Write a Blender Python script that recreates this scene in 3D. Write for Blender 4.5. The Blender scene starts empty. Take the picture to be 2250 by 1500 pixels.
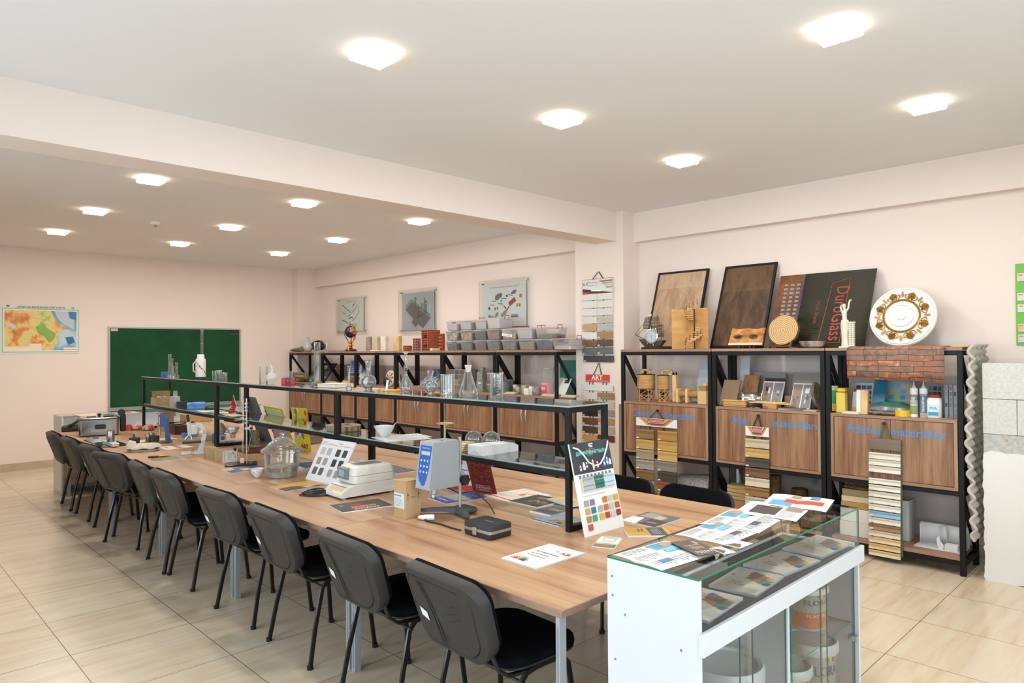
import bpy, bmesh, math, random
from mathutils import Vector, Matrix
SC = bpy.context.scene
COL = SC.collection
PI = math.pi
rnd = random.Random(7)

# ---------------------------------------------------------------- camera, sky, exposure
CAM = Vector((0.0, 0.0, 1.5812))
YAW, PITCH, ROLL, FPX = 0.7963, 0.0128, -0.0069, 1516.4
FWD = Vector((-math.sin(YAW)*math.cos(PITCH), math.cos(YAW)*math.cos(PITCH), math.sin(PITCH)))
_r = Vector((math.cos(YAW), math.sin(YAW), 0.0)); _u = _r.cross(FWD)
RIGHT = _r*math.cos(ROLL) + _u*math.sin(ROLL)
UP = -_r*math.sin(ROLL) + _u*math.cos(ROLL)
cd = bpy.data.cameras.new('camera'); cam = bpy.data.objects.new('camera', cd); COL.objects.link(cam)
cd.sensor_fit = 'HORIZONTAL'; cd.sensor_width = 36.0; cd.lens = 36.0*FPX/2250.0
cd.clip_start = 0.05; cd.clip_end = 200
cam.matrix_world = Matrix(((RIGHT.x, UP.x, -FWD.x, CAM.x), (RIGHT.y, UP.y, -FWD.y, CAM.y), (RIGHT.z, UP.z, -FWD.z, CAM.z), (0, 0, 0, 1)))
SC.camera = cam
SC.view_settings.view_transform = 'Standard'
SC.view_settings.look = 'None'
SC.view_settings.gamma = 1.0
SC.view_settings.use_curve_mapping = False
SC.view_settings.exposure = 0.72
try:
    SC.cycles.use_denoising = True
    SC.cycles.denoiser = 'OPENIMAGEDENOISE'
    SC.cycles.max_bounces = 10; SC.cycles.diffuse_bounces = 5; SC.cycles.glossy_bounces = 4
    SC.cycles.transparent_max_bounces = 24; SC.cycles.transmission_bounces = 6
    SC.cycles.caustics_reflective = False; SC.cycles.caustics_refractive = False
    SC.cycles.sample_clamp_indirect = 6.0
except Exception:
    pass
SKY = 8.2
LAMP = 120.0
w = bpy.data.worlds.new('sky'); SC.world = w; w.use_nodes = True
wn = w.node_tree; wn.nodes['Background'].inputs['Color'].default_value = (0.74, 0.87, 1.0, 1)
wn.nodes['Background'].inputs['Strength'].default_value = SKY
# the windows of the wall behind the camera: sky portals
ROOM_X0, ROOM_X1, ROOM_Y0, ROOM_Y1, ROOM_Z = -11.407, 2.6, -2.2, 6.155, 3.03
WIN = [(-5.6, -3.8), (-2.8, -1.0), (-0.2, 1.6)]
WZ0, WZ1 = 0.85, 2.55
for a, b in WIN:
    ld = bpy.data.lights.new('window_portal', 'AREA'); ld.shape = 'RECTANGLE'; ld.size = b-a; ld.size_y = WZ1-WZ0
    ld.cycles.is_portal = True
    lo = bpy.data.objects.new('window_portal', ld); COL.objects.link(lo)
    lo.location = ((a+b)/2, ROOM_Y0-0.21, (WZ0+WZ1)/2); lo.rotation_euler = (PI/2, 0, 0)

WINR = [(-1.3, 0.7), (1.5, 3.5)]
for a, b in WINR:
    ld = bpy.data.lights.new('window_portal', 'AREA'); ld.shape = 'RECTANGLE'; ld.size = b-a; ld.size_y = WZ1-WZ0
    ld.cycles.is_portal = True
    lo = bpy.data.objects.new('window_portal', ld); COL.objects.link(lo)
    lo.location = (ROOM_X1+0.21, (a+b)/2, (WZ0+WZ1)/2); lo.rotation_euler = (PI/2, 0, PI/2)

# ---------------------------------------------------------------- a pixel of the photograph and a plane give a point of the room
def ray(px, py):
    return FWD + RIGHT*((px-1125.0)/FPX) + UP*((750.0-py)/FPX)
def HZ(px, py, z): d = ray(px, py); return CAM + d*((z-CAM.z)/d.z)
def HY(px, py, y): d = ray(px, py); return CAM + d*((y-CAM.y)/d.y)
def HX(px, py, x): d = ray(px, py); return CAM + d*((x-CAM.x)/d.x)
def mpp(p): return (Vector(p)-CAM).dot(FWD)/FPX            # metres per pixel at a point

# ---------------------------------------------------------------- materials
def lin(c):
    if isinstance(c, str):
        c = c.lstrip('#'); c = [int(c[i:i+2], 16)/255 for i in (0, 2, 4)]
        return tuple((x/12.92 if x <= 0.04045 else ((x+0.055)/1.055)**2.4) for x in c)
    return tuple(c)
MATS = {}
def mat(name, color='#888888', rough=0.5, metal=0.0, emit=None, estr=0.0, spec=0.5, coat=0.0, bump=None):
    if name in MATS: return MATS[name]
    m = bpy.data.materials.new(name); m.use_nodes = True
    b = m.node_tree.nodes['Principled BSDF']
    b.inputs['Base Color'].default_value = (*lin(color), 1)
    b.inputs['Roughness'].default_value = rough; b.inputs['Metallic'].default_value = metal
    b.inputs['Specular IOR Level'].default_value = spec
    if coat: b.inputs['Coat Weight'].default_value = coat; b.inputs['Coat Roughness'].default_value = 0.08
    if emit: b.inputs['Emission Color'].default_value = (*lin(emit), 1); b.inputs['Emission Strength'].default_value = estr
    MATS[name] = m
    if bump:
        nt = m.node_tree
        n = nt.nodes.new('ShaderNodeTexNoise'); n.inputs['Scale'].default_value = bump[0]; n.inputs['Detail'].default_value = 4
        tc = nt.nodes.new('ShaderNodeTexCoord'); nt.links.new(tc.outputs['Object'], n.inputs['Vector'])
        bp = nt.nodes.new('ShaderNodeBump'); bp.inputs['Strength'].default_value = bump[1]; bp.inputs['Distance'].default_value = 0.01
        nt.links.new(n.outputs['Fac'], bp.inputs['Height']); nt.links.new(bp.outputs['Normal'], b.inputs['Normal'])
    return m
def c(hexcol, rough=0.6, metal=0.0):
    return mat('paint_%s_%d_%d' % (hexcol.strip('#'), int(rough*100), int(metal*10)), hexcol, rough, metal)
def nodes(m):
    nt = m.node_tree; return nt, nt.nodes, nt.links, nt.nodes['Principled BSDF']
def ramp(nd, stops):
    r = nd.new('ShaderNodeValToRGB'); e = r.color_ramp.elements
    while len(e) < len(stops): e.new(0.5)
    for k, (p, col) in enumerate(stops):
        e[k].position = p; e[k].color = (*lin(col), 1)
    return r
def wood(name, stops, axis='X', scale=1.0, rough=0.45, planks=None, dark='#6a4a32', fine=1.0):
    """wood whose grain runs along axis; planks=(length, width, row offset) draws boards of varying tone"""
    if name in MATS: return MATS[name]
    m = mat(name, stops[0][1], rough); nt, nd, lk, b = nodes(m)
    tc = nd.new('ShaderNodeTexCoord'); mp = nd.new('ShaderNodeMapping'); lk.new(tc.outputs['Object'], mp.inputs['Vector'])
    s = {'X': (0.7, 9.0, 9.0), 'Y': (9.0, 0.7, 9.0), 'Z': (9.0, 9.0, 0.7)}[axis]
    mp.inputs['Scale'].default_value = [k*scale for k in s]
    n1 = nd.new('ShaderNodeTexNoise'); n1.inputs['Scale'].default_value = 1.0; n1.inputs['Detail'].default_value = 6; n1.inputs['Roughness'].default_value = 0.62
    n1.inputs['Distortion'].default_value = 0.6
    lk.new(mp.outputs['Vector'], n1.inputs['Vector'])
    mp2 = nd.new('ShaderNodeMapping'); lk.new(tc.outputs['Object'], mp2.inputs['Vector'])
    mp2.inputs['Scale'].default_value = [k*scale*8*fine if k > 1 else k*scale*1.6 for k in s]
    n2 = nd.new('ShaderNodeTexNoise'); n2.inputs['Scale'].default_value = 1.0; n2.inputs['Detail'].default_value = 3
    lk.new(mp2.outputs['Vector'], n2.inputs['Vector'])
    mx = nd.new('ShaderNodeMath'); mx.operation = 'MULTIPLY_ADD'; mx.inputs[1].default_value = 0.32
    lk.new(n2.outputs['Fac'], mx.inputs[0]); lk.new(n1.outputs['Fac'], mx.inputs[2])
    src = mx.outputs[0]
    if planks:
        mp3 = nd.new('ShaderNodeMapping'); lk.new(tc.outputs['Object'], mp3.inputs['Vector'])
        if axis == 'Z': mp3.inputs['Rotation'].default_value = (PI/2, 0, PI/2) if len(planks) > 3 else (0, PI/2, 0)
        if axis == 'Y': mp3.inputs['Rotation'].default_value = (0, 0, PI/2)
        br = nd.new('ShaderNodeTexBrick'); lk.new(mp3.outputs['Vector'], br.inputs['Vector'])
        br.inputs['Scale'].default_value = 1.0; br.inputs['Brick Width'].default_value = planks[0]; br.inputs['Row Height'].default_value = planks[1]
        br.offset = planks[2]; br.inputs['Mortar Size'].default_value = 0.0
        br.inputs['Color1'].default_value = (0, 0, 0, 1); br.inputs['Color2'].default_value = (1, 1, 1, 1); br.inputs['Bias'].default_value = 0.0
        m2 = nd.new('ShaderNodeMath'); m2.operation = 'MULTIPLY_ADD'; m2.inputs[1].default_value = 0.22
        lk.new(br.outputs['Color'], m2.inputs[0]); lk.new(src, m2.inputs[2]); src = m2.outputs[0]
        sub = nd.new('ShaderNodeMath'); sub.operation = 'SUBTRACT'; sub.inputs[1].default_value = 0.11; lk.new(src, sub.inputs[0]); src = sub.outputs[0]
    r = ramp(nd, stops); lk.new(src, r.inputs['Fac']); lk.new(r.outputs['Color'], b.inputs['Base Color'])
    return m
def glass(name, tint=(0.96, 0.99, 0.98), refl=1.0, rough=0.0, edge=0.0, body=0.0, bodycol=(0.9, 0.9, 0.9)):
    """thin clear glass: the view through it plus fresnel reflection; body adds a little frost"""
    if name in MATS: return MATS[name]
    m = bpy.data.materials.new(name); m.use_nodes = True; MATS[name] = m
    nt = m.node_tree; nd = nt.nodes; lk = nt.links; nd.remove(nd['Principled BSDF'])
    out = nd['Material Output']
    t = nd.new('ShaderNodeBsdfTransparent'); t.inputs['Color'].default_value = (*tint, 1)
    g = nd.new('ShaderNodeBsdfGlossy'); g.inputs['Roughness'].default_value = rough; g.inputs['Color'].default_value = (1, 1, 1, 1)
    f = nd.new('ShaderNodeFresnel'); f.inputs['IOR'].default_value = 1.45
    mm = nd.new('ShaderNodeMath'); mm.operation = 'MULTIPLY_ADD'; mm.inputs[1].default_value = refl; mm.inputs[2].default_value = edge; mm.use_clamp = True
    lk.new(f.outputs[0], mm.inputs[0])
    mix = nd.new('ShaderNodeMixShader'); lk.new(mm.outputs[0], mix.inputs[0]); lk.new(t.outputs[0], mix.inputs[1]); lk.new(g.outputs[0], mix.inputs[2])
    res = mix
    if body > 0:
        d = nd.new('ShaderNodeBsdfDiffuse'); d.inputs['Color'].default_value = (*bodycol, 1)
        tr = nd.new('ShaderNodeBsdfTranslucent'); tr.inputs['Color'].default_value = (*bodycol, 1)
        a = nd.new('ShaderNodeMixShader'); a.inputs[0].default_value = 0.5; lk.new(d.outputs[0], a.inputs[1]); lk.new(tr.outputs[0], a.inputs[2])
        m2 = nd.new('ShaderNodeMixShader'); m2.inputs[0].default_value = body; lk.new(mix.outputs[0], m2.inputs[1]); lk.new(a.outputs[0], m2.inputs[2]); res = m2
    lk.new(res.outputs[0], out.inputs['Surface'])
    return m
def speckle(name, cols, scale=60, rough=0.8, bump=0.0, stretch=(1, 1, 1), detail=3.0):
    """noise mottled surface: stone, gravel, foam"""
    if name in MATS: return MATS[name]
    m = mat(name, cols[0][1], rough); nt, nd, lk, b = nodes(m)
    tc = nd.new('ShaderNodeTexCoord'); mp = nd.new('ShaderNodeMapping'); mp.inputs['Scale'].default_value = stretch
    lk.new(tc.outputs['Object'], mp.inputs['Vector'])
    n = nd.new('ShaderNodeTexNoise'); n.inputs['Scale'].default_value = scale; n.inputs['Detail'].default_value = detail
    lk.new(mp.outputs['Vector'], n.inputs['Vector'])
    r = ramp(nd, cols); lk.new(n.outputs['Fac'], r.inputs['Fac']); lk.new(r.outputs['Color'], b.inputs['Base Color'])
    if bump:
        bp = nd.new('ShaderNodeBump'); bp.inputs['Strength'].default_value = bump; bp.inputs['Distance'].default_value = 0.01
        lk.new(n.outputs['Fac'], bp.inputs['Height']); lk.new(bp.outputs['Normal'], b.inputs['Normal'])
    return m

# ---------------------------------------------------------------- mesh builder
class MB:
    def __init__(s, T=None): s.v = []; s.f = []; s.m = []; s.mats = []; s.T = T or Matrix.Identity(4)
    def mi(s, m):
        if isinstance(m, str): m = c(m)
        if m not in s.mats: s.mats.append(m)
        return s.mats.index(m)
    def add(s, vs, fs, m, T=None):
        k = len(s.v); A = s.T @ T if T is not None else s.T
        s.v += [tuple(A @ Vector(p)) for p in vs]; i = s.mi(m)
        for f in fs: s.f.append([k+j for j in f]); s.m.append(i)
        return s
    def box(s, x0, x1, y0, y1, z0, z1, m, T=None, faces=None):
        vs = [(x, y, z) for z in (z0, z1) for y in (y0, y1) for x in (x0, x1)]
        fs = [(0, 2, 3, 1), (4, 5, 7, 6), (0, 1, 5, 4), (2, 6, 7, 3), (0, 4, 6, 2), (1, 3, 7, 5)]
        return s.add(vs, fs, m, T)
    def bbox(s, x0, x1, y0, y1, z0, z1, m, b=0.004, T=None):
        """box with chamfered edges"""
        b = min(b, (x1-x0)/2.01, (y1-y0)/2.01, (z1-z0)/2.01)
        r = []
        for z, q in ((z0, b), (z0+b, 0), (z1-b, 0), (z1, b)):
            X0, X1, Y0, Y1 = x0+q, x1-q, y0+q, y1-q
            r.append([(X0+b, Y0, z), (X1-b, Y0, z), (X1, Y0+b, z), (X1, Y1-b, z), (X1-b, Y1, z), (X0+b, Y1, z), (X0, Y1-b, z), (X0, Y0+b, z)])
        return s.loft(r, m, T)
    def loft(s, rings, m, T=None, cap0=True, cap1=True, closed=True):
        n = len(rings[0]); vs = [p for r in rings for p in r]; fs = []
        for i in range(len(rings)-1):
            for j in range(n if closed else n-1):
                a, b2 = i*n+j, i*n+(j+1) % n
                fs.append((a, b2, b2+n, a+n))
        if cap0: fs.append(tuple(reversed(range(n))))
        if cap1: fs.append(tuple((len(rings)-1)*n+j for j in range(n)))
        return s.add(vs, fs, m, T)
    def lathe(s, prof, m, T=None, n=24, cap0=True, cap1=True):
        """prof: (radius, z) from below upwards"""
        rings = [[(max(r, 1e-5)*math.cos(2*PI*j/n), max(r, 1e-5)*math.sin(2*PI*j/n), z) for j in range(n)] for r, z in prof]
        return s.loft(rings, m, T, cap0, cap1)
    def cyl(s, p0, p1, r, m, r1=None, n=12, T=None):
        p0, p1 = Vector(p0), Vector(p1); d = (p1-p0); L = d.length; q = d.to_track_quat('Z', 'Y').to_matrix().to_4x4()
        A = Matrix.Translation(p0) @ q
        return s.lathe([(r, 0), (r if r1 is None else r1, L)], m, (T @ A) if T is not None else A, n)
    def tube(s, pts, r, m, n=8, T=None, rx=None, closed=False):
        pts = [Vector(p) for p in pts]; rings = []; up = None
        N = len(pts)
        for i, p in enumerate(pts):
            a = pts[i-1] if i > 0 else (pts[-1] if closed else p); b = pts[i+1] if i < N-1 else (pts[0] if closed else p)
            d = (b-a).normalized()
            if up is None:
                up = Vector((0, 0, 1)) if abs(d.z) < 0.9 else Vector((1, 0, 0))
            sx = d.cross(up).normalized(); up = sx.cross(d).normalized()
            rings.append([tuple(p + sx*math.cos(2*PI*j/n)*(rx or r) + up*math.sin(2*PI*j/n)*r) for j in range(n)])
        if closed: rings.append(rings[0])
        return s.loft(rings, m, T, not closed, not closed)
    def poly(s, pts, m, T=None): return s.add(pts, [tuple(range(len(pts)))], m, T)
    def prism(s, pts, z0, z1, m, T=None):
        return s.loft([[(x, y, z0) for x, y in pts], [(x, y, z1) for x, y in pts]], m, T)
    def sphere(s, ctr, r, m, n=20, k=12, T=None, sc=(1, 1, 1)):
        prof = [(math.sin(PI*i/k), -math.cos(PI*i/k)) for i in range(k+1)]
        A = Matrix.Translation(ctr) @ Matrix.Diagonal((r*sc[0], r*sc[1], r*sc[2], 1))
        return s.lathe(prof, m, (T @ A) if T is not None else A, n)
    def rect(s, x0, x1, z0, z1, m, y=0.0, T=None):
        """upright rectangle that faces -Y"""
        return s.add([(x0, y, z0), (x1, y, z0), (x1, y, z1), (x0, y, z1)], [(0, 1, 2, 3)], m, T)
    def flat(s, x0, x1, y0, y1, m, z=0.0, T=None):
        return s.add([(x0, y0, z), (x1, y0, z), (x1, y1, z), (x0, y1, z)], [(0, 1, 2, 3)], m, T)
    def text(s, body, size, m, T=None, align='CENTER', width=None, depth=0.0, bold=0.0):
        """lettering in the XY plane of T (reads along +X, up along +Y)"""
        cu = bpy.data.curves.new('lettering', 'FONT'); cu.body = body; cu.size = size; cu.align_x = align; cu.align_y = 'BOTTOM_BASELINE'
        cu.resolution_u = 2; cu.offset = bold
        o = bpy.data.objects.new('lettering', cu); COL.objects.link(o)
        me = bpy.data.meshes.new_from_object(o.evaluated_get(bpy.context.evaluated_depsgraph_get()))
        k = 1.0
        if me.vertices:
            xs = [v.co.x for v in me.vertices]
            if width and max(xs) > min(xs): k = width/(max(xs)-min(xs))
        s.add([(v.co.x*k, v.co.y, depth) for v in me.vertices], [tuple(p.vertices) for p in me.polygons], m, T)
        bpy.data.objects.remove(o); bpy.data.meshes.remove(me); bpy.data.curves.remove(cu)
        return s
    def build(s, name, parent=None, smooth=True, angle=0.6, props=None):
        me = bpy.data.meshes.new(name); me.from_pydata(s.v, [], s.f)
        for m in s.mats: me.materials.append(m)
        me.polygons.foreach_set('material_index', s.m)
        if smooth:
            me.polygons.foreach_set('use_smooth', [True]*len(me.polygons))
            me.update(); me.set_sharp_from_angle(angle=angle)
        me.update(); me.validate()
        o = bpy.data.objects.new(name, me); COL.objects.link(o)
        if parent is not None: o.parent = parent
        for k, v in (props or {}).items(): o[k] = v
        return o
UPR = Matrix.Rotation(PI/2, 4, 'X')            # lifts a drawing from the XY plane upright, facing -Y
def Tr(x=0, y=0, z=0): return Matrix.Translation((x, y, z))
def Rz(a): return Matrix.Rotation(a, 4, 'Z')
def Rx(a): return Matrix.Rotation(a, 4, 'X')
def Ry(a): return Matrix.Rotation(a, 4, 'Y')
def tag(o, label, cat, group=None, kind=None):
    o['label'] = label; o['category'] = cat
    if group: o['group'] = group
    if kind: o['kind'] = kind
    return o
def thing(name, label, cat, loc=(0, 0, 0), rz=0.0, group=None):
    o = bpy.data.objects.new(name, None); COL.objects.link(o); o.empty_display_size = 0.05
    o.location = loc; o.rotation_euler = (0, 0, rz)
    return tag(o, label, cat, group)
def solo(mb, name, label, cat, loc=(0, 0, 0), rz=0.0, group=None, **kw):
    """a thing that is one mesh"""
    o = mb.build(name, **kw); o.location = loc; o.rotation_euler = (0, 0, rz)
    return tag(o, label, cat, group)
def struct(mb, name, **kw):
    o = mb.build(name, **kw); o['kind'] = 'structure'; return o
def dup(root, loc, rz, label=None, group=None):
    r = root.copy(); COL.objects.link(r); r.location = loc; r.rotation_euler = (0, 0, rz)
    if label: r['label'] = label
    if group: r['group'] = group
    for ch in list(root.children):
        k = ch.copy(); COL.objects.link(k); k.parent = r
        for g in list(ch.children):
            q = g.copy(); COL.objects.link(q); q.parent = k
    return r
def rrect(w, d, r, n=5, cx=0.0, cy=0.0):
    """rounded rectangle outline, counter-clockwise"""
    out = []
    for sx, sy, a0 in ((1, -1, -PI/2), (1, 1, 0), (-1, 1, PI/2), (-1, -1, PI)):
        for i in range(n+1):
            a = a0 + PI/2*i/n
            out.append((cx + sx*(w/2-r) + r*math.cos(a), cy + sy*(d/2-r) + r*math.sin(a)))
    return out
# ================================================================ the room
def wall_paint():
    m = mat('wall_paint', '#e9dbd2', 0.85, spec=0.2); nt, nd, lk, b = nodes(m)
    n = nd.new('ShaderNodeTexNoise'); n.inputs['Scale'].default_value = 180; bp = nd.new('ShaderNodeBump'); bp.inputs['Strength'].default_value = 0.08; bp.inputs['Distance'].default_value = 0.003
    lk.new(n.outputs['Fac'], bp.inputs['Height']); lk.new(bp.outputs['Normal'], b.inputs['Normal']); return m
WALL = wall_paint()
CEIL = mat('ceiling_paint', '#e9e9ea', 0.9, spec=0.15)
def floor_mat():
    m = mat('floor_tile', '#cdb899', 0.24, spec=0.5); nt, nd, lk, b = nodes(m)
    g = nd.new('ShaderNodeNewGeometry')
    mp = nd.new('ShaderNodeMapping'); mp.inputs['Location'].default_value = (3.624, -1.4806-0.6, 0); lk.new(g.outputs['Position'], mp.inputs['Vector'])
    br = nd.new('ShaderNodeTexBrick'); lk.new(mp.outputs['Vector'], br.inputs['Vector']); br.offset = 0.0
    for k, v in (('Scale', 1.0), ('Brick Width', 0.6), ('Row Height', 0.6), ('Mortar Size', 0.0022), ('Mortar Smooth', 0.2)): br.inputs[k].default_value = v
    br.inputs['Color1'].default_value = (0.25, 0.25, 0.25, 1); br.inputs['Color2'].default_value = (0.75, 0.75, 0.75, 1)
    # soft sandstone streaks along the depth of the room, shifted tile by tile
    sh = nd.new('ShaderNodeVectorMath'); sh.operation = 'MULTIPLY_ADD'; sh.inputs[1].default_value = (7, 13, 3); lk.new(br.outputs['Color'], sh.inputs[0])
    mp2 = nd.new('ShaderNodeMapping'); mp2.inputs['Scale'].default_value = (9.5, 0.9, 1); lk.new(g.outputs['Position'], mp2.inputs['Vector'])
    lk.new(mp2.outputs['Vector'], sh.inputs[2])
    n = nd.new('ShaderNodeTexNoise'); n.inputs['Scale'].default_value = 1.6; n.inputs['Detail'].default_value = 7; n.inputs['Roughness'].default_value = 0.6; n.inputs['Distortion'].default_value = 0.5
    lk.new(sh.outputs[0], n.inputs['Vector'])
    r = ramp(nd, [(0.30, '#c2ab8e'), (0.42, '#cab89e'), (0.54, '#cfc1aa'), (0.72, '#d2c8b5')]); lk.new(n.outputs['Fac'], r.inputs['Fac'])
    mx = nd.new('ShaderNodeMixRGB'); lk.new(br.outputs['Fac'], mx.inputs['Fac']); lk.new(r.outputs['Color'], mx.inputs['Color1']); mx.inputs['Color2'].default_value = (*lin('#6d5a48'), 1)
    lk.new(mx.outputs['Color'], b.inputs['Base Color'])
    return m
FLOOR = floor_mat()
X0, X1, Y0, Y1, ZC = ROOM_X0, ROOM_X1, ROOM_Y0, ROOM_Y1, ROOM_Z
struct(MB().box(X0-.2, X1+.2, Y0-.2, Y1+.2, -0.1, 0.0, FLOOR), 'floor', smooth=False)
struct(MB().box(X0-.2, X1+.2, Y0-.2, Y1+.2, ZC, ZC+0.15, CEIL), 'ceiling', smooth=False)
struct(MB().box(X0-.2, X0, Y0-.2, Y1+.2, 0, ZC, WALL), 'wall_far', smooth=False)
b = MB(); b.box(X1, X1+.2, Y0-.2, Y1+.2, 0, WZ0, WALL); b.box(X1, X1+.2, Y0-.2, Y1+.2, WZ1, ZC, WALL)
ys_ = [Y0-.2] + [q for ab in WINR for q in ab] + [Y1+.2]
for i in range(0, len(ys_), 2): b.box(X1, X1+.2, ys_[i], ys_[i+1], WZ0, WZ1, WALL)
struct(b, 'wall_right', smooth=False)
struct(MB().box(X0, X1, Y1, Y1+.2, 0, ZC, WALL), 'wall_back', smooth=False)
b = MB(); b.box(X0, X1, Y0-.2, Y0, 0, WZ0, WALL); b.box(X0, X1, Y0-.2, Y0, WZ1, ZC, WALL)
xs = [X0] + [q for ab in WIN for q in ab] + [X1]
for i in range(0, len(xs), 2): b.box(xs[i], xs[i+1], Y0-.2, Y0, WZ0, WZ1, WALL)
struct(b, 'wall_front', smooth=False)
PVC = mat('window_frame_white', '#e9ecee', 0.35)
for i, (a, q) in enumerate(WIN):
    f = MB()
    for x0, x1 in ((a, a+.06), ((a+q)/2-.04, (a+q)/2+.04), (q-.06, q)): f.box(x0, x1, Y0-.14, Y0-.08, WZ0, WZ1, PVC)
    for z0, z1 in ((WZ0, WZ0+.06), (WZ1-.06, WZ1), (2.05, 2.1)): f.box(a, q, Y0-.135, Y0-.085, z0, z1, PVC)
    o = struct(f, 'window_%d' % (i+1), smooth=False)
    MB().box(a+.05, q-.05, Y0-.114, Y0-.108, WZ0+.05, WZ1-.05, glass('window_pane_glass', (0.97, 0.99, 0.98))).build('window_pane', o, smooth=False)
for i, (a, q) in enumerate(WINR):
    f = MB()
    for x0, x1 in ((a, a+.06), ((a+q)/2-.04, (a+q)/2+.04), (q-.06, q)): f.box(X1+.08, X1+.14, x0, x1, WZ0, WZ1, PVC)
    for z0, z1 in ((WZ0, WZ0+.06), (WZ1-.06, WZ1), (2.05, 2.1)): f.box(X1+.085, X1+.135, a, q, z0, z1, PVC)
    o = struct(f, 'window_%d' % (i+1+len(WIN)), smooth=False)
    MB().box(X1+.108, X1+.114, a+.05, q-.05, WZ0+.05, WZ1-.05, glass('window_pane_glass')).build('window_pane', o, smooth=False)
# beam across the room, the soffits along the long wall, the column and the corner pilaster
struct(MB().box(-4.70, -4.4145, Y0, 5.875, 2.724, ZC, WALL), 'trim_1', smooth=False)
struct(MB().box(-4.33, X1, 6.06, Y1, 2.722, ZC, WALL), 'trim_2', smooth=False)
struct(MB().box(-11.2, -4.983, 6.06, Y1, 2.722, ZC, WALL), 'trim_3', smooth=False)
struct(MB().box(-4.983, -4.33, 5.869, Y1, 0, ZC, WALL), 'trim_4', smooth=False)
struct(MB().box(X0, -11.2, 5.74, Y1, 0, ZC, WALL), 'trim_5', smooth=False)
SKIRT = speckle('skirting_tile', [(0.3, '#b39f83'), (0.7, '#c5b59a')], 8, 0.35)
struct(MB().box(X0, X0+.012, Y0, 5.74, 0, 0.10, SKIRT), 'baseboard_far', smooth=False)
struct(MB().box(-4.33, X1, Y1-.012, Y1, 0, 0.10, mat('skirting_pale', '#c9c2b8', 0.35)), 'baseboard_back', smooth=False)
# ---------------------------------------------------------------- ceiling lamps (square surface panels) and the smoke detector
LAMP_M = mat('lamp_diffuser', '#ffffff', 0.5, emit=(1.0, 0.93, 0.85), estr=LAMP)
LAMP_S = mat('lamp_rim_glow', '#fff3e0', 0.5, emit=(1.0, 0.82, 0.58), estr=4.0)
proto = None
rows = {1.86: 'window side', 3.23: 'middle', 4.61: 'shelving side'}
cols = {-1.19: 'second lamp in front of the beam', -2.84: 'just in front of the beam', -6.17: 'just behind the beam', -7.91: 'second lamp behind the beam', -9.56: 'by the chalkboard wall'}
for yy, rn in rows.items():
    for xx, cn in cols.items():
        lab = 'lit square ceiling panel lamp, %s row, %s' % (rn, cn)
        if proto is None:
            proto = thing('ceiling_lamp', lab, 'lamp', (xx, yy, ZC), 0, 'square panel lamps on the ceiling')
            MB().bbox(-.09, .09, -.09, .09, -.035, 0, LAMP_S, 0.004).build('housing', proto)
            MB().flat(-.085, .085, -.085, .085, LAMP_M, -.0352).add([], [], LAMP_M).build('diffuser', proto, smooth=False)
            me = bpy.data.meshes['diffuser']
            me.flip_normals()
        else: dup(proto, (xx, yy, ZC), 0, lab)
d = HZ(342, 488, ZC)
t = thing('smoke_detector', 'round white smoke detector on the ceiling between the far lamps', 'detector', (d.x, d.y, ZC))
MB().lathe([(.03, -.035), (.045, -.03), (.055, -.012), (.055, 0)], mat('detector_white', '#e8e6e0', 0.4), n=20).build('housing', t)
MB().lathe([(.014, -.05), (.02, -.035)], mat('detector_grey', '#8a8a86', 0.4), n=14).build('sensor', t)

# ================================================================ work tables
WAL = [(0.30, '#7c573f'), (0.47, '#a5805f'), (0.60, '#b9947a'), (0.78, '#caa98a')]
TOPW = wood('table_walnut', [(0.38, '#6d4c36'), (0.50, '#8f6a4e'), (0.62, '#a68162'), (0.80, '#b99877')], 'X', 0.9, 0.33)
EDGEW = wood('table_edge_walnut', [(0.3, '#7e6253'), (0.8, '#967a68')], 'X', 1.0, 0.4)
TZ, TY0, TY1 = 0.723, 1.705, 3.46
LEGM = mat('table_leg_silver', '#a6abb2', 0.42, 0.35)
seams = [-1.519, -3.03, -4.45, -5.85, -7.25, -8.95]
where = ['behind the white showcase end', 'with the grey viscometer and the small black case', 'carrying the white balance and the glass desiccator', 'carrying the microscope and wood sample books', 'with the steel fryer at the chalkboard end']
for i in range(5):
    xr, xl = seams[i], seams[i+1]
    t = thing('work_table', 'walnut laminate work table with silver legs, %s' % where[i], 'table', ((xl+xr)/2, (TY0+TY1)/2, 0), 0, 'work tables pushed end to end')
    w2 = (xr-xl)/2-.0007; d2 = (TY1-TY0)/2
    m = MB(); m.bbox(-w2, w2, -d2, d2, TZ-.026, TZ-.0004, EDGEW, .0015); m.flat(-w2+.0012, w2-.0012, -d2+.0012, d2-.0012, TOPW, TZ); m.build('table_top', t)
    for sx in (-1, 1):
        for sy in (-1, 1):
            x = sx*(w2-.025) if not (i == 0 and sx > 0) else w2-.02; y = sy*(d2-.14) if not (i == 0 and sx > 0) else sy*(d2-.02)
            w3 = .016 if not (i == 0 and sx > 0) else .009
            l = MB(); l.box(x-w3, x+w3, y-.016, y+.016, 0.0, TZ-.026, LEGM)
            l.box(x-w3*.3, x+w3*.3, y-.0175, y+.0175, 0.02, TZ-.06, mat('leg_groove', '#8c9198', 0.5, .3)); l.build('leg', t, smooth=False)
        if i or sx < 0: MB().box(sx*(w2-.04)-.014, sx*(w2-.04)+.014, -d2+.16, d2-.16, TZ-.07, TZ-.026, LEGM).build('crossbar', t, smooth=False)

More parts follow.
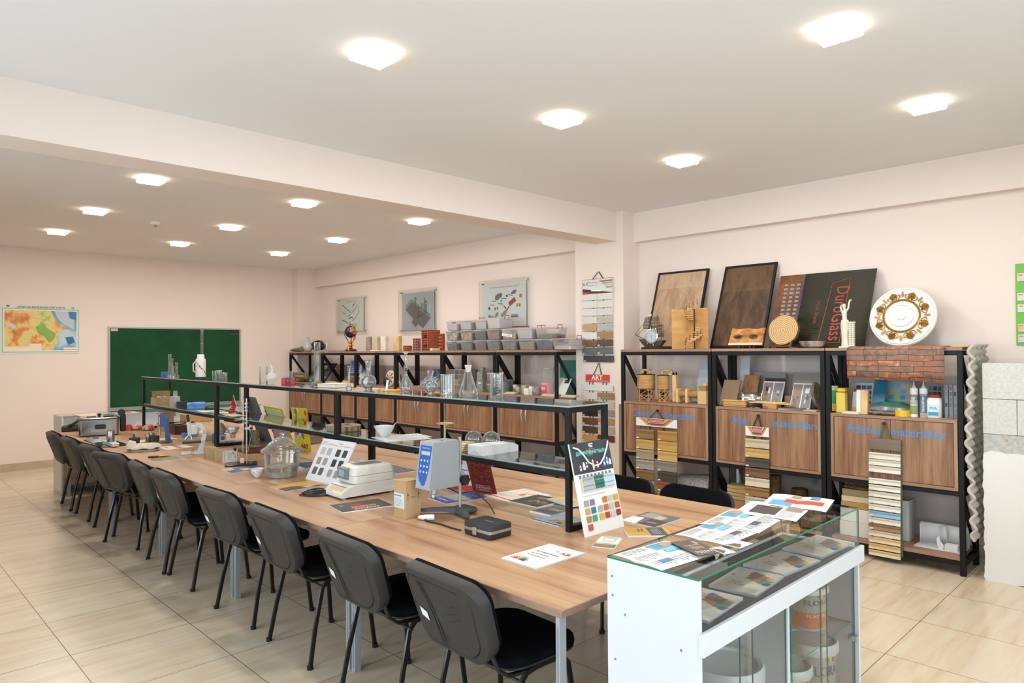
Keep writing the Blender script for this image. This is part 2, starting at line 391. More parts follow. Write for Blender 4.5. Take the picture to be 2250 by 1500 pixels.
# ================================================================ steel and glass display frames that stand on the tables
STEEL = mat('black_steel', '#0b0c0e', 0.5, spec=.3)
GLS = glass('shelf_glass', (0.80, 0.90, 0.87), 1.3)
GEDGE = mat('glass_edge_green', '#8a9f97', 0.2)
FY0, FY1, FZ, FM = 2.463, 2.765, 1.318, 1.012
fx = [-2.14, -4.262, -6.385, -8.49]
fw = ['over the end by the white showcase', 'over the middle of the tables', 'over the chalkboard end']
for i in range(3):
    xr, xl = fx[i], fx[i+1]+.004
    t = thing('display_shelf', 'black steel two-tier frame with glass shelves, %s' % fw[i], 'shelf', ((xl+xr)/2, FY0, TZ), 0, 'glass shelf frames on the tables')
    w2 = (xr-xl)/2; D = FY1-FY0; q = .027; zt = FZ-TZ-.008; zm = FM-TZ-.007
    for sx in (-1, 1):
        for y in (0, D-q):
            x0, x1 = (w2-q, w2) if sx > 0 else (-w2, -w2+q)
            MB().bbox(x0, x1, y, y+q, 0, zt, STEEL, .002).build('post', t)
        x0, x1 = (w2-q, w2) if sx > 0 else (-w2, -w2+q)
        for z in (0, zm-q, zt-q): MB().box(x0+.001, x1-.001, q, D-q, z, z+q-.001, STEEL).build('cross_rail', t, smooth=False)
    for y in (0, D-q):
        for z in (zm-q, zt-q): MB().box(-w2+q, w2-q, y+.001, y+q-.001, z, z+q-.001, STEEL).build('rail', t, smooth=False)
    for nm, z in (('glass_shelf', zm), ('glass_top', zt)):
        e = 0.006 if nm == 'glass_top' else -.012; m = MB()
        g0, g1, h0, h1 = -w2-(e if i == 2 else -.001), w2+(e if i == 0 else -.001), -e, D+e
        m.add([(g0, h0, z+.008), (g1, h0, z+.008), (g1, h1, z+.008), (g0, h1, z+.008)], [(0, 1, 2, 3)], GLS)
        m.add([(g0, h0, z), (g1, h0, z), (g1, h1, z), (g0, h1, z), (g0, h0, z+.0079), (g1, h0, z+.0079), (g1, h1, z+.0079), (g0, h1, z+.0079)],
              [(0, 1, 5, 4), (1, 2, 6, 5), (2, 3, 7, 6), (3, 0, 4, 7)], GEDGE)
        m.build(nm, t, smooth=False)

# ================================================================ wall shelving with cabinets
RW = wood('rack_walnut', [(0.36, '#553523'), (0.50, '#765038'), (0.62, '#8c684d'), (0.80, '#a3805f')], 'Z', 1.6, 0.45, planks=(2.0, 0.13, 0.3))
RE = wood('rack_walnut_edge', [(0.3, '#866450'), (0.8, '#9a7760')], 'X', 1.0, 0.45)
RS = wood('rack_walnut_side', [(0.3, '#6f4d37'), (0.55, '#8f6e54'), (0.8, '#a88a6d')], 'Z', 1.2, 0.45)
BLUE = mat('blue_lettering', '#1c86d4', 0.5)
GAP = mat('dark_gap', '#1b1411', 0.9)
HAND = mat('satin_handle', '#b9b6b0', 0.3, 0.8)
RY, RD = 5.552, 0.395
def rack(name, label, xl, xr, words_=None, handles=True, group='steel wall racks'):
    t = thing(name, label, 'shelving', ((xl+xr)/2, RY, 0), 0, group)
    w2 = (xr-xl)/2-.004; q = .034
    for sx in (-1, 1):
        for y in (0, RD-q):
            x0, x1 = (w2-q, w2) if sx > 0 else (-w2, -w2+q)
            MB().bbox(x0, x1, y, y+q, 0, 1.559, STEEL, .002).build('post', t)
        xm = (w2-q/2)*sx
        for (z0, z1) in ((1.53, 1.09), (.55, .135), (1.05, .60)):
            a = Vector((xm, q, z0-.01)); bb = Vector((xm, RD-q, z1)); dd = (bb-a).normalized(); nn = Vector((0, -dd.z, dd.y))*.016
            m = MB(); m.loft([[tuple(a+nn+Vector((-.012, 0, 0))), tuple(a+nn+Vector((.012, 0, 0))), tuple(a-nn+Vector((.012, 0, 0))), tuple(a-nn+Vector((-.012, 0, 0)))],
                    [tuple(bb+nn+Vector((-.012, 0, 0))), tuple(bb+nn+Vector((.012, 0, 0))), tuple(bb-nn+Vector((.012, 0, 0))), tuple(bb-nn+Vector((-.012, 0, 0)))]], STEEL)
            m.build('brace', t, smooth=False)
        for z in (1.525, .548, .07): MB().box(xm-q/2+.001, xm+q/2-.001, q, RD-q, z, z+q-.002, STEEL).build('side_rail', t, smooth=False)
    for y in (0, RD-q):
        for z in (1.525, .548, .07): MB().box(-w2+q, w2-q, y+.001, y+q-.001, z, z+q-.002, STEEL).build('rail', t, smooth=False)
    MB().bbox(-w2, w2, -.002, RD, 1.56, 1.583, RE, .001).build('top_board', t)
    MB().bbox(-w2+q*.0, w2, .001, RD-.001, .106, .13, RE, .001).build('lower_shelf', t) if False else MB().box(-w2+q, w2-q, .002, RD-.002, .105, .13, RE).build('lower_shelf', t, smooth=False)
    cw = w2-q-.002; z0, z1, k = .584, 1.076, .022
    m = MB(); m.box(-cw, cw, -.004, RD-.01, z1-k, z1, RE); m.box(-cw, cw, -.004, RD-.01, z0, z0+k, RE)
    m.box(-cw, -cw+k, -.004, RD-.01, z0+k, z1-k, RS); m.box(cw-k, cw, -.004, RD-.01, z0+k, z1-k, RS); m.box(-cw+k, cw-k, .02, RD-.012, z0+k, z1-k, GAP)
    m.build('cabinet_body', t, smooth=False)
    for sx in (-1, 1):
        x0, x1 = (-cw+k+.003, -.0015) if sx < 0 else (.0015, cw-k-.003)
        m = MB(); m.bbox(x0, x1, .0, .016, z0+k+.003, z1-k-.003, RW, .001)
        if words_:
            s, px_, wd, sz, dz = words_[0 if sx < 0 else 1]
            if s: m.text(s, sz, BLUE, Tr(px_*cw, -.0006, z1-.14+dz) @ UPR, width=wd)
        dr = m.build('door', t)
        if handles:
            xh = sx*.035; pts = [(xh, .0, .77+.0), (xh, -.02, .79), (xh+sx*.0, -.03, .84), (xh, -.03, .87), (xh, -.02, .92), (xh, 0, .94)]
            MB().tube(pts, .004, HAND, n=6, rx=.005).build('handle', dr)
    return t
LW = lambda a, wa, b_, wb, sz=.062: ((a, -.42, wa, sz, 0), (b_, .44, wb, sz, 0))
lx = [-11.15, -10.05, -9.03, -8.0, -6.965, -5.965, -4.985]
llab = ['in the far corner, vase on top', 'under the gold globe', 'under the pale stone prisms', 'under the red clay bricks', 'with grey concrete cubes on its middle shelf', 'beside the column, tubs of gravel on top']
lwd = [LW('Bərkidici', .25, 'materiallar', .3), LW('Üzlük', .18, 'materiallar', .3), LW('Keramik', .24, 'materiallar', .32), LW('Keramik', .26, 'materiallar', .33), LW('Betonlar', .25, '', .3), LW('Yapışdırıcı', .3, 'materiallar', .33)]
for i in range(6):
    rack('storage_rack', 'black steel rack with walnut two-door cabinet, %s' % llab[i], lx[i], lx[i+1], lwd[i])
rlab = ['with the ship clock on top', 'with the framed dark floor sample on top', 'draped with the stone pattern sheet']
rwd = [(('İzolyasiya', -.45, .27, .088, .0), ('materialları', .33, .36, .088, -.003)), (('Ağac', -.5, .15, .088, .0), ('materialları', .54, .36, .088, .0)), (('Polimer', -.42, .25, .088, .0), ('materiallar', .42, .36, .088, .0))]
rx_ = [-4.14, -3.145, -2.16, -1.228]
for i in range(3):
    rack('storage_rack', 'black steel rack with walnut two-door cabinet, %s' % rlab[i], rx_[i], rx_[i+1], rwd[i], handles=False)
# ================================================================ chairs
PLA = mat('chair_plastic', '#2e2c2b', 0.5, spec=0.4, bump=(300, 0.15))
FAB = mat('chair_fabric', '#0b0c10', 0.95, spec=0.1, bump=(500, 0.3))
TUB = mat('chair_tube', '#0c0d10', 0.3)
STK = mat('white_sticker', '#dcdcdf', 0.6)
def chair(label, loc, rz, group, sticker=True):
    t = thing('office_chair', label, 'chair', loc, rz, group)
    # seat: cushion over a plastic pan
    out = rrect(.455, .40, .10, 6, 0, .02)
    def ring(k, z, dip=0.0): return [(x*k, .02+(y-.02)*k, z - dip*max(0, (y-.12))*1.2 - .03*max(0, .02-y)/.2*0) for x, y in out]
    MB().loft([ring(.90, .425), ring(.985, .432), ring(.99, .44)], PLA).build('seat_pan', t)
    MB().loft([ring(.985, .441), ring(1.0, .452), ring(.985, .468), ring(.90, .477, .04), ring(.5, .474, .02), ring(.05, .471)], FAB).build('seat', t)
    # backrest shell, bowed around a vertical axis and leaning back
    T = Tr(0, -.225, .485) @ Rx(math.radians(19))
    def bring(k, y, kz=None, n=7):
        o = []
        for x, z in rrect(.47, .30, .075, n, 0, 0):
            z2 = z*(kz or k); x2 = x*k*(1-.10*max(0, -z2)/.15); 
            bow = -.036*(1-(x2/.23)**2)
            zz = z2 + (-.022*(1-(x2/.23)**2) if z < 0 else .018*(1-(x2/.23)**2))*(kz or k)
            o.append((x2, y+bow, zz+.15))
        return o
    m = MB(T)
    m.loft([bring(.02, -.008), bring(.4, -.008), bring(.80, -.008), bring(.815, -.003), bring(.835, -.009), bring(.965, -.007), bring(1, .003), bring(1, .036), bring(.97, .038)], PLA, cap1=False)
    for k, (za, xa, xb) in enumerate(((.20, .03, .11), (.175, .045, .115), (.15, .06, .12))):
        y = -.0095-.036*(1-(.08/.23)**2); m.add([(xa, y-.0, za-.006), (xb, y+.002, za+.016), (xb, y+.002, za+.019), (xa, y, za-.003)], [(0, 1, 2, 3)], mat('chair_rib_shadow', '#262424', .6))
    m.tube([(-.10, -.038, .27), (-.05, -.043, .20), (-.035, -.044, .15), (-.02, -.045, .03)], .0022, PLA, n=5)
    m.tube([(-.085, -.039, .27), (-.03, -.045, .20), (-.01, -.045, .14), (.0, -.045, .03)], .0022, PLA, n=5)
    m.build('back_shell', t)
    MB(T).loft([bring(.95, .034), bring(.985, .036), bring(.99, .05), bring(.94, .062), bring(.5, .066), bring(.02, .066)], FAB).build('back_cushion', t)
    if sticker:
        y0 = -.0095-.036*(1-(.135/.23)**2)-.001; y1 = -.0095-.036*(1-(.075/.23)**2)-.001
        MB(T).add([(-.137, y0, .112), (-.077, y1, .108), (-.077, y1, .145), (-.137, y0, .149)], [(0, 1, 2, 3)], STK).build('sticker', t, smooth=False)
    for s in (-1, 1):
        x = s*.215
        MB().tube([(x*1.1, .185, 0), (x*1.04, .165, .20), (x, .135, .385), (x, .105, .415), (x, .05, .422), (x, -.03, .421), (x, -.08, .412), (x*1.0, -.11, .38), (x*1.04, -.155, .19), (x*1.1, -.19, 0)], .0085, TUB, n=8, rx=.0135).build('leg_frame', t)
        MB().tube([(x*.97, .08, .418), (x*.97, -.10, .418), (x*.97, -.165, .425), (x*.95, -.205, .455), (x*.88, -.232, .53), (x*.85, -.262, .66)], .008, TUB, n=8, rx=.012).build('back_tube', t)
        for y in (-.19, .185): MB().cyl((x*1.1, y, 0), (x*1.1, y, .018), .0155, mat('rubber_foot', '#0a0a0a', .8), n=10).build('foot_cap', t)
    MB().tube([(-.21, .10, .412), (.21, .10, .412)], .008, TUB).build('seat_crossbar', t)
    MB().tube([(-.235, -.11, .388), (.235, -.11, .388)], .006, TUB).build('seat_bolt', t)
    return t
FR = 'chairs along the window side of the tables'
proto = chair('black office chair at the free end of the tables, white sticker low on its shell', (-1.98, 1.885, 0), math.radians(-3), FR)
frow = [(-2.66, -2, 'second chair from the white showcase, white sticker on its shell'), (-3.415, -1, 'third chair from the white showcase, its seat showing behind the steel legs'),
        (-4.12, 3, 'fourth chair from the white showcase, sticker seen edge-on'), (-5.0, -1, 'chair in front of the steel leg below the black cable coil'),
        (-5.51, -4, 'chair squeezed beside its neighbour in line with the notebook and pen'), (-6.36, 15, 'chair turned askew with no sticker on its shell'),
        (-6.93, 4, 'chair in line with the mortar, white sticker low on the back'), (-7.665, 0, 'second chair from the chalkboard end'), (-8.3, -2, 'chair at the chalkboard end of the tables')]
for x, a, l in frow:
    k = dup(proto, (x, 1.885 if a < 10 else 1.855, 0), math.radians(a), 'black office chair, ' + l)
    if a == 15 or x == -8.3:
        for ch in list(k.children):
            if ch.name.startswith('sticker'): bpy.data.objects.remove(ch)
BR = 'chairs along the rack side of the tables'
brow = [(1542, 1078, 'in front of the log planks'), (1380, 1055, 'beside the leaning sample boards'), (1160, 1023, 'behind the standing red catalogue'), (1035, 1003, 'behind the grey viscometer'),
        (885, 981, 'behind the white bowl'), (745, 962, 'behind the rolled grey cloth'), (515, 886, 'behind the clamp stand'), (610, 925, 'behind the colourful catalogue')]
for px, py, l in brow:
    p = HZ(px, py, .80); p.y = max(3.45, min(p.y, 3.62))
    q = HY(px, py, 3.62)
    for sm in seams:
        if abs(q.x-sm) < .31: q.x = sm+(.31 if q.x > sm else -.31)
    dup(proto, (q.x, 3.26, 0), PI+rnd.uniform(-.1, .1), 'black office chair on the rack side, %s' % l, BR)

# ================================================================ glass showcases
WHT = mat('white_laminate', '#d2d4d7', 0.35)
SG = glass('case_glass', (0.955, 0.98, 0.97), 1.0)
GE = mat('cut_glass_edge', '#1f7d62', 0.15)
def pane(m, P, th, n, mg=SG, me=GE):
    """sheet of glass: four corners P, thickness th along n; green cut edges"""
    P = [Vector(p) for p in P]; n = Vector(n)*th; Q = [p+n for p in P]
    m.add([tuple(p) for p in Q], [(0, 1, 2, 3)], mg)
    for i in range(4):
        j = (i+1) % 4; m.add([tuple(P[i]), tuple(P[j]), tuple(Q[j]), tuple(Q[i])], [(0, 1, 2, 3)], me)
SZ = 0.92
t = thing('showcase', 'white laminate showcase with glass top and paint tubs inside, at the tables free end', 'display case', (-1.215, 1.77, 0))
hw, L = .165, 1.262       # half width (x), length (y)
m = MB(); m.bbox(-hw, hw, 0, .016, 0, SZ-.006, WHT, .001)
for px_, pz in ((-hw+.02, .86), (-hw+.022, .80), (-hw+.07, .75), (hw-.06, .70), (-hw+.03, .60)): m.cyl((px_, .0005, pz), (px_, -.001, pz), .004, mat('screw_cap', '#8e949a', .4, .5), n=10)
m.build('end_panel', t)
MB().bbox(-hw, hw, L-.016, L, 0, .76, WHT, .001).build('end_panel', t)
MB().box(-hw, -hw+.012, .016, L-.016, 0, .76, WHT).build('back_panel', t, smooth=False)
MB().box(-hw+.012, hw-.002, .016, L-.016, .05, .068, WHT).build('bottom_board', t, smooth=False)
MB().box(-hw, hw-.01, .6, .616, .068, .735, WHT).build('divider', t, smooth=False)
DG = mat('charcoal_cloth', '#36393e', .9)
MB().box(-hw+.012, hw-.004, .016, L-.016, .735, .752, DG).build('display_deck', t, smooth=False)
MB().bbox(hw, hw+.016, -.004, L+.012, .70, .765, WHT, .0015).build('front_rail', t)
m = MB(); pane(m, [(-hw, 0, SZ-.006), (hw, 0, SZ-.006), (hw, L, SZ-.006), (-hw, L, SZ-.006)], .006, (0, 0, 1)); m.build('glass_top', t, smooth=False)
m = MB(); pane(m, [(hw-.006, .017, .76), (hw-.006, L, .76), (hw-.006, L, SZ-.007), (hw-.006, .017, SZ-.007)], .006, (1, 0, 0)); m.build('glass_front', t, smooth=False)
m = MB(); pane(m, [(-hw, L-.006, .76), (hw-.007, L-.006, .76), (hw-.007, L-.006, SZ-.007), (-hw, L-.006, SZ-.007)], .006, (0, 1, 0)); m.build('glass_end', t, smooth=False)
m = MB(); pane(m, [(-hw+.001, .017, .76), (-hw+.001, L-.007, .76), (-hw+.001, L-.007, SZ-.007), (-hw+.001, .017, SZ-.007)], .005, (1, 0, 0)); m.build('glass_back', t, smooth=False)
for k, (y0, y1, dx) in enumerate(((.018, .33, .0), (.27, .598, -.012), (.618, .93, 0), (.90, L-.018, -.012))):
    m = MB(); pane(m, [(hw-.008+dx, y0, .075), (hw-.008+dx, y1, .075), (hw-.008+dx, y1, .70), (hw-.008+dx, y0, .70)], .005, (1, 0, 0)); m.build('sliding_glass_door', t, smooth=False)
m = MB(); pane(m, [(-hw+.012, .617, .44), (hw-.03, .617, .44), (hw-.03, L-.017, .44), (-hw+.012, L-.017, .44)], .005, (0, 0, 1)); m.build('glass_shelf', t, smooth=False)
MB().box(hw-.02, hw+.002, L-.05, L-.025, .38, .40, HAND).build('door_lock', t, smooth=False)
# the far showcase below the chalkboard
zt = .872
a = HZ(138, 916, zt); 
t = thing('showcase', 'white showcase with a glass top below the chalkboard, behind the steel fryer', 'display case', (-9.05, 1.80, 0))
m = MB(); m.box(-.4, 0, 0, .018, 0, zt-.008, WHT); m.build('end_panel', t, smooth=False)
MB().box(-.4, 0, 2.3, 2.318, 0, zt-.008, WHT).build('end_panel', t, smooth=False)
MB().box(-.4, -.385, .018, 2.3, 0, zt-.008, WHT).build('back_panel', t, smooth=False)
MB().box(-.38, -.02, .018, 2.3, .6, .618, WHT).build('deck', t, smooth=False)
MB().box(-.02, 0, .018, 2.3, .10, .62, wood('case_walnut', WAL, 'Y', 1.0)).build('front_board', t, smooth=False)
m = MB(); pane(m, [(-.4, 0, zt-.006), (0, 0, zt-.006), (0, 2.318, zt-.006), (-.4, 2.318, zt-.006)], .006, (0, 0, 1)); m.build('glass_top', t, smooth=False)
# ================================================================ drawing helpers for printed things
def PRJ(P):
    d = Vector(P)-CAM; z = d.dot(FWD); return (1125+FPX*d.dot(RIGHT)/z, 750-FPX*d.dot(UP)/z)
def wd(loc, fpx, spx=None, rz=0.0):
    """sizes of an object at loc whose front face shows fpx and whose side face spx pixels wide"""
    a = PRJ(loc); L = Vector(loc)
    ex = abs(PRJ(L+Vector((math.cos(rz), math.sin(rz), 0))*.05)[0]-a[0])/.05; ey = abs(PRJ(L+Vector((-math.sin(rz), math.cos(rz), 0))*.05)[0]-a[0])/.05
    w = fpx/max(ex, 1e-3)
    return (w, spx/max(ey, 1e-3)) if spx is not None else w
def draw(m, T, w, h, items, e=0.0003):
    """paints items on the sheet w by h metres in the XY plane of T; u, v run 0..1"""
    for k, it in enumerate(items):
        z = e*(1+.15*k); q = it[0]
        if q == 'r': m.add([(it[1]*w, it[2]*h, z), (it[3]*w, it[2]*h, z), (it[3]*w, it[4]*h, z), (it[1]*w, it[4]*h, z)], [(0, 1, 2, 3)], it[5], T)
        elif q == 'p': m.add([(u*w, v*h, z) for u, v in it[1]], [tuple(range(len(it[1])))], it[2], T)
        elif q == 't': m.text(it[3], it[4], c(it[5]) if isinstance(it[5], str) else it[5], T @ Tr(it[1]*w, it[2]*h, z), width=(it[6]*w if len(it) > 6 and it[6] else None), bold=it[7] if len(it) > 7 else 0)
        elif q == 'c': m.add([(it[1]*w+it[3]*math.cos(a*PI/9), it[2]*h+(it[5] if len(it) > 5 else it[3])*math.sin(a*PI/9), z) for a in range(18)], [tuple(range(18))], it[4], T)
        elif q == 'l':
            P = [Vector((u*w, v*h, z)) for u, v in it[1]]
            for a, b_ in zip(P, P[1:]):
                d = (b_-a).normalized(); n = Vector((-d.y, d.x, 0))*it[2]/2
                m.add([tuple(a-n), tuple(b_-n), tuple(b_+n), tuple(a+n)], [(0, 1, 2, 3)], it[3], T)
        elif q == 'g':
            r = random.Random(int(1000*it[1]+77*it[2])); n = it[5]
            for i in range(n):
                v0 = it[4]+(it[2]-it[4])*(i+.25)/n; v1 = it[4]+(it[2]-it[4])*(i+.7)/n; u1 = it[1]+(it[3]-it[1])*r.uniform(.6, 1)
                m.add([(it[1]*w, v1*h, z), (u1*w, v1*h, z), (u1*w, v0*h, z), (it[1]*w, v0*h, z)], [(0, 1, 2, 3)], it[6], T)
def frame_T(o, X, Y):
    """matrix of a sheet: origin o, along X, up the sheet along Y (made square to X)"""
    x = X.normalized(); y = (Y - x*Y.dot(x)).normalized(); n = x.cross(y)
    return Matrix(((x.x, y.x, n.x, o.x), (x.y, y.y, n.y, o.y), (x.z, y.z, n.z, o.z), (0, 0, 0, 1)))
def sheet(name, label, cat, cs, z, th, base, items=(), group=None, edge=None, wavy=0.0, free=False):
    """printed sheet or booklet lying on the plane z; cs = pixels of its corners (lower left, lower right, upper right, upper left of the reading)"""
    P = [HZ(px, py, z) for px, py in cs]; o = (P[0]+P[1]+P[2]+P[3])/4
    X = ((P[1]-P[0])+(P[2]-P[3]))/2; Y = ((P[3]-P[0])+(P[2]-P[1]))/2
    T0 = frame_T(Vector((0, 0, 0)), X, Y); w = X.length; h = abs(Y.dot(Vector(T0.col[1][:3])))
    T = T0 @ Tr(-w/2, -h/2, 0)
    if (T.to_3x3() @ Vector((0, 0, 1))).z < 0: print('FLIPPED', name, label)
    m = MB(T); m.box(0, w, 0, h, 0, th, edge or base); m.flat(.0005, w-.0005, .0005, h-.0005, base, th+.0001)
    draw(m, Tr(0, 0, th), w, h, items)
    return solo(m, name, label, cat, (o.x, o.y, z), 0, group, smooth=False)
def panel_at(name, label, cat, BL, BR, TL, th, base, items=(), group=None, edge=None, fr=None, extra=None):
    """upright or leaning board: three corner points in the room"""
    BL, BR, TL = Vector(BL), Vector(BR), Vector(TL); X = BR-BL; Y = TL-BL
    T = frame_T(Vector((0, 0, 0)), X, Y); w = X.length; h = abs(Y.dot(Vector(T.col[1][:3])))
    m = MB(T); m.box(0, w, 0, h, -th, 0, edge or base); m.flat(.0005, w-.0005, .0005, h-.0005, base, .0001)
    if fr:
        q, mm = fr
        for a in ((0, w, 0, q), (0, w, h-q, h), (0, q, q, h-q), (w-q, w, q, h-q)): m.box(a[0], a[1], a[2], a[3], -th-.002, .004, mm)
    draw(m, Matrix.Identity(4), w, h, items)
    if extra: extra(m, w, h)
    return solo(m, name, label, cat, BL, 0, group, smooth=False)
def lean(name, label, cat, bl, br, tl, yb, yt, zb, th, base, **kw):
    """board that stands on zb at depth yb and leans back to depth yt; pixels of three corners"""
    p = HY(bl[0], bl[1], yb); q = HY(br[0], br[1], yb); r = HY(tl[0], tl[1], yt)
    zb += .0008+th*(yt-yb)/max(r.z-zb, .05)
    BL = Vector((p.x, yb, zb)); BR = Vector((q.x, yb, zb)); TL = Vector((p.x, yt, r.z))
    return panel_at(name, label, cat, BL, BR, TL, th, base, **kw)
def blk(name, label, cat, px0, px1, px2, ytop, y, z, m, group=None, T=None, smooth=False, extra=None, b=.003):
    """axis-aligned block standing at depth y on z: px0..px1 front face, px1..px2 side face, ytop = pixel row of its top"""
    p = HY(px0, 780, y); q = HY(px1, 780, y); w = q.x-p.x; loc = Vector((q.x, y, z)); d = wd(loc, 10, max(px2-px1, 1))[1]
    h = HY((px0+px1)/2, ytop, y).z - z
    mb = MB(); mb.bbox(-w, 0, 0, d, 0, h, m, min(b, .2*min(w, d, h)))
    if extra: extra(mb, w, d, h)
    return solo(mb, name, label, cat, (q.x, y, z), 0, group, smooth=smooth)

# ================================================================ the wall below the soffit and the chalkboard wall
BLK = mat('matte_black', '#17181a', .55)
GRY = '#7d7f80'
fx_ = X0
# chalkboard
ch = thing('chalkboard', 'green chalkboard in an aluminium frame on the far wall', 'chalkboard', (fx_, 2.85, .755))
CB = speckle('chalkboard_green', [(0.3, '#0d3d22'), (0.7, '#124a2b')], 3, .95); ALU = mat('aluminium_frame', '#a9aba6', .4, .4)
MB().box(.004, .018, .02, 1.94, .02, 1.20, CB).build('board_surface', ch, smooth=False)
m = MB()
for a in ((0, 1.96, 0, .022), (0, 1.96, 1.195, 1.217), (0, .022, .022, 1.195), (1.938, 1.96, .022, 1.195)): m.box(0, .026, a[0], a[1], a[2], a[3], ALU)
m.build('frame', ch, smooth=False)
MB().box(.0, .06, .0, 1.96, -.022, -.002, ALU).build('chalk_tray', ch, smooth=False)
MB().box(.018, .0195, .035, .125, 1.15, 1.19, '#b9bcae').build('label_sticker', ch, smooth=False)
m = MB(); m.box(.018, .0192, 1.78, 1.93, 1.12, 1.195, '#1c1f1d'); m.box(.0192, .0195, 1.785, 1.925, 1.125, 1.128, '#7d8a80'); m.build('corner_sticker', ch, smooth=False)
# wall map: relief colours from noise, sea in the east
def map_mat():
    m = mat('relief_map_print', '#d9b36a', .5); nt, nd, lk, b = nodes(m)
    tc = nd.new('ShaderNodeTexCoord'); n = nd.new('ShaderNodeTexNoise'); n.inputs['Scale'].default_value = 4.5; n.inputs['Detail'].default_value = 9; n.inputs['Roughness'].default_value = .6
    lk.new(tc.outputs['Object'], n.inputs['Vector'])
    r = ramp(nd, [(0.34, '#8db25c'), (0.43, '#cfcf7c'), (0.52, '#e7c27a'), (0.60, '#d48a3c'), (0.70, '#b5602a')]); lk.new(n.outputs['Fac'], r.inputs['Fac'])
    lk.new(r.outputs['Color'], b.inputs['Base Color']); return m
SEA = speckle('sea_print', [(0.35, '#3f83a6'), (0.5, '#6faac4'), (0.62, '#b6cfd8')], 3.0, .5)
T = Tr(fx_+.006, 1.563, 1.578) @ Rz(PI/2) @ UPR
m = MB(T); w_, h_ = .932, .675; m.box(0, w_, 0, h_, -.004, 0, '#d9dcd4')
draw(m, Matrix.Identity(4), w_, h_, [('r', .02, .03, .98, .925, '#9cb9a6'), ('r', .035, .05, .965, .905, '#e3e5dd'), ('r', .05, .07, .95, .885, map_mat()),
    ('p', [(.62, .885), (.66, .75), (.72, .62), (.80, .56), (.86, .54), (.80, .52), (.74, .46), (.70, .38), (.72, .26), (.66, .16), (.65, .07), (.95, .07), (.95, .885)], SEA),
    ('p', [(.66, .885), (.72, .70), (.80, .60), (.92, .50), (.92, .885)], '#b9c6cc'), ('p', [(.84, .885), (.86, .74), (.95, .70), (.95, .885)], '#3d7fa6'), ('p', [(.80, .34), (.90, .36), (.93, .24), (.84, .18)], '#2f6f9a'),
    ('p', [(.42, .55), (.52, .60), (.60, .50), (.68, .42), (.66, .30), (.60, .22), (.54, .34), (.46, .42)], '#86ad4b'), ('p', [(.10, .62), (.16, .60), (.20, .52), (.14, .50), (.12, .56)], '#b9cbe0'),
    ('r', .05, .07, .50, .15, '#ecdcc9'), ('r', .35, .15, .50, .21, '#ecdcc9'), ('r', .78, .07, .95, .13, '#efe4d0'), ('r', .78, .085, .95, .095, '#c56a3a'),
    ('l', [(.05, .80), (.15, .74), (.24, .66), (.34, .60), (.42, .48), (.50, .40), (.38, .28), (.30, .16)], .003, '#8a6a55'), ('l', [(.26, .885), (.33, .78), (.44, .72), (.58, .70), (.66, .62)], .003, '#8a6a55'),
    ('t', .5, .935, 'AZƏRBAYCAN RESPUBLİKASININ FİZİKİ XƏRİTƏSİ', .034, '#2f3338', .60, .0006),
    ('r', .07, .945, .11, .957, '#3f9d5f'), ('r', .07, .957, .11, .969, '#c13b45'), ('r', .07, .969, .11, .98, '#3b6fb5'), ('c', .90, .955, .017, '#a8463c'), ('c', .90, .955, .010, '#d6d9cf')])
o = m.build('wall_map', smooth=False); tag(o, 'colour relief map with a titled white border on the far wall', 'map')
# three posters behind acrylic panels with steel stand-offs
ACR = glass('acrylic_sheet', (.97, .985, .975), 1.0)
def poster(label, x0, x1, z0, z1, base, items, pb):
    t = thing('framed_poster', label, 'poster', (x0, Y1-.002, z0), 0, 'acrylic framed posters on the long wall'); w = x1-x0; h = z1-z0
    m = MB(); pane(m, [(0, -.034, 0), (w, -.034, 0), (w, -.034, h), (0, -.034, h)], .005, (0, -1, 0), ACR, mat('acrylic_edge', '#a8b59a', .2)); m.build('acrylic_panel', t, smooth=False)
    m = MB(); a0, a1, b0, b1 = pb; m.box(a0*w, a1*w, -.018, -.016, b0*h, b1*h, base)
    draw(m, Tr(a0*w, -.018, b0*h) @ UPR, (a1-a0)*w, (b1-b0)*h, items); m.build('print', t, smooth=False)
    for x in (.05*w, .95*w):
        for z in (.06*h, .94*h): MB().cyl((x, 0, z), (x, -.045, z), .011, HAND, n=10).build('standoff', t)
D, G1, G2 = '#3c4043', '#2d7a4a', '#8d9397'
it1 = [('r', .30, .95, .72, .965, '#d58b86'), ('l', [(.17, .86), (.32, .74), (.48, .62)], .012, D), ('l', [(.52, .58), (.66, .70), (.78, .82)], .01, D), ('l', [(.56, .80), (.66, .88)], .02, '#6c7074'), ('l', [(.82, .76), (.80, .58), (.70, .44), (.56, .34)], .012, '#6c7074'),
       ('l', [(.17, .62), (.30, .56)], .012, '#7a7f80'), ('l', [(.36, .48), (.48, .54)], .012, D), ('l', [(.15, .38), (.30, .32), (.38, .26)], .018, '#6c7074'), ('l', [(.42, .40), (.50, .46), (.58, .42)], .018, D)] + [('c', .17+.09*k, .86-.085*k, .012, '#6c7074') for k in range(4)] + [('g', .40, .10, .80, .24, 5, '#7c8080')]
poster('smaller acrylic-framed poster of a grey line diagram, behind the gold globe', -10.56, -9.63, 1.885, 2.485, '#e6ebe2', it1, (.06, .90, .05, .92))
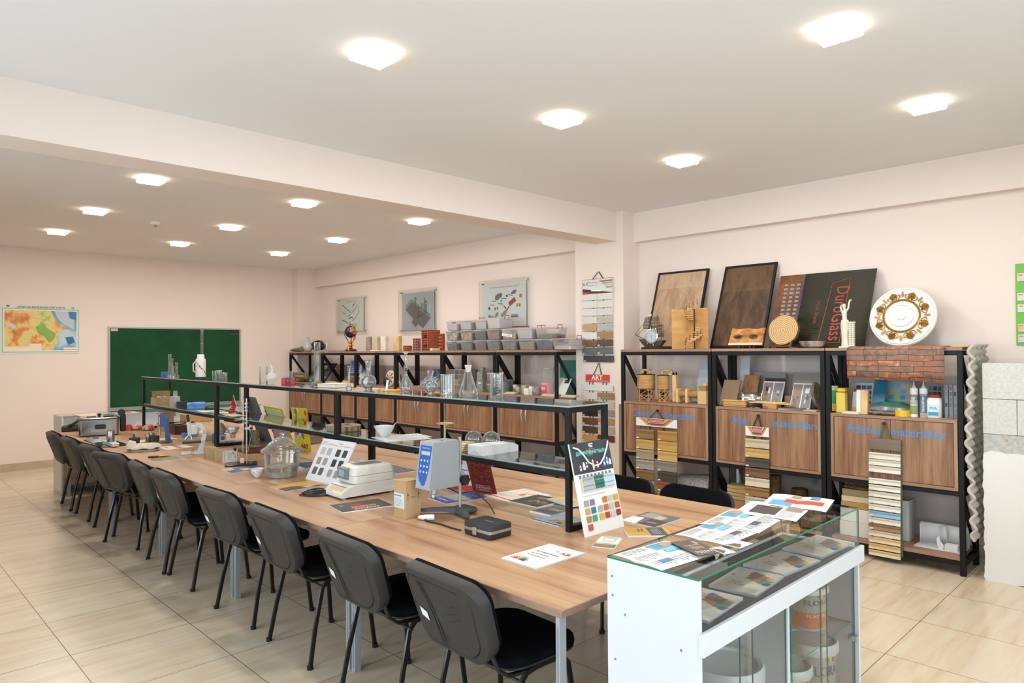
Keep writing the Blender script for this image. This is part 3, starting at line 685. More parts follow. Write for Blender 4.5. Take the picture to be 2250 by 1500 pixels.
it2 = [('p', [(.12, .55), (.30, .82), (.62, .50), (.88, .30), (.66, .04), (.50, .16), (.44, .06), (.30, .22), (.36, .30)], '#68696c'), ('p', [(.12, .55), (.12, .67), (.30, .84), (.64, .58), (.88, .40), (.88, .30), (.62, .52), (.32, .76)], '#85878a'),
       ('l', [(.42, .88), (.42, .58)], .03, G1), ('l', [(.42, .88), (.47, .80)], .016, G1), ('l', [(.62, .72), (.62, .52)], .014, G1), ('l', [(.72, .78), (.72, .42)], .03, '#2f5f7a'), ('l', [(.77, .76), (.76, .40)], .02, G1), ('l', [(.67, .70), (.66, .28)], .014, '#7a3f3f'),
       ('l', [(.86, .70), (.86, .46)], .01, '#d6d9dc'), ('l', [(.48, .30), (.54, .40), (.62, .36)], .03, '#3f5a48'), ('c', .52, .44, .022, '#b23a35'), ('c', .70, .82, .014, '#b23a35'), ('l', [(.50, .62), (.56, .56), (.60, .62)], .02, '#4f6a58'), ('c', .80, .68, .03, '#a8acae')]
poster('acrylic-framed poster of a grey plant model, above the clay bricks', -8.71, -7.785, 1.85, 2.50, '#b4b7bd', it2, (.06, .92, .06, .92))
it3 = [('t', .5, .90, 'Portland sement istehsalı sxemi', .03, '#d25560', .66), ('p', [(.30, .62), (.30, .72), (.38, .78), (.46, .78), (.46, .70), (.36, .62)], '#77797f'), ('p', [(.30, .62), (.37, .70), (.35, .66)], '#c58a35'), ('p', [(.66, .76), (.72, .82), (.80, .82), (.76, .74), (.68, .72)], '#77797f'),
       ('l', [(.22, .60), (.32, .60)], .008, D), ('l', [(.18, .52), (.28, .51)], .008, D), ('l', [(.36, .54), (.48, .52)], .008, D), ('l', [(.44, .66), (.56, .64)], .008, D), ('l', [(.60, .73), (.70, .70)], .008, D), ('c', .16, .44, .02, D), ('c', .57, .70, .018, '#4c4f57'),
       ('l', [(.44, .62), (.44, .56)], .02, '#3f79b8'), ('c', .30, .42, .02, '#a08a3c'), ('l', [(.35, .46), (.36, .40)], .022, '#7e828a'), ('p', [(.30, .30), (.38, .36), (.37, .26), (.32, .22)], '#64a3a3'),
       ('l', [(.62, .50), (.76, .62)], .06, '#b34a3c'), ('l', [(.44, .24), (.56, .36)], .05, '#a39a82'), ('l', [(.56, .36), (.62, .46)], .016, D), ('l', [(.50, .48), (.56, .40)], .014, D), ('r', .85, .64, .91, .72, '#d98a3e'), ('r', .78, .46, .88, .51, '#cfae3c'), ('c', .80, .455, .01, D), ('c', .86, .455, .01, D),
       ('r', .66, .22, .82, .28, '#9a9fa8'), ('r', .66, .205, .82, .22, D), ('c', .37, .14, .022, '#a43a3a'), ('c', .37, .17, .014, D), ('l', [(.14, .24), (.22, .16), (.34, .05)], .02, '#6f7274'), ('c', .17, .24, .03, '#84878a')]
poster('large acrylic-framed poster of a cement process diagram, above the gravel tubs', -6.87, -5.945, 1.84, 2.50, '#e8eae8', it3, (.05, .93, .07, .92))

# ================================================================ on top of the racks beside the column
ZR = 1.5835
def rk(px, y): return HY(px, 780, y).x
def rock(name, label, px0, px1, ytop, y, z, m, seed, cat='rock'):
    a, b_ = rk(px0, y), rk(px1, y); w = b_-a; h = HY((px0+px1)/2, ytop, y).z-z; r = random.Random(seed)
    bm = bmesh.new(); bmesh.ops.create_icosphere(bm, subdivisions=3, radius=1)
    ks = [(Vector((r.uniform(-1, 1), r.uniform(-1, 1), r.uniform(-1, 1))).normalized(), r.uniform(.62, .95)) for _ in range(12)]
    for v in bm.verts:
        for n, d in ks:
            e = v.co.dot(n)
            if e > d: v.co -= n*(e-d)
        v.co = Vector((v.co.x*w/2, v.co.y*w*.38, (v.co.z+.85)*h/1.8))
        v.co.z = max(v.co.z, 0)
    mb = MB(); mb.add([tuple(v.co) for v in bm.verts], [tuple(q.index for q in f.verts) for f in bm.faces], m); bm.free()
    return solo(mb, name, label, cat, ((a+b_)/2, y, z), 0, None, angle=.35)
RK1 = speckle('grey_granite_rock', [(0.35, '#4b4540'), (0.5, '#7d746c'), (0.65, '#a79d92')], 35, .9, .6)
rock('rock', 'small rough grey rock at the corner end of the racks', 643, 659, 764, 5.70, ZR, RK1, 3)
rock('rock', 'taller brown-grey rock beside the white vase', 659, 669, 761, 5.75, ZR, speckle('brown_rock', [(0.3, '#5d5347'), (0.7, '#8f8471')], 30, .9, .5), 5)
p = rk(677, 5.68)
m = MB(); m.lathe([(.035, 0), (.055, .01), (.078, .05), (.08, .085), (.062, .13), (.03, .165), (.019, .19), (.019, .225), (.03, .243)], mat('vase_glaze', '#b9bab2', .15), n=28); solo(m, 'vase', 'pale glazed vase with a narrow neck on the rack', 'vase', (p, 5.68, ZR))
rock('rock', 'large black mineral chunk on the rack behind the vase', 689, 708, 747, 5.80, ZR, speckle('black_mineral', [(0.3, '#0d0f12'), (0.7, '#24282c')], 20, .35, .8), 9)
p = rk(716, 5.66); m = MB(Rz(math.radians(-20))); m.lathe([(.0, -.014), (.06, -.014), (.068, -.004), (.068, .004), (.06, .008), (.0, .008)], mat('geode_rim', '#cfcac0', .35), Tr(0, 0, .074) @ Rx(math.radians(80)), n=26)
m.lathe([(0, .0), (.052, .0)], speckle('geode_blue', [(0.3, '#1a2f38'), (0.5, '#2f6a78'), (0.65, '#9aa7a0')], 20, .2), Tr(0, -.012, .074) @ Rx(math.radians(80)), n=22, cap1=False)
solo(m, 'geode_plate', 'round blue geode dish standing on edge beside the globe cable', 'ornament', (p, 5.66, ZR))
pts = [(rk(x, 5.62), 5.62+dy, ZR+.006) for x, dy in ((722, .0), (730, .02), (738, -.02), (745, .03), (752, .0), (758, .04))]
solo(MB().tube(pts, .004, BLK, n=6), 'power_cable', 'thin black cable trailing to the globe on the rack', 'cable')
# gold globe
p = rk(771, 5.70); GOLD = mat('polished_gold', '#c58a2e', .2, .9); MAH = mat('mahogany', '#4a1618', .3)
t = thing('globe', 'blue gemstone globe in a gold armillary stand', 'globe', (p, 5.70, ZR))
MB().lathe([(.092, 0), (.095, .012), (.085, .03), (.07, .036)], MAH, n=30).build('base', t)
m = MB(); m.lathe([(.02, .036), (.035, .05), (.02, .07), (.028, .09), (.016, .11), (.03, .14), (.018, .16)], GOLD, n=18)
for k in range(3):
    a = k*2*PI/3+.3; q = lambda r_, z_: (r_*math.cos(a), r_*math.sin(a), z_)
    m.tube([q(.07, .036), q(.04, .09), q(.035, .14), q(.06, .19), q(.10, .25), q(.112, .33)], .007, GOLD, n=6)
m.build('stand', t)
m = MB(); m.sphere((0, 0, 0), .093, speckle('globe_blue', [(0.44, '#0b1147'), (0.55, '#141a5c'), (0.57, '#b88a3c'), (0.7, '#7d8a3a')], 7, .2, 0, (1, 1, 1), 2.0), 32, 18, Tr(0, 0, .30)); m.build('sphere', t)
m = MB(); R_ = .112
m.tube([(R_*math.cos(a), R_*math.sin(a), .30) for a in [2*PI*i/32 for i in range(32)]], .004, GOLD, n=6, closed=True, rx=.009)
m.tube([(R_*math.cos(a)*math.cos(.5), R_*math.cos(a)*-math.sin(.5)*.3, .30+R_*math.sin(a)) for a in [2*PI*i/32 for i in range(32)]], .004, GOLD, n=6, closed=True)
m.tube([(-.09+.05*math.cos(a), 0, .33+.06*math.sin(a)) for a in [2*PI*i/24 for i in range(24)]], .003, GOLD, n=5, closed=True)
m.tube([(.10+.045*math.sin(a), 0, .23-.05*math.cos(a)) for a in [PI*i/12 for i in range(14)]], .003, GOLD, n=5)
m.cyl((-.02, 0, .41), (-.026, 0, .46), .012, GOLD, r1=.003, n=8); m.build('meridian_rings', t)
# pale stone prisms
PR = 'sawn prisms standing on the rack'
for l, a, b_, c_, yt, cc in (('grey weathered prism, first after the globe', 804, 813, 818, 739, [(0.3, '#7d7569'), (0.7, '#a39a8a')]), ('tan sandstone prism between the grey and the white one', 819, 829, 836, 739, [(0.3, '#b7a587'), (0.7, '#c9b99c')]),
                            ('white limestone prism with a tan stain', 837, 847, 854, 739, [(0.3, '#cbb9a2'), (0.6, '#dcd6cb')]), ('yellowish prism standing apart before the clay bricks', 864, 876, 884, 738, [(0.3, '#b89c63'), (0.6, '#cdb98a')])):
    blk('stone_prism', l, 'stone block', a, b_, c_, yt, 5.68, ZR, speckle('prism_'+str(a), cc, 9, .85), PR)
blk('stone_slab', 'thin white slab lying in front of the pale prisms', 'stone block', 813, 832, 838, 768.5, 5.58, ZR, mat('white_slab', '#d9d3c6', .8))
# hollow clay bricks: the grid of holes on the face towards the room
CLAY = speckle('clay', [(0.3, '#8f452c'), (0.7, '#a95a38')], 25, .9, .2); CLD = mat('clay_hole', '#3a1710', 1.0); CLAY2 = speckle('clay_pale', [(0.3, '#8a5c50'), (0.7, '#a5766a')], 25, .9, .2)
def brick(label, px0, px1, px2, yt, nx, nz, y=5.68, mm=CLAY, rnd_=False, big=()):
    def ex(mb, w, d, h):
        for i in range(nx):
            for j in range(nz):
                x0 = -w+w*(i+.18)/nx; x1 = -w+w*(i+.82)/nx; z0 = h*(j+.16)/nz; z1 = h*(j+.84)/nz
                if rnd_: mb.add([((x0+x1)/2+(x1-x0)/2*math.cos(a*PI/5), -.0006, (z0+z1)/2+(z1-z0)/2*math.sin(a*PI/5)) for a in range(10)], [tuple(range(10))], CLD)
                else: mb.add([(x0, -.0006, z0), (x1, -.0006, z0), (x1, -.0006, z1), (x0, -.0006, z1)], [(0, 1, 2, 3)], CLD)
        for (u0, v0, u1, v1) in big: mb.add([(-w+w*u0, -.0012, h*v0), (-w+w*u1, -.0012, h*v0), (-w+w*u1, -.0012, h*v1), (-w+w*u0, -.0012, h*v1)], [(0, 1, 2, 3)], CLD)
    blk('hollow_brick', label, 'brick', px0, px1, px2, yt, y, ZR, mm, 'hollow clay bricks on the rack', extra=ex)
brick('low hollow clay brick with three rows of holes', 886, 899, 906, 759, 5, 3)
brick('narrow pinkish hollow brick with square holes', 907, 917, 925, 743, 3, 5, mm=CLAY2)
brick('tallest hollow clay brick, two large openings in its grid', 926, 943, 968, 725, 5, 9, big=((.3, .16, .74, .30), (.3, .62, .74, .78)))
brick('upright clay brick with two columns of round holes', 962, 972, 978, 733, 2, 5, y=5.74, rnd_=True)
blk('stone_slab', 'small cream block leaning by the tallest clay brick', 'stone block', 944, 950, 967, 765, 5.57, ZR, mat('cream_block', '#d8c79c', .8))
# clear tubs of gravel, sand and powder
TUBM = glass('clear_tub', (.98, .98, .99), .8, .12, .01, .22, (.95, .94, .96)); LIDM = glass('tub_lid', (.98, .98, .99), .7, .2, .02, .5, (.95, .94, .95)); MAG = mat('magenta_clip', '#a8236e', .4)
def tub(label, px, y, z, w, d, h, cont, fill, lid=True, name='storage_tub', up=False):
    x = rk(px, y); t = thing(name, label, 'storage tub', (x, y, z), 0, 'clear lidded tubs of building materials')
    r = lambda k, z_: [(w/2+(q[0])*k, d/2+q[1]*k, z_) for q in rrect(w, d, .02, 3)]
    MB().loft([r(.86, 0), r(.9, .01), r(1, h-.012)], TUBM, cap1=False).build('tub_body', t)
    if cont:
        zt = .006+(h-.02)*fill; k2 = .84+.13*fill
        m = MB(); m.loft([r(.84, .006), r(k2, zt), r(k2*.6, zt+.012*(1 if fill < .8 else .3))], cont); m.build('contents', t)
    if lid:
        MB().loft([r(1.02, h-.012), r(1.03, h-.004), r(.98, h)], LIDM).build('lid', t)
        for s in (0, 1):
            m = MB(); x1 = (w+.006 if s else -.006); 
            if up: m.tube([(x1, d*.36, h-.02), (x1, d*.38, h+.028), (x1, d*.62, h+.028), (x1, d*.64, h-.02)], .0045, MAG, n=5)
            else: m.box(x1-.003, x1+.003, d*.36, d*.64, h-.035, h+.004, MAG)
            m.build('clip', t)
    return t
gr = lambda n, a, b_, s=70: speckle(n, [(0.38, a), (0.62, b_)], s, .95, .5)
GV = [gr('gravel_dark', '#4d5052', '#7f8482'), gr('gravel_mid', '#66696a', '#8f9390', 110), gr('gravel_brown', '#5d5552', '#7d7571', 110), gr('gravel_green', '#525a55', '#9a9f99', 90), gr('gravel_mauve', '#7c757b', '#948d92', 20), gr('sand_beige', '#a0927e', '#b5a68f', 60), gr('slate_chips', '#555a60', '#70757b', 12), mat('white_powder', '#e4e1da', .9)]
xb = [979, 1010, 1041, 1068, 1101, 1138, 1176, 1212]; tw = .205
bl = ['dark gravel', 'fine grey gravel', 'brown-grey chips', 'green-grey chips', 'mauve stones', 'beige sand', 'slate chips', 'a white powder heap']
for k in range(8):
    tub('clear tub of %s in the bottom row on the rack' % bl[k], xb[k], 5.60, ZR, tw if k < 3 else tw+.012*(k-2), .30, .122 if k < 7 else .125, GV[k], .82 if k < 7 else .35, up=(k == 7))
m2 = [(979, 'white pebbles', gr('white_pebbles', '#8d8778', '#d8d2c4', 22), .9), (1010, 'tan split stones', gr('tan_stones', '#a98d72', '#cbb193', 18), .85), (1041, 'charcoal powder', mat('charcoal_powder', '#4f5250', .9), .9), (1068, 'reddish sand', gr('red_sand', '#8a6c63', '#a58478', 15), .85), (1101, 'cream flakes with a paper label', gr('cream_flakes', '#b8a78c', '#cfc0a0', 18), .5), (1134, 'white bagged powder', mat('bag_white', '#d9d6d3', .6), .95), (1176, 'a low grey-green heap', gr('grey_heap', '#85806f', '#9a9583', 50), .35)]
for k, (px, l, cm, f) in enumerate(m2):
    t = tub('clear tub of %s on the middle tier' % l, px, 5.61, ZR+.125, tw if k < 3 else tw+.01*(k-2), .28, .128, cm, f, up=(k in (5, 6)))
    if k == 4:
        m = MB(Tr(.02, -.004, .045) @ Rx(PI/2) @ Rz(-.12)); m.box(0, .17, 0, .03, 0, .001, '#e0dccf'); m.text('BENTONİT', .018, c('#333333'), Tr(.085, .007, .0015), width=.13); m.build('paper_label', t, smooth=False)
m3 = [(980, 'white plaster lumps', '#dcd8d0', .7), (1009, 'milky white granules', '#d6d0c8', .85), (1042, 'pale grey powder', '#cfcfca', .8)]
for k, (px, l, cc, f) in enumerate(m3): tub('clear tub of %s on the top tier' % l, px, 5.61, ZR+.256, tw-.004, .27, .122, c(cc, .8), f, up=(k == 2))
tub('clear tub holding a white block at the free end of the top tier', 1068, 5.61, ZR+.256, .22, .27, .135, c('#e2ded8', .7), .95, up=True)

# ================================================================ middle shelves of those racks
ZM = 1.0766
def bl2(name, label, cat, a, b_, c_, yt, y, m, group=None, **kw): return blk(name, label, cat, a, b_, c_, yt, y, ZM, m, group, **kw)
def radio(mb, w, d, h):
    draw(mb, Tr(-w, -.0005, 0) @ UPR, w, h, [('r', .06, .15, .94, .85, '#4b473d'), ('r', .12, .45, .9, .75, '#a79a72')] + [('c', .15+.14*k, .3, .006, '#cfc7a8') for k in range(6)])
bl2('measuring_instrument', 'old beige electric meter box in the corner rack', 'instrument', 643, 672, 677, 818, 5.70, mat('meter_beige', '#8c836a', .5), extra=radio)
p = rk(660, 5.60); solo(MB().lathe([(.03, 0), (.06, .01), (.095, .05), (.088, .05), (.05, .014), (.0, .01)], mat('brass_bowl', '#a98b4c', .3, .7), n=24), 'brass_bowl', 'shallow brass bowl in front of the old meter', 'bowl', (p, 5.62, ZM))
lean('sample_board', 'dark leaning display board with small material photos', 'display board', (672, 845), (712, 845), (681, 797), 5.62, 5.86, ZM, .012, mat('dark_board', '#2a2723', .5), items=[('r', .1+.3*i, .1+.28*j, .34+.3*i, .32+.28*j, q) for (i, j, q) in ((0, 0, '#6f6a60'), (1, 0, '#4d4a45'), (2, 0, '#8a8378'), (0, 1, '#5c4a3a'), (1, 1, '#7f7566'), (2, 1, '#4b5a4c'), (0, 2, '#777067'), (1, 2, '#9a9487'), (2, 2, '#5b554c'))])
rock('rock', 'small turquoise stone on the corner rack shelf', 680, 687, 832, 5.60, ZM, mat('turquoise', '#2f8f94', .4), 4)
p = rk(727, 5.64); solo(MB().lathe([(.05, 0), (.09, .012), (.092, .03), (.085, .03), (.0, .02)], c('#bdb8ab', .4), n=24), 'dish', 'low grey dish on the shelf behind the tall measuring cylinder', 'dish', (p, 5.64, ZM))
lean('sample_board', 'grey-green leaning card behind the thin measuring cylinder', 'display board', (748, 848), (778, 848), (756, 814), 5.64, 5.84, ZM, .01, c('#5d5d54', .5), items=[('r', .1, .55, .9, .6, '#a7a28c'), ('r', .05, .05, .5, .2, '#c9b52f'), ('r', .55, .05, .95, .5, '#6b3f35')])
bt = [('r', .08, .48+.08*i, .92, .54+.08*i, '#2f63b5') for i in range(6)] + [('l', [(.1, .50+.08*i), (.9, .51+.08*i)], .004, '#8fb0dc') for i in range(6)] + [('t', .5, .9, '', .02, '#222222')]
lean('catalogue_card', 'blue and white printed card standing in the rack under the globe', 'card', (760, 816), (784, 816), (765, 791), 5.76, 5.86, ZM, .004, c('#c9d2dd', .4), items=bt[:-1])
lean('catalogue_card', 'wider blue patterned card beside the round-bottom flask', 'card', (786, 815), (806, 815), (790, 791), 5.72, 5.80, ZM, .004, c('#cdd4da', .4), items=[('p', [(.1, .5), (.3, .45), (.5, .6), (.3, .7)], '#2f63b5'), ('p', [(.5, .5), (.8, .4), (.9, .7), (.6, .8)], '#3b78c9'), ('p', [(.1, .6), (.4, .6), (.35, .9), (.12, .85)], '#2f63b5')])
p = rk(854, 5.66)
m = MB(Rx(math.radians(-12))); m.lathe([(0, 0), (.11, 0), (.118, .008), (.11, .012), (0, .012)], c('#cfc8b8', .3), Tr(0, .0, .115) @ Rx(PI/2), n=30)
for k in range(8):
    a = k*PI/4; m.add([(0, -.0135, .115), (.095*math.cos(a), -.0135, .115+.095*math.sin(a)), (.095*math.cos(a+.35), -.0135, .115+.095*math.sin(a+.35))], [(0, 1, 2)], ('#a33327', '#2d3a33', '#b07a3a', '#a33327')[k % 4])
solo(m, 'ceramic_plate', 'painted ceramic plate standing on edge under the sandstone prisms', 'plate', (p, 5.66, ZM))
rock('figurine', 'small black carved figurine beside the painted plate', 844, 853, 826, 5.62, ZM, BLK, 8, 'figurine')
for k, px in enumerate((876, 884)):
    x = rk(px, 5.64); solo(MB().lathe([(.036, 0), (.038, .01), (.038, .15), (.03, .165), (.03, .18)], glass('jar_glass', (.93, .95, .94), 1.4, 0, .05), n=20, cap1=False), 'glass_jar', 'tall clear jar %s under the low clay brick' % ('beside the painted plate', 'nearer the blue mosaic')[k], 'jar', (x, 5.64+.06*k, ZM), 0, 'jars on the middle shelf')
r_ = random.Random(3)
lean('mosaic_board', 'leaning mosaic board of mixed blue squares', 'tile sample', (918, 852), (948, 852), (928, 810), 5.60, 5.84, ZM, .01, c('#7f8a96', .4), items=[('r', .04+.12*i, .03+.097*j, .14+.12*i, .11+.097*j, r_.choice(['#2c4668', '#4e6d8c', '#8ea2b2', '#1d2f49', '#66788a'])) for i in range(8) for j in range(10)])
lean('mosaic_board', 'leaning board of large brown and grey tiles beside the blue mosaic', 'tile sample', (981, 852), (1014, 852), (985, 811), 5.60, 5.66, ZM, .012, c('#9a9188', .4), items=[('r', .03+.325*i, .04+.24*j, .33+.325*i, .26+.24*j, r_.choice(['#5e554e', '#6f6259', '#7d6f63', '#4d4a48'])) for i in range(3) for j in range(4)])
p = rk(918, 5.58); m = MB(); m.box(-.13, .13, 0, .12, 0, .03, c('#8a7d72'))
for i in range(9):
    for j in range(3): m.box(-.12+.027*i, -.098+.027*i, .008+.036*j, .036+.036*j, .03, .036, ('#9a7f74', '#b5a08f', '#6f5b52')[(i*2+j) % 3])
solo(m, 'tile_tray', 'low tray of small pink-brown tile chips', 'tray', (p, 5.56, ZM))
CON = speckle('concrete', [(0.35, '#6f706b'), (0.65, '#8b8c86')], 30, .9, .2); CON2 = speckle('concrete_dark', [(0.35, '#4b4f50'), (0.65, '#64696a')], 30, .9, .2)
CG = 'concrete test cubes on the middle shelf'
bl2('concrete_cube', 'flat dark concrete block at the back beside the conical flask', 'concrete block', 985, 1012, 1020, 828, 5.74, CON2, CG)
bl2('concrete_cube', 'tall dark concrete block behind the cube tower', 'concrete block', 1036, 1045, 1050, 811, 5.78, CON2, CG)
bl2('concrete_cube', 'lower cube of the grey concrete tower, with a paper tag', 'concrete block', 1046, 1060, 1067, 836, 5.62, CON, CG, extra=lambda mb, w, d, h: mb.rect(-w*.7, -w*.3, h*.7, h*.85, '#c9c9c0', -.001))
z_ = HY(1050, 836, 5.62).z
blk('concrete_cube', 'middle cube of the grey concrete tower', 'concrete block', 1047, 1059, 1070, 817, 5.625, z_+.001, CON, CG)
z2 = HY(1050, 817, 5.62).z
blk('concrete_cube', 'small cube on top of the grey concrete tower', 'concrete block', 1054, 1061, 1067, 807.5, 5.64, z2+.001, CON, CG)
tub('clear tub of grey samples under another, beside the cube tower', 1068, 5.64, ZM, .13, .2, .10, c('#8d8d88', .8), .8, up=True)
tub('clear tub of grey samples stacked over its twin, beside the cube tower', 1068, 5.64, ZM+.132, .13, .2, .10, c('#84847f', .8), .8, up=True)
for k, (a, dy, l) in enumerate(((1112, 0, 'shorter grey concrete cylinder beside the tall beaker'), (1120, .07, 'taller grey concrete cylinder behind the other'))):
    x = rk(a, 5.62+dy); solo(MB().lathe([(.045, 0), (.046, .14+.02*k), (.04, .141+.02*k)], CON2, n=22), 'concrete_cylinder', l, 'concrete block', (x, 5.62+dy, ZM), 0, CG)
SP = speckle('speckled_box_print', [(0.4, '#5f564e'), (0.5, '#a79b8b'), (0.6, '#c6bba8')], 14, .7)
bl2('sample_box', 'printed sample box with a dark picture, first behind the glass shelf end', 'box', 1126, 1139, 1144, 845, 5.62, SP)
bl2('sample_box', 'beige sample box beside the dark printed one', 'box', 1144, 1154, 1166, 846, 5.66, c('#b3a795', .8))
bl2('plaster_block', 'small white plaster block in front of the beige box', 'plaster block', 1150, 1160, 1166, 853, 5.57, c('#d6d1c6', .9), 'small plaster blocks')
bl2('plaster_block', 'white plaster block next to the grey rock', 'plaster block', 1161, 1168, 1173, 849, 5.60, c('#d9d5cc', .9), 'small plaster blocks')
rock('rock', 'rounded grey rock between plaster blocks and pink bucket', 1168, 1187, 848, 5.64, ZM, speckle('rock_bluegrey', [(0.35, '#77736e'), (0.65, '#a19c95')], 22, .9, .4), 12)
x = rk(1200, 5.66)
t = thing('paint_bucket', 'small pink bucket with a red label under a clear container', 'bucket', (x, 5.68, ZM))
MB().lathe([(.062, 0), (.072, .125), (.076, .127), (.076, .14), (.07, .142)], c('#cfa0a0', .4), n=28).build('bucket_body', t)
m = MB(); n_ = 8; m.add([(.0735*math.sin(-.6+1.2*i/n_), -.0735*math.cos(-.6+1.2*i/n_), z) for z in (.03, .115) for i in range(n_+1)], [(i, i+1, i+n_+2, i+n_+1) for i in range(n_)], '#c4404a')
for zz in (.06, .075, .09): m.add([(.0742*math.sin(-.4+.8*i/n_), -.0742*math.cos(-.4+.8*i/n_), z) for z in (zz, zz+.007) for i in range(n_+1)], [(i, i+1, i+n_+2, i+n_+1) for i in range(n_)], '#e6c9c6')
m.build('label', t)
solo(MB().lathe([(.055, 0), (.072, .155), (.076, .157), (.076, .165)], glass('clear_container', (.95, .93, .93), .8, .1, .04, .2), n=28, cap1=True), 'clear_container', 'empty clear round container standing on the pink bucket', 'container', (x, 5.68, ZM+.1425))
lean('sample_board', 'tall teal sheet standing behind the rack beside the column', 'sheet', (1222, 874), (1290, 874), (1225, 791), 5.98, 6.06, 0.0, .01, mat('teal_sheet', '#3f8f7c', .5))
lean('sample_tile', 'white sample tile with a black badge leaning before the teal sheet', 'tile sample', (1222, 868), (1240, 868), (1233, 831), 5.66, 5.78, ZM, .008, c('#c9ccc4', .3), items=[('r', .35, .72, .9, .93, '#1d242c'), ('c', .5, .83, .008, '#8a8f3c')])
lean('sample_tile', 'plain pale green tile leaning behind the rack post', 'tile sample', (1211, 866), (1224, 866), (1219, 829), 5.70, 5.82, ZM, .008, c('#b9c9bd', .3))
for k, (a, b_, l) in enumerate(((1188, 1220, 'flat cream sample strips below the pink bucket'), (1230, 1262, 'flat cream sample strips beside the column'), (1105, 1130, 'flat pale sample strips below the grey cylinders'))):
    x0, x1 = rk(a, 5.57), rk(b_, 5.57); m = MB()
    for i in range(4): m.box(x0-x0+.01*(i % 2), x1-x0-.012*((i+1) % 2), .01*i, .07+.008*i, .0055*i, .0055*i+.005, ('#d2c7b2', '#c3b59a')[i % 2])
    solo(m, 'sample_strip', l, 'sample strips', (x0, 5.565, ZM), 0, 'sample strips on the middle shelf', smooth=False)
# lower shelves: what shows under the cabinets
for k, (a, b_, yt, yy, cc, l) in enumerate(((800, 830, 943, 5.7, '#6b5d50', 'brown box on the low shelf behind the white bowl'), (745, 757, 930, 5.7, '#4d4a46', 'dark box on the low shelf behind the steel post'), (1085, 1130, 1010, 5.7, '#a9a397', 'pale bundle on the low shelf behind the chairs'), (1130, 1180, 1022, 5.7, '#8d9087', 'grey plastic package on the low shelf by the column'))):
    blk('storage_box', l, 'box', a+4, b_+4, b_+8, yt, yy, .131, c(cc, .8))

# ================================================================ samples hanging on the column and on the cabinet doors
YC = 5.869
def strips(name, label, hook, hdr, rows, y, cat='sample board', strap='#23272a', hdr_items=(), hdr_base='#dcdcd8', thick=.012, round_=False, group='hanging board samples', straps=None):
    """samples strung on straps from a hook: hook px, hdr (x0,x1,y0,y1) px, rows [(x0,x1,y0,y1,material)]"""
    H = HY(hook[0], hook[1], y); t = thing(name, label, cat, H, 0, group)
    P = lambda px, py: HY(px, py, y)-H
    a = P(hdr[0], hdr[2]); b_ = P(hdr[1], hdr[3]); S = c(strap, .6)
    MB().cyl((0, .0, 0), (0, -.02, 0), .006 if y > 5.6 else .012, HAND if y > 5.6 else BLK, n=10).build('hook', t)
    xm = (a.x+b_.x)/2; q = (b_.x-a.x)*.17
    m = MB()
    for s in (-1, 1):
        m.add([(-.004*s, -.010, .004), (.006*s, -.010, .004), (xm+q*s+.008*s, -.010, a.z), (xm+q*s-.008*s, -.010, a.z)], [(0, 1, 2, 3)], S)
        lo = P(hook[0], rows[-1][3]).z if rows else b_.z
        for xx in (straps or (q,)): m.box(xm+xx*s-.007, xm+xx*s+.007, -.0045, -.003, lo, a.z, S)
    m.build('strap', t, smooth=False)
    m = MB(); m.box(a.x, b_.x, -.017, -.005, b_.z, a.z, c(hdr_base) if isinstance(hdr_base, str) else hdr_base); draw(m, Tr(a.x, -.0172, b_.z) @ UPR, b_.x-a.x, a.z-b_.z, hdr_items); m.build('header', t, smooth=False)
    for x0, x1, y0, y1, mm in rows:
        a = P(x0, y0); b_ = P(x1, y1); b_.z = P(x0, y1).z; m = MB()
        M_ = c(mm) if isinstance(mm, str) else mm
        if round_:
            h = a.z-b_.z; pr = [(-.006, 0), (-.022, .004), (-.018, h*.3), (-.014, h*.55), (-.02, h*.85), (-.012, h), (-.006, h)]
            m.loft([[(x, yy, b_.z+zz) for yy, zz in pr] for x in (a.x, b_.x)], M_)
        else: m.bbox(a.x, b_.x, -.005-thick, -.005, b_.z, a.z, M_, .0015)
        if mm != '#none': m.rect(a.x+.008, a.x+.035, b_.z+.004, b_.z+.018, '#cfccc2', -.0055-thick if not round_ else -.0245)
        m.build('sample', t, smooth=False)
    return t
oak = lambda n, h0, h1: wood('oak_'+n, [(0.3, h0), (0.7, h1)], 'X', 1.6, .5)
kc = ['#d6d5d0', '#d9d7cf', '#d7d6d2', '#dad7cb', '#d6d5d0', '#cfcfcb', '#d0cfc9', oak('g1', '#9c948a', '#b8b1a6'), oak('t1', '#9a7a58', '#b8956d'), oak('g2', '#8f9297', '#aeb1b3'), '#d6d4cf', oak('t2', '#83653f', '#a9835a'), oak('b1', '#5c4430', '#7a5b3d'), oak('b2', '#3f332c', '#594a40'), oak('g3', '#55585a', '#6b6e70'), oak('g4', '#4d5254', '#646a6b')]
rows = []
for i in range(8):
    y0 = 645.2+i*16.9; rows += [(1281, 1313.5, y0+.8, y0+15.6, kc[2*i]), (1314, 1348, y0-.8, y0+14, kc[2*i+1])]
rows.append((1284, 1350, 781, 795, oak('g5', '#3b3836', '#4b4744')))
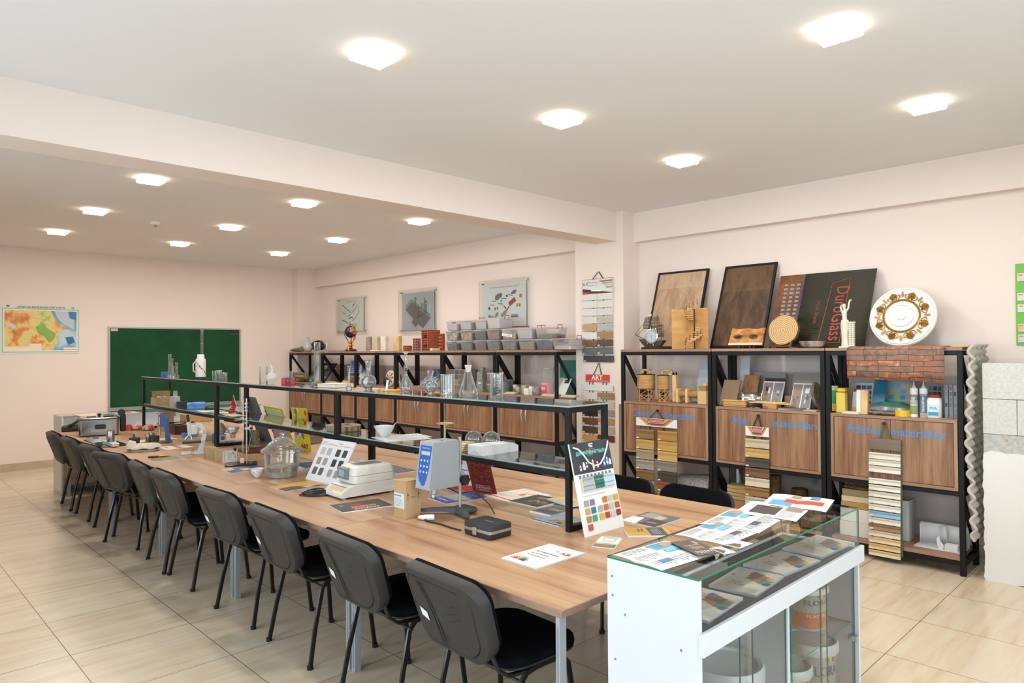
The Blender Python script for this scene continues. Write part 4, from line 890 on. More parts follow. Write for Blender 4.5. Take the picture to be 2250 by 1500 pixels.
hd = [('r', 0, 0, 1, 1, '#c6453c'), ('r', .01, .03, .99, .97, '#d8d9d4'), ('t', .12, .56, 'K€', .055, '#1f5a4c', .2), ('t', .35, .72, 'KYADRO', .022, '#31383a', .26), ('t', .31, .52, 'ELITE', .022, '#31383a', .16), ('p', [(.01, .03), (.99, .03), (.01, .38)], '#2a3130'), ('p', [(.01, .03), (.5, .03), (.01, .17)], '#c6453c'),
      ('l', [(.42, .5), (.62, .95)], .004, '#1f5a4c'), ('p', [(.30, .30), (.65, .22), (.6, .14), (.28, .2)], '#e9eae6')] + [('p', [(.58+.06*k, .85-.14*k), (.98, .87-.14*k), (.98, .77-.14*k), (.62+.06*k, .75-.14*k)], q) for k, q in enumerate(('#7b7068', '#b39a78', '#c8c2b4', '#9a9ca0'))]
strips('sample_hanger', 'upper hanging chain of white, oak and grey panel samples on the column', (1316, 597), (1282, 1349, 615.5, 642.5), rows, YC, hdr_items=hd)
ac = [('#d6d3cc', None), ('#cfc8be', oak('a1', '#7d6647', '#94795a')), (oak('a0', '#77705f', '#8d8573'), oak('a2', '#b39c86', '#c7b19a')), ('#1f1511', oak('a3', '#7a7068', '#948a80')), (oak('a4', '#54301a', '#6b4023'), oak('a5', '#8f6d4a', '#a98559')), (oak('a6', '#3d2b1c', '#4d3825'), oak('a7', '#a58e74', '#bda78b')), (oak('a8', '#a5794a', '#bd905a'), oak('a9', '#4b1f10', '#6a2e17'))]
rows = [(1281, 1349, 844, 856.5, ac[0][0])]
for i in range(1, 7):
    y0 = 861+(i-1)*18.4; rows += [(1281.5, 1314, y0, y0+14.5, ac[i][0]), (1315.5, 1351, y0+.8, y0+15.2, ac[i][1])]
strips('sample_hanger', 'lower hanging chain of painted wood samples under a red ART header', (1317, 798), (1289, 1340, 822, 839.5), rows, YC, strap='#4c5c58', hdr_base='#c4433a', hdr_items=[('t', .5, .30, 'ART', .068, '#ecebe6', .48, .0015), ('r', .02, .12, .98, .15, '#e3c9c4')], straps=(.07, .115))
# post standing between the column and the first rack
p = HY(1356.5, 1060, 5.60)
solo(MB().bbox(-.022, .022, 0, .045, 0, 1.03, wood('old_post', [(0.3, '#5e4c34'), (0.6, '#8b7658'), (0.8, '#a08a6a')], 'Z', 1.2, .8), .003), 'wooden_post', 'old wooden post standing between the column and the rack', 'post', (p.x-.0, 5.66, 0))
GL = [('r', 0, 0, 1, 1, '#d9d8d4'), ('p', [(.06, .98), (.94, .98), (.72, .1), (.28, .1)], '#b9834e')] + [('l', [(.08+.07*k, .97), (.30+.032*k, .22)], .006, q) for k, q in enumerate(['#e0b98a', '#7d5230', '#d9a060', '#6b4529', '#c98f50', '#8c5f36', '#e3bf92', '#704a2c', '#d7a56a', '#8a5a33', '#e0bb8c', '#6e4426'])] + \
     [('p', [(.27, .36), (.32, .88), (.68, .88), (.73, .36)], '#2d3350'), ('p', [(.285, .40), (.33, .84), (.67, .84), (.715, .40)], '#b99a8c'), ('t', .5, .46, 'GLOSSY', .05, '#b12f33', .36, .001), ('t', .5, .06, 'PLASTIC', .03, '#b3555a', .26), ('p', [(.30, .36), (.70, .36), (.62, .22), (.38, .22)], '#5a4438')]
YD = 5.545
L_ = [oak('h1', '#67502c', '#7f6640'), oak('h2', '#a07d46', '#b7945a'), oak('h3', '#7f7459', '#978b6d'), oak('h4', '#7a736a', '#938c82'), oak('h5', '#5a4326', '#735933'), oak('h6', '#807c76', '#989490'), oak('h7', '#a5977f', '#b8ab93')]
R_2 = [oak('k1', '#8a652c', '#a67c3c'), oak('k2', '#a3803f', '#b99450'), oak('k3', '#ab8944', '#bf9d58'), oak('k4', '#67605a', '#7d7670'), oak('k5', '#2c2820', '#3b362b'), oak('k6', '#6f3618', '#8c4a22'), oak('k7', '#8a6a35', '#a07f48')]
rows = []
for i in range(7):
    y0 = 941+i*22; rows += [(1400, 1438.5, y0, y0+21, L_[i]), (1447, 1489.5, y0+4, y0+25.5, R_2[i])]
strips('sample_hanger', 'hanging double chain of glossy plastic mouldings on the first cabinet', (1445.5, 902), (1400, 1489, 916, 941), rows, YD, hdr_items=GL, round_=True)
rc = [oak('m1', '#a3937a', '#b9a98e'), oak('m2', '#a5824a', '#bd995c'), oak('m3', '#322c26', '#453e36'), oak('m4', '#573b26', '#6f4e33'), oak('m5', '#b5a996', '#c9beab'), oak('m6', '#77552f', '#8d683c'), oak('m7', '#a9a092', '#c2baab'), oak('m8', '#6d5238', '#84674a')]
strips('sample_hanger', 'single hanging chain of glossy plastic mouldings on the middle cabinet', (1667, 913), (1640, 1691, 935, 960), [(1639.5, 1692, 962+21*i, 981.5+21*i, rc[i]) for i in range(8)], YD, hdr_items=GL, round_=True)
ys = [(992, 1007), (1006, 1021), (1021, 1036)]+[(1048+14.2*i, 1061.5+14.2*i) for i in range(12)]
sc_ = ['#cbc3b2', '#cdc6b8', '#cfcabd', '#d2cdc2', '#d0cbc0', '#cfc8ba', '#d2cdc2', '#d2cfc6', '#7fa9c4', '#cfcabd', '#8d6a45', '#c9bda6', '#cdb88f', '#c9ab76', '#cbb893']
strips('sample_hanger', 'long hanging chain of white cornice strips on the third cabinet', (1943, 930), (1913, 1981, 961, 991), [(1910.5, 1980, a, b_-1, c(q, .5)) for (a, b_), q in zip(ys, sc_)], YD, strap='#4a5340', hdr_base=oak('hdr', '#5c4f42', '#75675a'), round_=True, straps=(.10,))
# ================================================================ on top of the racks right of the column
BF = (.022, mat('black_frame', '#101113', .4))
def vplank(n, stops): return wood(n, stops, 'Z', 1.3, .45, planks=(.55, .105, .4))
lean('floor_sample', 'black-framed panel of pale oak floorboards leaning on the wall', 'floor sample', (1416, 768), (1528, 768), (1440, 601), 5.84, 6.11, ZR, .012, vplank('pale_oak', [(0.25, '#8f6f52'), (0.5, '#ab8b6c'), (0.75, '#c4a688')]), fr=BF)
lean('floor_sample', 'larger black-framed panel of dark brown floorboards leaning on the wall', 'floor sample', (1560, 766), (1676, 766), (1568, 589), 5.80, 6.11, ZR, .012, vplank('dark_oak', [(0.25, '#2f2118'), (0.5, '#493525'), (0.75, '#6a5039')]), fr=BF)
# carved wooden lattice
def lattice(m, w, h):
    r = random.Random(5)
    for j in range(11):
        for i in range(8):
            u0 = .08+.105*i; v0 = .25+.058*j
            if v0 > .9: continue
            q = [(u0+.015+r.uniform(0, .01), v0+.008), (u0+.085, v0+.008+r.uniform(0, .01)), (u0+.085-r.uniform(0, .02), v0+.045), (u0+.02, v0+.045)]
            m.add([(u*w, v*h, .0012) for u, v in q], [(0, 1, 2, 3)], '#8d8c8c')
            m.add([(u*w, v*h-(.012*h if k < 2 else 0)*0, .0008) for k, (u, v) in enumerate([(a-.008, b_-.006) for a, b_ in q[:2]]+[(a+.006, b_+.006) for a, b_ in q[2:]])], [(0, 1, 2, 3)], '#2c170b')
lean('carved_panel', 'old carved wooden lattice panel leaning behind the round log slice', 'panel', (1689, 765), (1825, 765), (1698, 608), 5.86, 6.12, ZR, .025, speckle('old_teak', [(0.3, '#5c3319'), (0.6, '#84512b'), (0.8, '#a06b3f')], 8, .7, .3), extra=lattice)
# dark ribbed glossy sheet with red lettering
m_ = mat('ribbed_sheet', '#2b2716', .22, .55); nt, nd, lk, b = nodes(m_)
tc = nd.new('ShaderNodeTexCoord'); wv = nd.new('ShaderNodeTexWave'); wv.bands_direction = 'Z'; wv.inputs['Scale'].default_value = 38; lk.new(tc.outputs['Object'], wv.inputs['Vector'])
bp = nd.new('ShaderNodeBump'); bp.inputs['Strength'].default_value = .6; bp.inputs['Distance'].default_value = .004; lk.new(wv.outputs['Fac'], bp.inputs['Height']); lk.new(bp.outputs['Normal'], b.inputs['Normal'])
RED = '#8f2f1c'
def duro(m, w, h):
    T = Tr(.50*w, .80*h, .001) @ Rz(-PI/2)
    m.text('DuroGlass', .15, mat('red_print', '#a33b22', .5), T, align='LEFT', width=.70*h)
    m.text('Wall Sheet', .05, mat('red_print2', '#7c2c1a', .5), Tr(.24*w, .62*h, .001) @ Rz(-PI/2), align='LEFT')
    for a in (((.42, .84), (.66, .90), (.66, .06), (.36, .06)),):
        P = [Vector((u*w, v*h, .0008)) for u, v in a]
        for i in range(4):
            p0, p1 = P[i], P[(i+1) % 4]; d = (p1-p0).normalized(); n = Vector((-d.y, d.x, 0))*.002
            m.add([tuple(p0-n), tuple(p1-n), tuple(p1+n), tuple(p0+n)], [(0, 1, 2, 3)], mat('red_print', RED, .5))
    m.box(-.004, .004, 0, h, -.006, .002, mat('blue_tape', '#2c3a8c', .4))
lean('ribbed_sheet', 'dark glossy ribbed plastic sheet with red lettering leaning on the wall', 'sheet', (1739, 764), (1899, 764), (1757, 603), 5.78, 6.10, ZR, .006, m_, extra=duro)
# ship clock
x = rk(1436, 5.68); SIL = mat('antique_silver', '#6d675c', .35, .85)
t = thing('ship_clock', 'silver sailing ship ornament with a round clock in its wheel', 'clock', (x, 5.68, ZR)); u_ = mpp((x, 5.68, 1.6))
m = MB()
m.loft([[(-.13, -.02, 0), (.10, -.02, 0), (.10, .02, 0), (-.13, .02, 0)], [(-.12, -.03, .02), (.11, -.03, .02), (.11, .03, .02), (-.12, .03, .02)]], SIL)
m.loft([[(-.09, -.015, .02), (.08, -.015, .02), (.08, .015, .02), (-.09, .015, .02)], [(-.13, -.03, .07), (.12, -.03, .07), (.12, .03, .07), (-.13, .03, .07)], [(-.15, -.03, .10), (.125, -.03, .085), (.125, .03, .085), (-.15, .03, .10)]], SIL); m.build('hull', t)
m = MB()
for xx, hh in ((-.05, .32), (.045, .33), (.09, .25)): m.cyl((xx, 0, .08), (xx, 0, hh), .0035, SIL, n=6)
m.tube([(-.09, 0, .09), (-.17, 0, .125), (-.215, 0, .15)], .004, SIL, n=6); m.tube([(-.215, 0, .15), (-.05, 0, .31)], .002, SIL, n=5); m.tube([(-.19, 0, .14), (-.05, 0, .25)], .002, SIL, n=5)
m.add([(-.055, 0, .34), (-.02, 0, .345), (-.02, 0, .322), (-.055, 0, .318)], [(0, 1, 2, 3)], '#c9c9c6'); m.build('rigging', t)
for k, (xx, z0, z1, w0, w1) in enumerate(((-.05, .20, .28, .06, .045), (-.05, .28, .315, .045, .03), (.045, .19, .27, .065, .05), (.045, .275, .315, .05, .035), (.095, .12, .24, .045, .03))):
    m = MB()
    for i in range(6):
        f0, f1 = i/6, (i+.62)/6; za, zb = z0+(z1-z0)*f0, z0+(z1-z0)*f1; wa, wb = w0+(w1-w0)*f0, w0+(w1-w0)*f1
        m.add([(xx-wa, -.008-.014*math.sin(PI*f0), za), (xx+wa*.7, -.008-.014*math.sin(PI*f0), za), (xx+wb*.7, -.008-.014*math.sin(PI*f1), zb), (xx-wb, -.008-.014*math.sin(PI*f1), zb)], [(0, 1, 2, 3)], SIL)
    for q in (-1, -.45, .1, .65): m.add([(xx+w0*q, -.012, z0), (xx+w0*q+.005, -.012, z0), (xx+w1*q+.005, -.012, z1), (xx+w1*q, -.012, z1)], [(0, 1, 2, 3)], SIL)
    m.build('sail', t)
Tc = Tr(.005, -.035, .125) @ UPR; SV = mat('bright_silver', '#c9cbca', .2, .8)
m = MB(Tc); m.lathe([(.070, -.012), (.075, 0), (.072, .010), (.062, .012), (.060, .006)], SV, n=36, cap0=True, cap1=False)
for k in range(8):
    a = k*PI/4+.2; m.cyl((.07*math.cos(a), .07*math.sin(a), 0), (.092*math.cos(a), .092*math.sin(a), 0), .0045, SV, n=8)
m.build('clock_bezel', t)
m = MB(Tc); m.lathe([(0, .0055), (.061, .0055)], mat('dial_grey', '#b6bfc6', .3), n=32, cap1=False)
for k in range(12):
    a = k*PI/6; m.add([(math.cos(a)*.046-math.sin(a)*.0015, math.sin(a)*.046+math.cos(a)*.0015, .0062), (math.cos(a)*.046+math.sin(a)*.0015, math.sin(a)*.046-math.cos(a)*.0015, .0062), (math.cos(a)*.056+math.sin(a)*.0015, math.sin(a)*.056-math.cos(a)*.0015, .0062), (math.cos(a)*.056-math.sin(a)*.0015, math.sin(a)*.056+math.cos(a)*.0015, .0062)], [(0, 1, 2, 3)], '#39424a')
for a, L_h in ((1.9, .03), (-1.45, .042)): m.add([(-.002*math.sin(a), .002*math.cos(a), .007), (.002*math.sin(a), -.002*math.cos(a), .007), (L_h*math.cos(a), L_h*math.sin(a), .007)], [(0, 1, 2)], '#2d3338')
m.build('clock_dial', t)
# plywood spiral stair model before two corner walls
PLY = speckle('plywood', [(0.3, '#b98a4c'), (0.7, '#cda063')], 5, .6, 0, (1, 1, 4)); PLE = mat('laser_burnt_edge', '#3a2513', .9); PLL = mat('plywood_light', '#d9b67e', .6)
xa, xm_, xb_ = rk(1474, 5.64), rk(1512, 5.78), rk(1556, 5.66); hh = HY(1515, 678, 5.7).z-ZR
t = thing('stair_model', 'plywood model of a spiral staircase in front of two folded walls', 'model', (rk(1517, 5.64), 5.64, ZR)); o_ = Vector((rk(1517, 5.64), 5.64, 0))
for a, b_ in (((xa, 5.66), (xm_, 5.77)), ((xm_, 5.77), (xb_, 5.66))):
    A, B = Vector((a[0], a[1], 0))-o_, Vector((b_[0], b_[1], 0))-o_; d = (B-A).normalized(); n = Vector((-d.y, d.x, 0))*.004
    m = MB(); m.loft([[tuple(A-n), tuple(B-n), tuple(B+n), tuple(A+n)], [tuple(q+Vector((0, 0, hh))) for q in (A-n, B-n, B+n, A+n)]], PLY); m.build('wall_panel', t, smooth=False)
R0 = .085; cx = .02; N = 19
m = MB(); m.cyl((cx, .04, 0), (cx, .04, hh*.98), .006, PLE, n=8); m.build('centre_pole', t)
for i in range(N):
    a = PI*1.1 + i*2*PI/15; z = .012+i*(hh)/N; p0 = (cx, .04)
    P = [(cx+.008*math.cos(a-.6), .04+.008*math.sin(a-.6)), (cx+R0*math.cos(a-.26), .04+R0*math.sin(a-.26)), (cx+R0*math.cos(a+.26), .04+R0*math.sin(a+.26)), (cx+.008*math.cos(a+.6), .04+.008*math.sin(a+.6))]
    m = MB(); m.prism(P, z, z+.007, PLL); 
    P2 = [P[1], P[2]]; m.add([(P2[0][0], P2[0][1], z-.016), (P2[1][0], P2[1][1], z-.016), (P2[1][0], P2[1][1], z), (P2[0][0], P2[0][1], z)], [(0, 1, 2, 3)], PLY); m.build('step', t, smooth=False)
m = MB(); prev = None
for i in range(N+2):
    a = PI*1.1+i*2*PI/15; z = .012+i*hh/N; q = (cx+R0*math.cos(a), .04+R0*math.sin(a), z); m.cyl(q, (q[0], q[1], z+.055), .0022, PLE, n=5)
    if prev: m.cyl((prev[0], prev[1], prev[2]+.055), (q[0], q[1], z+.055), .0024, PLY, n=5)
    prev = q
m.build('railing', t)
# engraved live-edge board on a clear stand
t = thing('engraved_board', 'live-edge wooden board with two burnt pictures on a clear stand', 'ornament', (rk(1640, 5.66), 5.66, ZR)); w_ = rk(1677, 5.66)-rk(1600, 5.66); h_ = .155
OLV = speckle('olive_wood', [(0.3, '#6a3d17'), (0.45, '#a86c30'), (0.6, '#c88f4d'), (0.8, '#d8ab6c')], 9, .45, 0, (1, 1, 1.5), 5); BRN = '#3a2413'
T = Tr(0, -.02, .03) @ Rx(math.radians(-18)) @ UPR
m = MB(T); out = [(-w_/2, 0), (w_/2*.93, 0), (w_/2, h_), (w_/2*.5, h_*.93), (w_*.02, h_*1.0), (-w_/2*.45, h_*.96), (-w_/2*.88, h_*1.03)]
m.prism(out, -.022, 0, OLV); m.add([(-w_/2, .0, .0006), (w_/2*.93, 0, .0006), (w_/2*.95, .02, .0006), (-w_/2*.97, .022, .0006)], [(0, 1, 2, 3)], '#d6bfa4')
r_ = random.Random(11)
for cx_ in (-.24, .20):
    m.add([(w_*cx_+.045*math.cos(a*PI/8)*r_.uniform(.8, 1.1), .075+.026*math.sin(a*PI/8)*r_.uniform(.8, 1.1), .0008) for a in range(16)], [tuple(range(16))], '#5a4325')
    for k in range(9): m.add([(w_*cx_+r_.uniform(-.04, .03)+dx, .055+r_.uniform(0, .035)+dy, .001) for dx, dy in ((0, 0), (.016, .002), (.014, .007), (-.002, .005))], [(0, 1, 2, 3)], BRN)
m.build('board', t, smooth=False)
CL = glass('clear_stand', (.93, .95, .95), 1.5, .06)
for s in (-.05, .05):
    m = MB(); m.tube([(s, -.035, .004), (s, -.045, .03), (s, -.02, .006), (s, .04, .004), (s, .03, .12)], .005, CL, n=6); m.build('stand', t)
# round log slice on a clear stand
LOGM = None
def rings_mat(name, cols, scale=60.0):
    if name in MATS: return MATS[name]
    m = mat(name, cols[0][1], .6); nt, nd, lk, b = nodes(m); tc = nd.new('ShaderNodeTexCoord'); wv = nd.new('ShaderNodeTexWave'); wv.wave_type = 'RINGS'; wv.rings_direction = 'SPHERICAL'
    wv.inputs['Scale'].default_value = scale/6.283; wv.inputs['Distortion'].default_value = 1.2; wv.inputs['Detail Scale'].default_value = 3; lk.new(tc.outputs['Object'], wv.inputs['Vector'])
    r = ramp(nd, cols); lk.new(wv.outputs['Fac'], r.inputs['Fac']); lk.new(r.outputs['Color'], b.inputs['Base Color']); return m
RING = rings_mat('log_rings', [(0.0, '#cfb080'), (1.0, '#9a7443')], 130)
BARK = speckle('bark', [(0.3, '#4f3b28'), (0.6, '#7b6144')], 40, .95, .7)
x = rk(1721, 5.64); rr = wd((x, 5.64, 1.7), 32); 
t = thing('log_slice', 'round pale slice of a tree trunk standing on a clear stand', 'wood slice', (x, 5.64, ZR))
m = MB(); n_ = 36; r_ = random.Random(2); rad = [rr*(1+.03*math.sin(2*k*2*PI/n_+1)+r_.uniform(-.012, .012)) for k in range(n_)]
def disc(y, f=1.0): return [(rad[k]*f*math.cos(2*PI*k/n_), y, rad[k]*f*1.06*math.sin(2*PI*k/n_)) for k in range(n_)]
m.loft([disc(0, .97), disc(.004), disc(.034), disc(.036, .97)], BARK, cap0=False, cap1=True); m.add(disc(-.0005, .975), [tuple(range(n_))], RING)
o = m.build('slice', t); o.location = (0, 0, rr*1.06+.022); o.rotation_euler = (math.radians(-10), 0, 0)
m = MB()
for s in (-.09, .09): m.tube([(s, -.05, .045), (s*.8, -.045, .01), (s, 0, .004), (s, .06, .004)], .006, CL, n=6)
m.build('stand', t)
# shallow stone bowl
x = rk(1786, 5.66); rr = wd((x, 5.66, 1.6), 29); m = MB(); n_ = 30; r_ = random.Random(4)
pr = [(.55, 0), (.8, .012), (.92, .035), (1.0, .052), (.93, .055), (.6, .03), (.05, .024)]; jit = [1+r_.uniform(-.05, .05) for _ in range(n_)]
m.loft([[(rr*q*jit[k]*math.cos(2*PI*k/n_), rr*.8*q*jit[k]*math.sin(2*PI*k/n_), z) for k in range(n_)] for q, z in pr], speckle('agate', [(0.3, '#4d4238'), (0.5, '#8c7f70'), (0.65, '#b5a896')], 14, .35, .3))
solo(m, 'stone_bowl', 'shallow rough-edged stone bowl below the dark ribbed sheet', 'bowl', (x, 5.66, ZR))
# white statuette leaning on a pillar
def skin(verts, edges, radii, m, name, parent=None, sub=2, root=0):
    me = bpy.data.meshes.new(name); me.from_pydata(verts, edges, []); o = bpy.data.objects.new(name, me); COL.objects.link(o)
    md = o.modifiers.new('skin', 'SKIN'); md.use_smooth_shade = True
    for k, r in enumerate(radii):
        q = me.skin_vertices[0].data[k]; q.radius = r if isinstance(r, tuple) else (r, r); q.use_root = (k == root)
    s = o.modifiers.new('sub', 'SUBSURF'); s.levels = sub; s.render_levels = sub
    me.materials.append(m)
    if parent is not None: o.parent = parent
    return o
WST = mat('white_marble_resin', '#d3cbb9', .5)
x = rk(1860, 5.64); H_ = HY(1860, 650, 5.64).z-ZR
t = thing('statuette', 'white statuette of a draped standing woman with one raised arm leaning on a brick pillar', 'statue', (x, 5.64, ZR)); s_ = H_/1.0
V = [(-.02, 0, .50), (-.03, 0, .58), (-.025, 0, .66), (-.03, 0, .71), (-.02, -.005, .735), (-.035, -.01, .79), (-.035, -.01, .83),   # hips..head
     (.0, 0, .70), (.05, -.01, .76), (.055, 0, .86), (.085, 0, .93), (.105, -.005, .90),                                  # raised arm
     (-.07, 0, .70), (-.095, -.01, .78), (-.075, -.02, .83),                                                                # bent arm
     (-.045, 0, .42), (-.055, -.005, .28), (-.05, 0, .12), (-.04, -.015, .03), (.01, 0, .40), (.0, -.02, .27), (-.01, -.005, .13), (.0, -.03, .03)]
E_ = [(0, 1), (1, 2), (2, 3), (3, 4), (4, 5), (5, 6), (3, 7), (7, 8), (8, 9), (9, 10), (10, 11), (3, 12), (12, 13), (13, 14), (0, 15), (15, 16), (16, 17), (17, 18), (0, 19), (19, 20), (20, 21), (21, 22)]
Rr = [.052, .042, .048, .045, .019, .030, .026, .026, .019, .017, .015, .012, .026, .017, .012, .043, .036, .03, .022, .042, .034, .028, .022]
skin([tuple(Vector(v)*s_) for v in V], E_, [r*s_ for r in Rr], WST, 'body', t)
m = MB(); rings = []
for z, rx__, ry__, dx in ((.03, .075, .05, -.015), (.15, .06, .042, -.02), (.30, .062, .045, -.025), (.42, .075, .052, -.02), (.50, .068, .05, -.02), (.54, .06, .045, -.022)):
    rings.append([((dx+rx__*(1+.10*math.sin(7*2*PI*k/40+z*6))*math.cos(2*PI*k/40))*s_, ry__*(1+.10*math.sin(7*2*PI*k/40+z*6))*math.sin(2*PI*k/40)*s_, z*s_) for k in range(40)])
m.loft(rings, WST); m.build('drapery', t)
m = MB(); m.sphere((-.035*s_, .002*s_, .815*s_), .034*s_, WST, 14, 10, None, (1, 1.05, 1.15)); m.sphere((-.02*s_, .03*s_, .815*s_), .018*s_, WST, 10, 8); m.build('hair', t)
m = MB(); 
for j in range(11):
    for i in range(2): m.bbox((.055+.05*i)*s_, (.102+.05*i)*s_, -.035*s_, .035*s_, (.03+.040*j)*s_, (.067+.040*j)*s_, WST, .002)
m.bbox(.045*s_, .165*s_, -.045*s_, .045*s_, .47*s_, .50*s_, WST, .003); m.build('pillar', t)
MB().loft([[((-.12 if q < 2 else .17)*k*s_*(1 if 1 else 1), (-.07 if q in (0, 3) else .07)*k*s_, z) for q in (0, 3, 2, 1)][::1] for k, z in ((1, 0), (.96, .03*s_))], WST).build('base', t)
# ceiling rose
x = rk(1985, 5.90); R_ = wd((x, 5.9, 1.9), 75); GO = mat('gilding', '#a97a22', .35, .5); RW_ = mat('rose_white', '#e3e2de', .5)
t = thing('ceiling_rose', 'large round white plaster ceiling rose with gilded acanthus leaves, leaning on the wall', 'ceiling ornament', (x, 5.90, ZR+.0))
o = MB().lathe([(R_*q, z) for q, z in ((0, -.0), (1, 0), (1.0, .012), (.97, .022), (.94, .018), (.92, .026), (.89, .018), (.70, .022), (.56, .03), (.54, .038), (.50, .03), (.47, .034), (.38, .036), (.36, .044), (.33, .036), (.16, .040), (.14, .052), (.06, .058), (.03, .05), (0, .05))], RW_, n=64, cap0=False, cap1=False).build('disc', t)
T = Tr(0, 0, R_*.985) @ Rx(math.radians(-14)) @ UPR; o.matrix_local = T
m = MB(T); n_ = 72; m.loft([[(R_*q*math.cos(2*PI*k/n_), R_*q*math.sin(2*PI*k/n_), z) for k in range(n_)] for q, z in ((.50, .037), (.53, .044), (.565, .038))], GO, cap0=False, cap1=False)
for k in range(72):
    if k % 2 == 0:
        a = 2*PI*k/72; m.add([(R_*.345*math.cos(a), R_*.345*math.sin(a), .0455), (R_*.365*math.cos(a+.02), R_*.365*math.sin(a+.02), .0455), (R_*.345*math.cos(a+.05), R_*.345*math.sin(a+.05), .0455)], [(0, 1, 2)], mat('old_gilding', '#c3a98c', .5, .2))
m.build('gilded_ring', t)
leaf = [(-.05, .56), (-.10, .60), (-.06, .63), (-.125, .66), (-.085, .70), (-.14, .74), (-.09, .765), (-.10, .80), (-.055, .79), (-.05, .83), (-.02, .815), (0, .86)]
leaf = leaf + [(-a, b_) for a, b_ in reversed(leaf[:-1])]
for k in range(8):
    A = T @ Rz(k*PI/4+PI/8+.02); m = MB(A)
    n2 = len(leaf); ctr = (0, R_*.66, .052); vs = [(R_*a, R_*b_, .030) for a, b_ in leaf]+[ctr]
    m.add(vs, [(i, i+1, n2) for i in range(n2-1)], GO)
    A2 = Rz(PI/8)
    for s in (-1, 1):
        m.tube([tuple(Vector((s*R_*.10, R_*.58, .030))), (s*R_*.17, R_*.62, .032), (s*R_*.20, R_*.69, .032), (s*R_*.165, R_*.73, .032), (s*R_*.14, R_*.69, .032)], .0035, GO, n=5)
    m.add([tuple(A2 @ Vector((R_*a, R_*b_, .031))) for a, b_ in ((-.015, .64), (-.05, .72), (-.02, .74), (-.04, .80), (0, .84), (.04, .80), (.02, .74), (.05, .72), (.015, .64))], [tuple(range(9))], GO)
    m.build('gilded_leaf', t)
# stone pattern sheet draped over the edge
def stone_mat():
    m = mat('stone_print', '#8a6a58', .6); nt, nd, lk, b = nodes(m); tc = nd.new('ShaderNodeTexCoord'); mp = nd.new('ShaderNodeMapping'); mp.inputs['Rotation'].default_value = (PI/2, 0, 0)
    n0 = nd.new('ShaderNodeTexNoise'); n0.inputs['Scale'].default_value = 7; lk.new(tc.outputs['Object'], n0.inputs['Vector']); va = nd.new('ShaderNodeVectorMath'); va.operation = 'MULTIPLY_ADD'; va.inputs[1].default_value = (.05, .05, .03)
    lk.new(n0.outputs['Color'], va.inputs[0]); lk.new(tc.outputs['Object'], va.inputs[2]); lk.new(va.outputs[0], mp.inputs['Vector'])
    br = nd.new('ShaderNodeTexBrick'); lk.new(mp.outputs['Vector'], br.inputs['Vector']); br.inputs['Scale'].default_value = 1; br.inputs['Brick Width'].default_value = .15; br.inputs['Row Height'].default_value = .041; br.inputs['Mortar Size'].default_value = .0022; br.offset = .4; br.squash = 1.6; br.squash_frequency = 3
    br.inputs['Color1'].default_value = (0, 0, 0, 1); br.inputs['Color2'].default_value = (1, 1, 1, 1)
    n = nd.new('ShaderNodeTexNoise'); n.inputs['Scale'].default_value = 26; n.inputs['Detail'].default_value = 6; lk.new(tc.outputs['Object'], n.inputs['Vector'])
    ad = nd.new('ShaderNodeMath'); ad.operation = 'MULTIPLY_ADD'; ad.inputs[1].default_value = .5; lk.new(br.outputs['Color'], ad.inputs[0]); 
    s2 = nd.new('ShaderNodeMath'); s2.operation = 'SUBTRACT'; s2.inputs[1].default_value = .25; lk.new(n.outputs['Fac'], s2.inputs[0]); lk.new(s2.outputs[0], ad.inputs[2])
    r = ramp(nd, [(0.05, '#50423a'), (0.3, '#7a6152'), (0.42, '#8a6552'), (0.58, '#96563e'), (0.7, '#a67a58'), (0.85, '#c09a72')]); lk.new(ad.outputs[0], r.inputs['Fac'])
    mx = nd.new('ShaderNodeMixRGB'); lk.new(br.outputs['Fac'], mx.inputs['Fac']); lk.new(r.outputs['Color'], mx.inputs['Color1']); mx.inputs['Color2'].default_value = (*lin('#3f2c22'), 1); lk.new(mx.outputs['Color'], b.inputs['Base Color']); return m
x0, x1 = rk(1861, 5.52), rk(2075, 5.52); zb0 = HY(1860, 831, 5.53).z
m = MB(); sec = [(.34, .004), (.2, .003), (.05, .004), (-.015, .002), (-.032, -.02), (-.036, -.08), (-.030, -.16), (-.034, zb0-ZR)]; nx = 14; vs = []; fs = []
for j, (y, z) in enumerate(sec):
    for i in range(nx+1):
        u = i/nx; vs.append(((x1-x0)*u+(.02*u if j < 3 else 0), y+.004*math.sin(9*u+j)*(j > 3), max(z+(.006*abs(math.sin(5*u+j)) if j < 3 else -.012*u*(j == 7)), .001 if j < 4 else -9)))
for j in range(len(sec)-1):
    for i in range(nx): k = j*(nx+1)+i; fs.append((k, k+nx+1, k+nx+2, k+1))
m.add(vs, fs, stone_mat()); o = solo(m, 'stone_pattern_sheet', 'sheet printed with brown ledge stones draped over the rack edge', 'wall covering', (x0, RY, ZR+.001))
md = o.modifiers.new('thick', 'SOLIDIFY'); md.thickness = .002; md.offset = 1
for k, (a, b_, yy, cc) in enumerate(((2080, 2135, 5.60, '#c9a86c'), (2084, 2150, 5.66, '#b0925f'))):
    xx0, xx1 = rk(a, yy), rk(b_, yy); solo(MB().bbox(0, xx1-xx0, 0, .035, 0, .012, wood('thin_lath', [(0.3, '#a88650'), (0.7, '#cdb07a')], 'X', 2), .001), 'wood_lath', ('thin wood lath lying beside the stone pattern sheet', 'thin wood lath sticking out over the rack end')[k], 'lath', (xx0, yy, ZR+.0005))

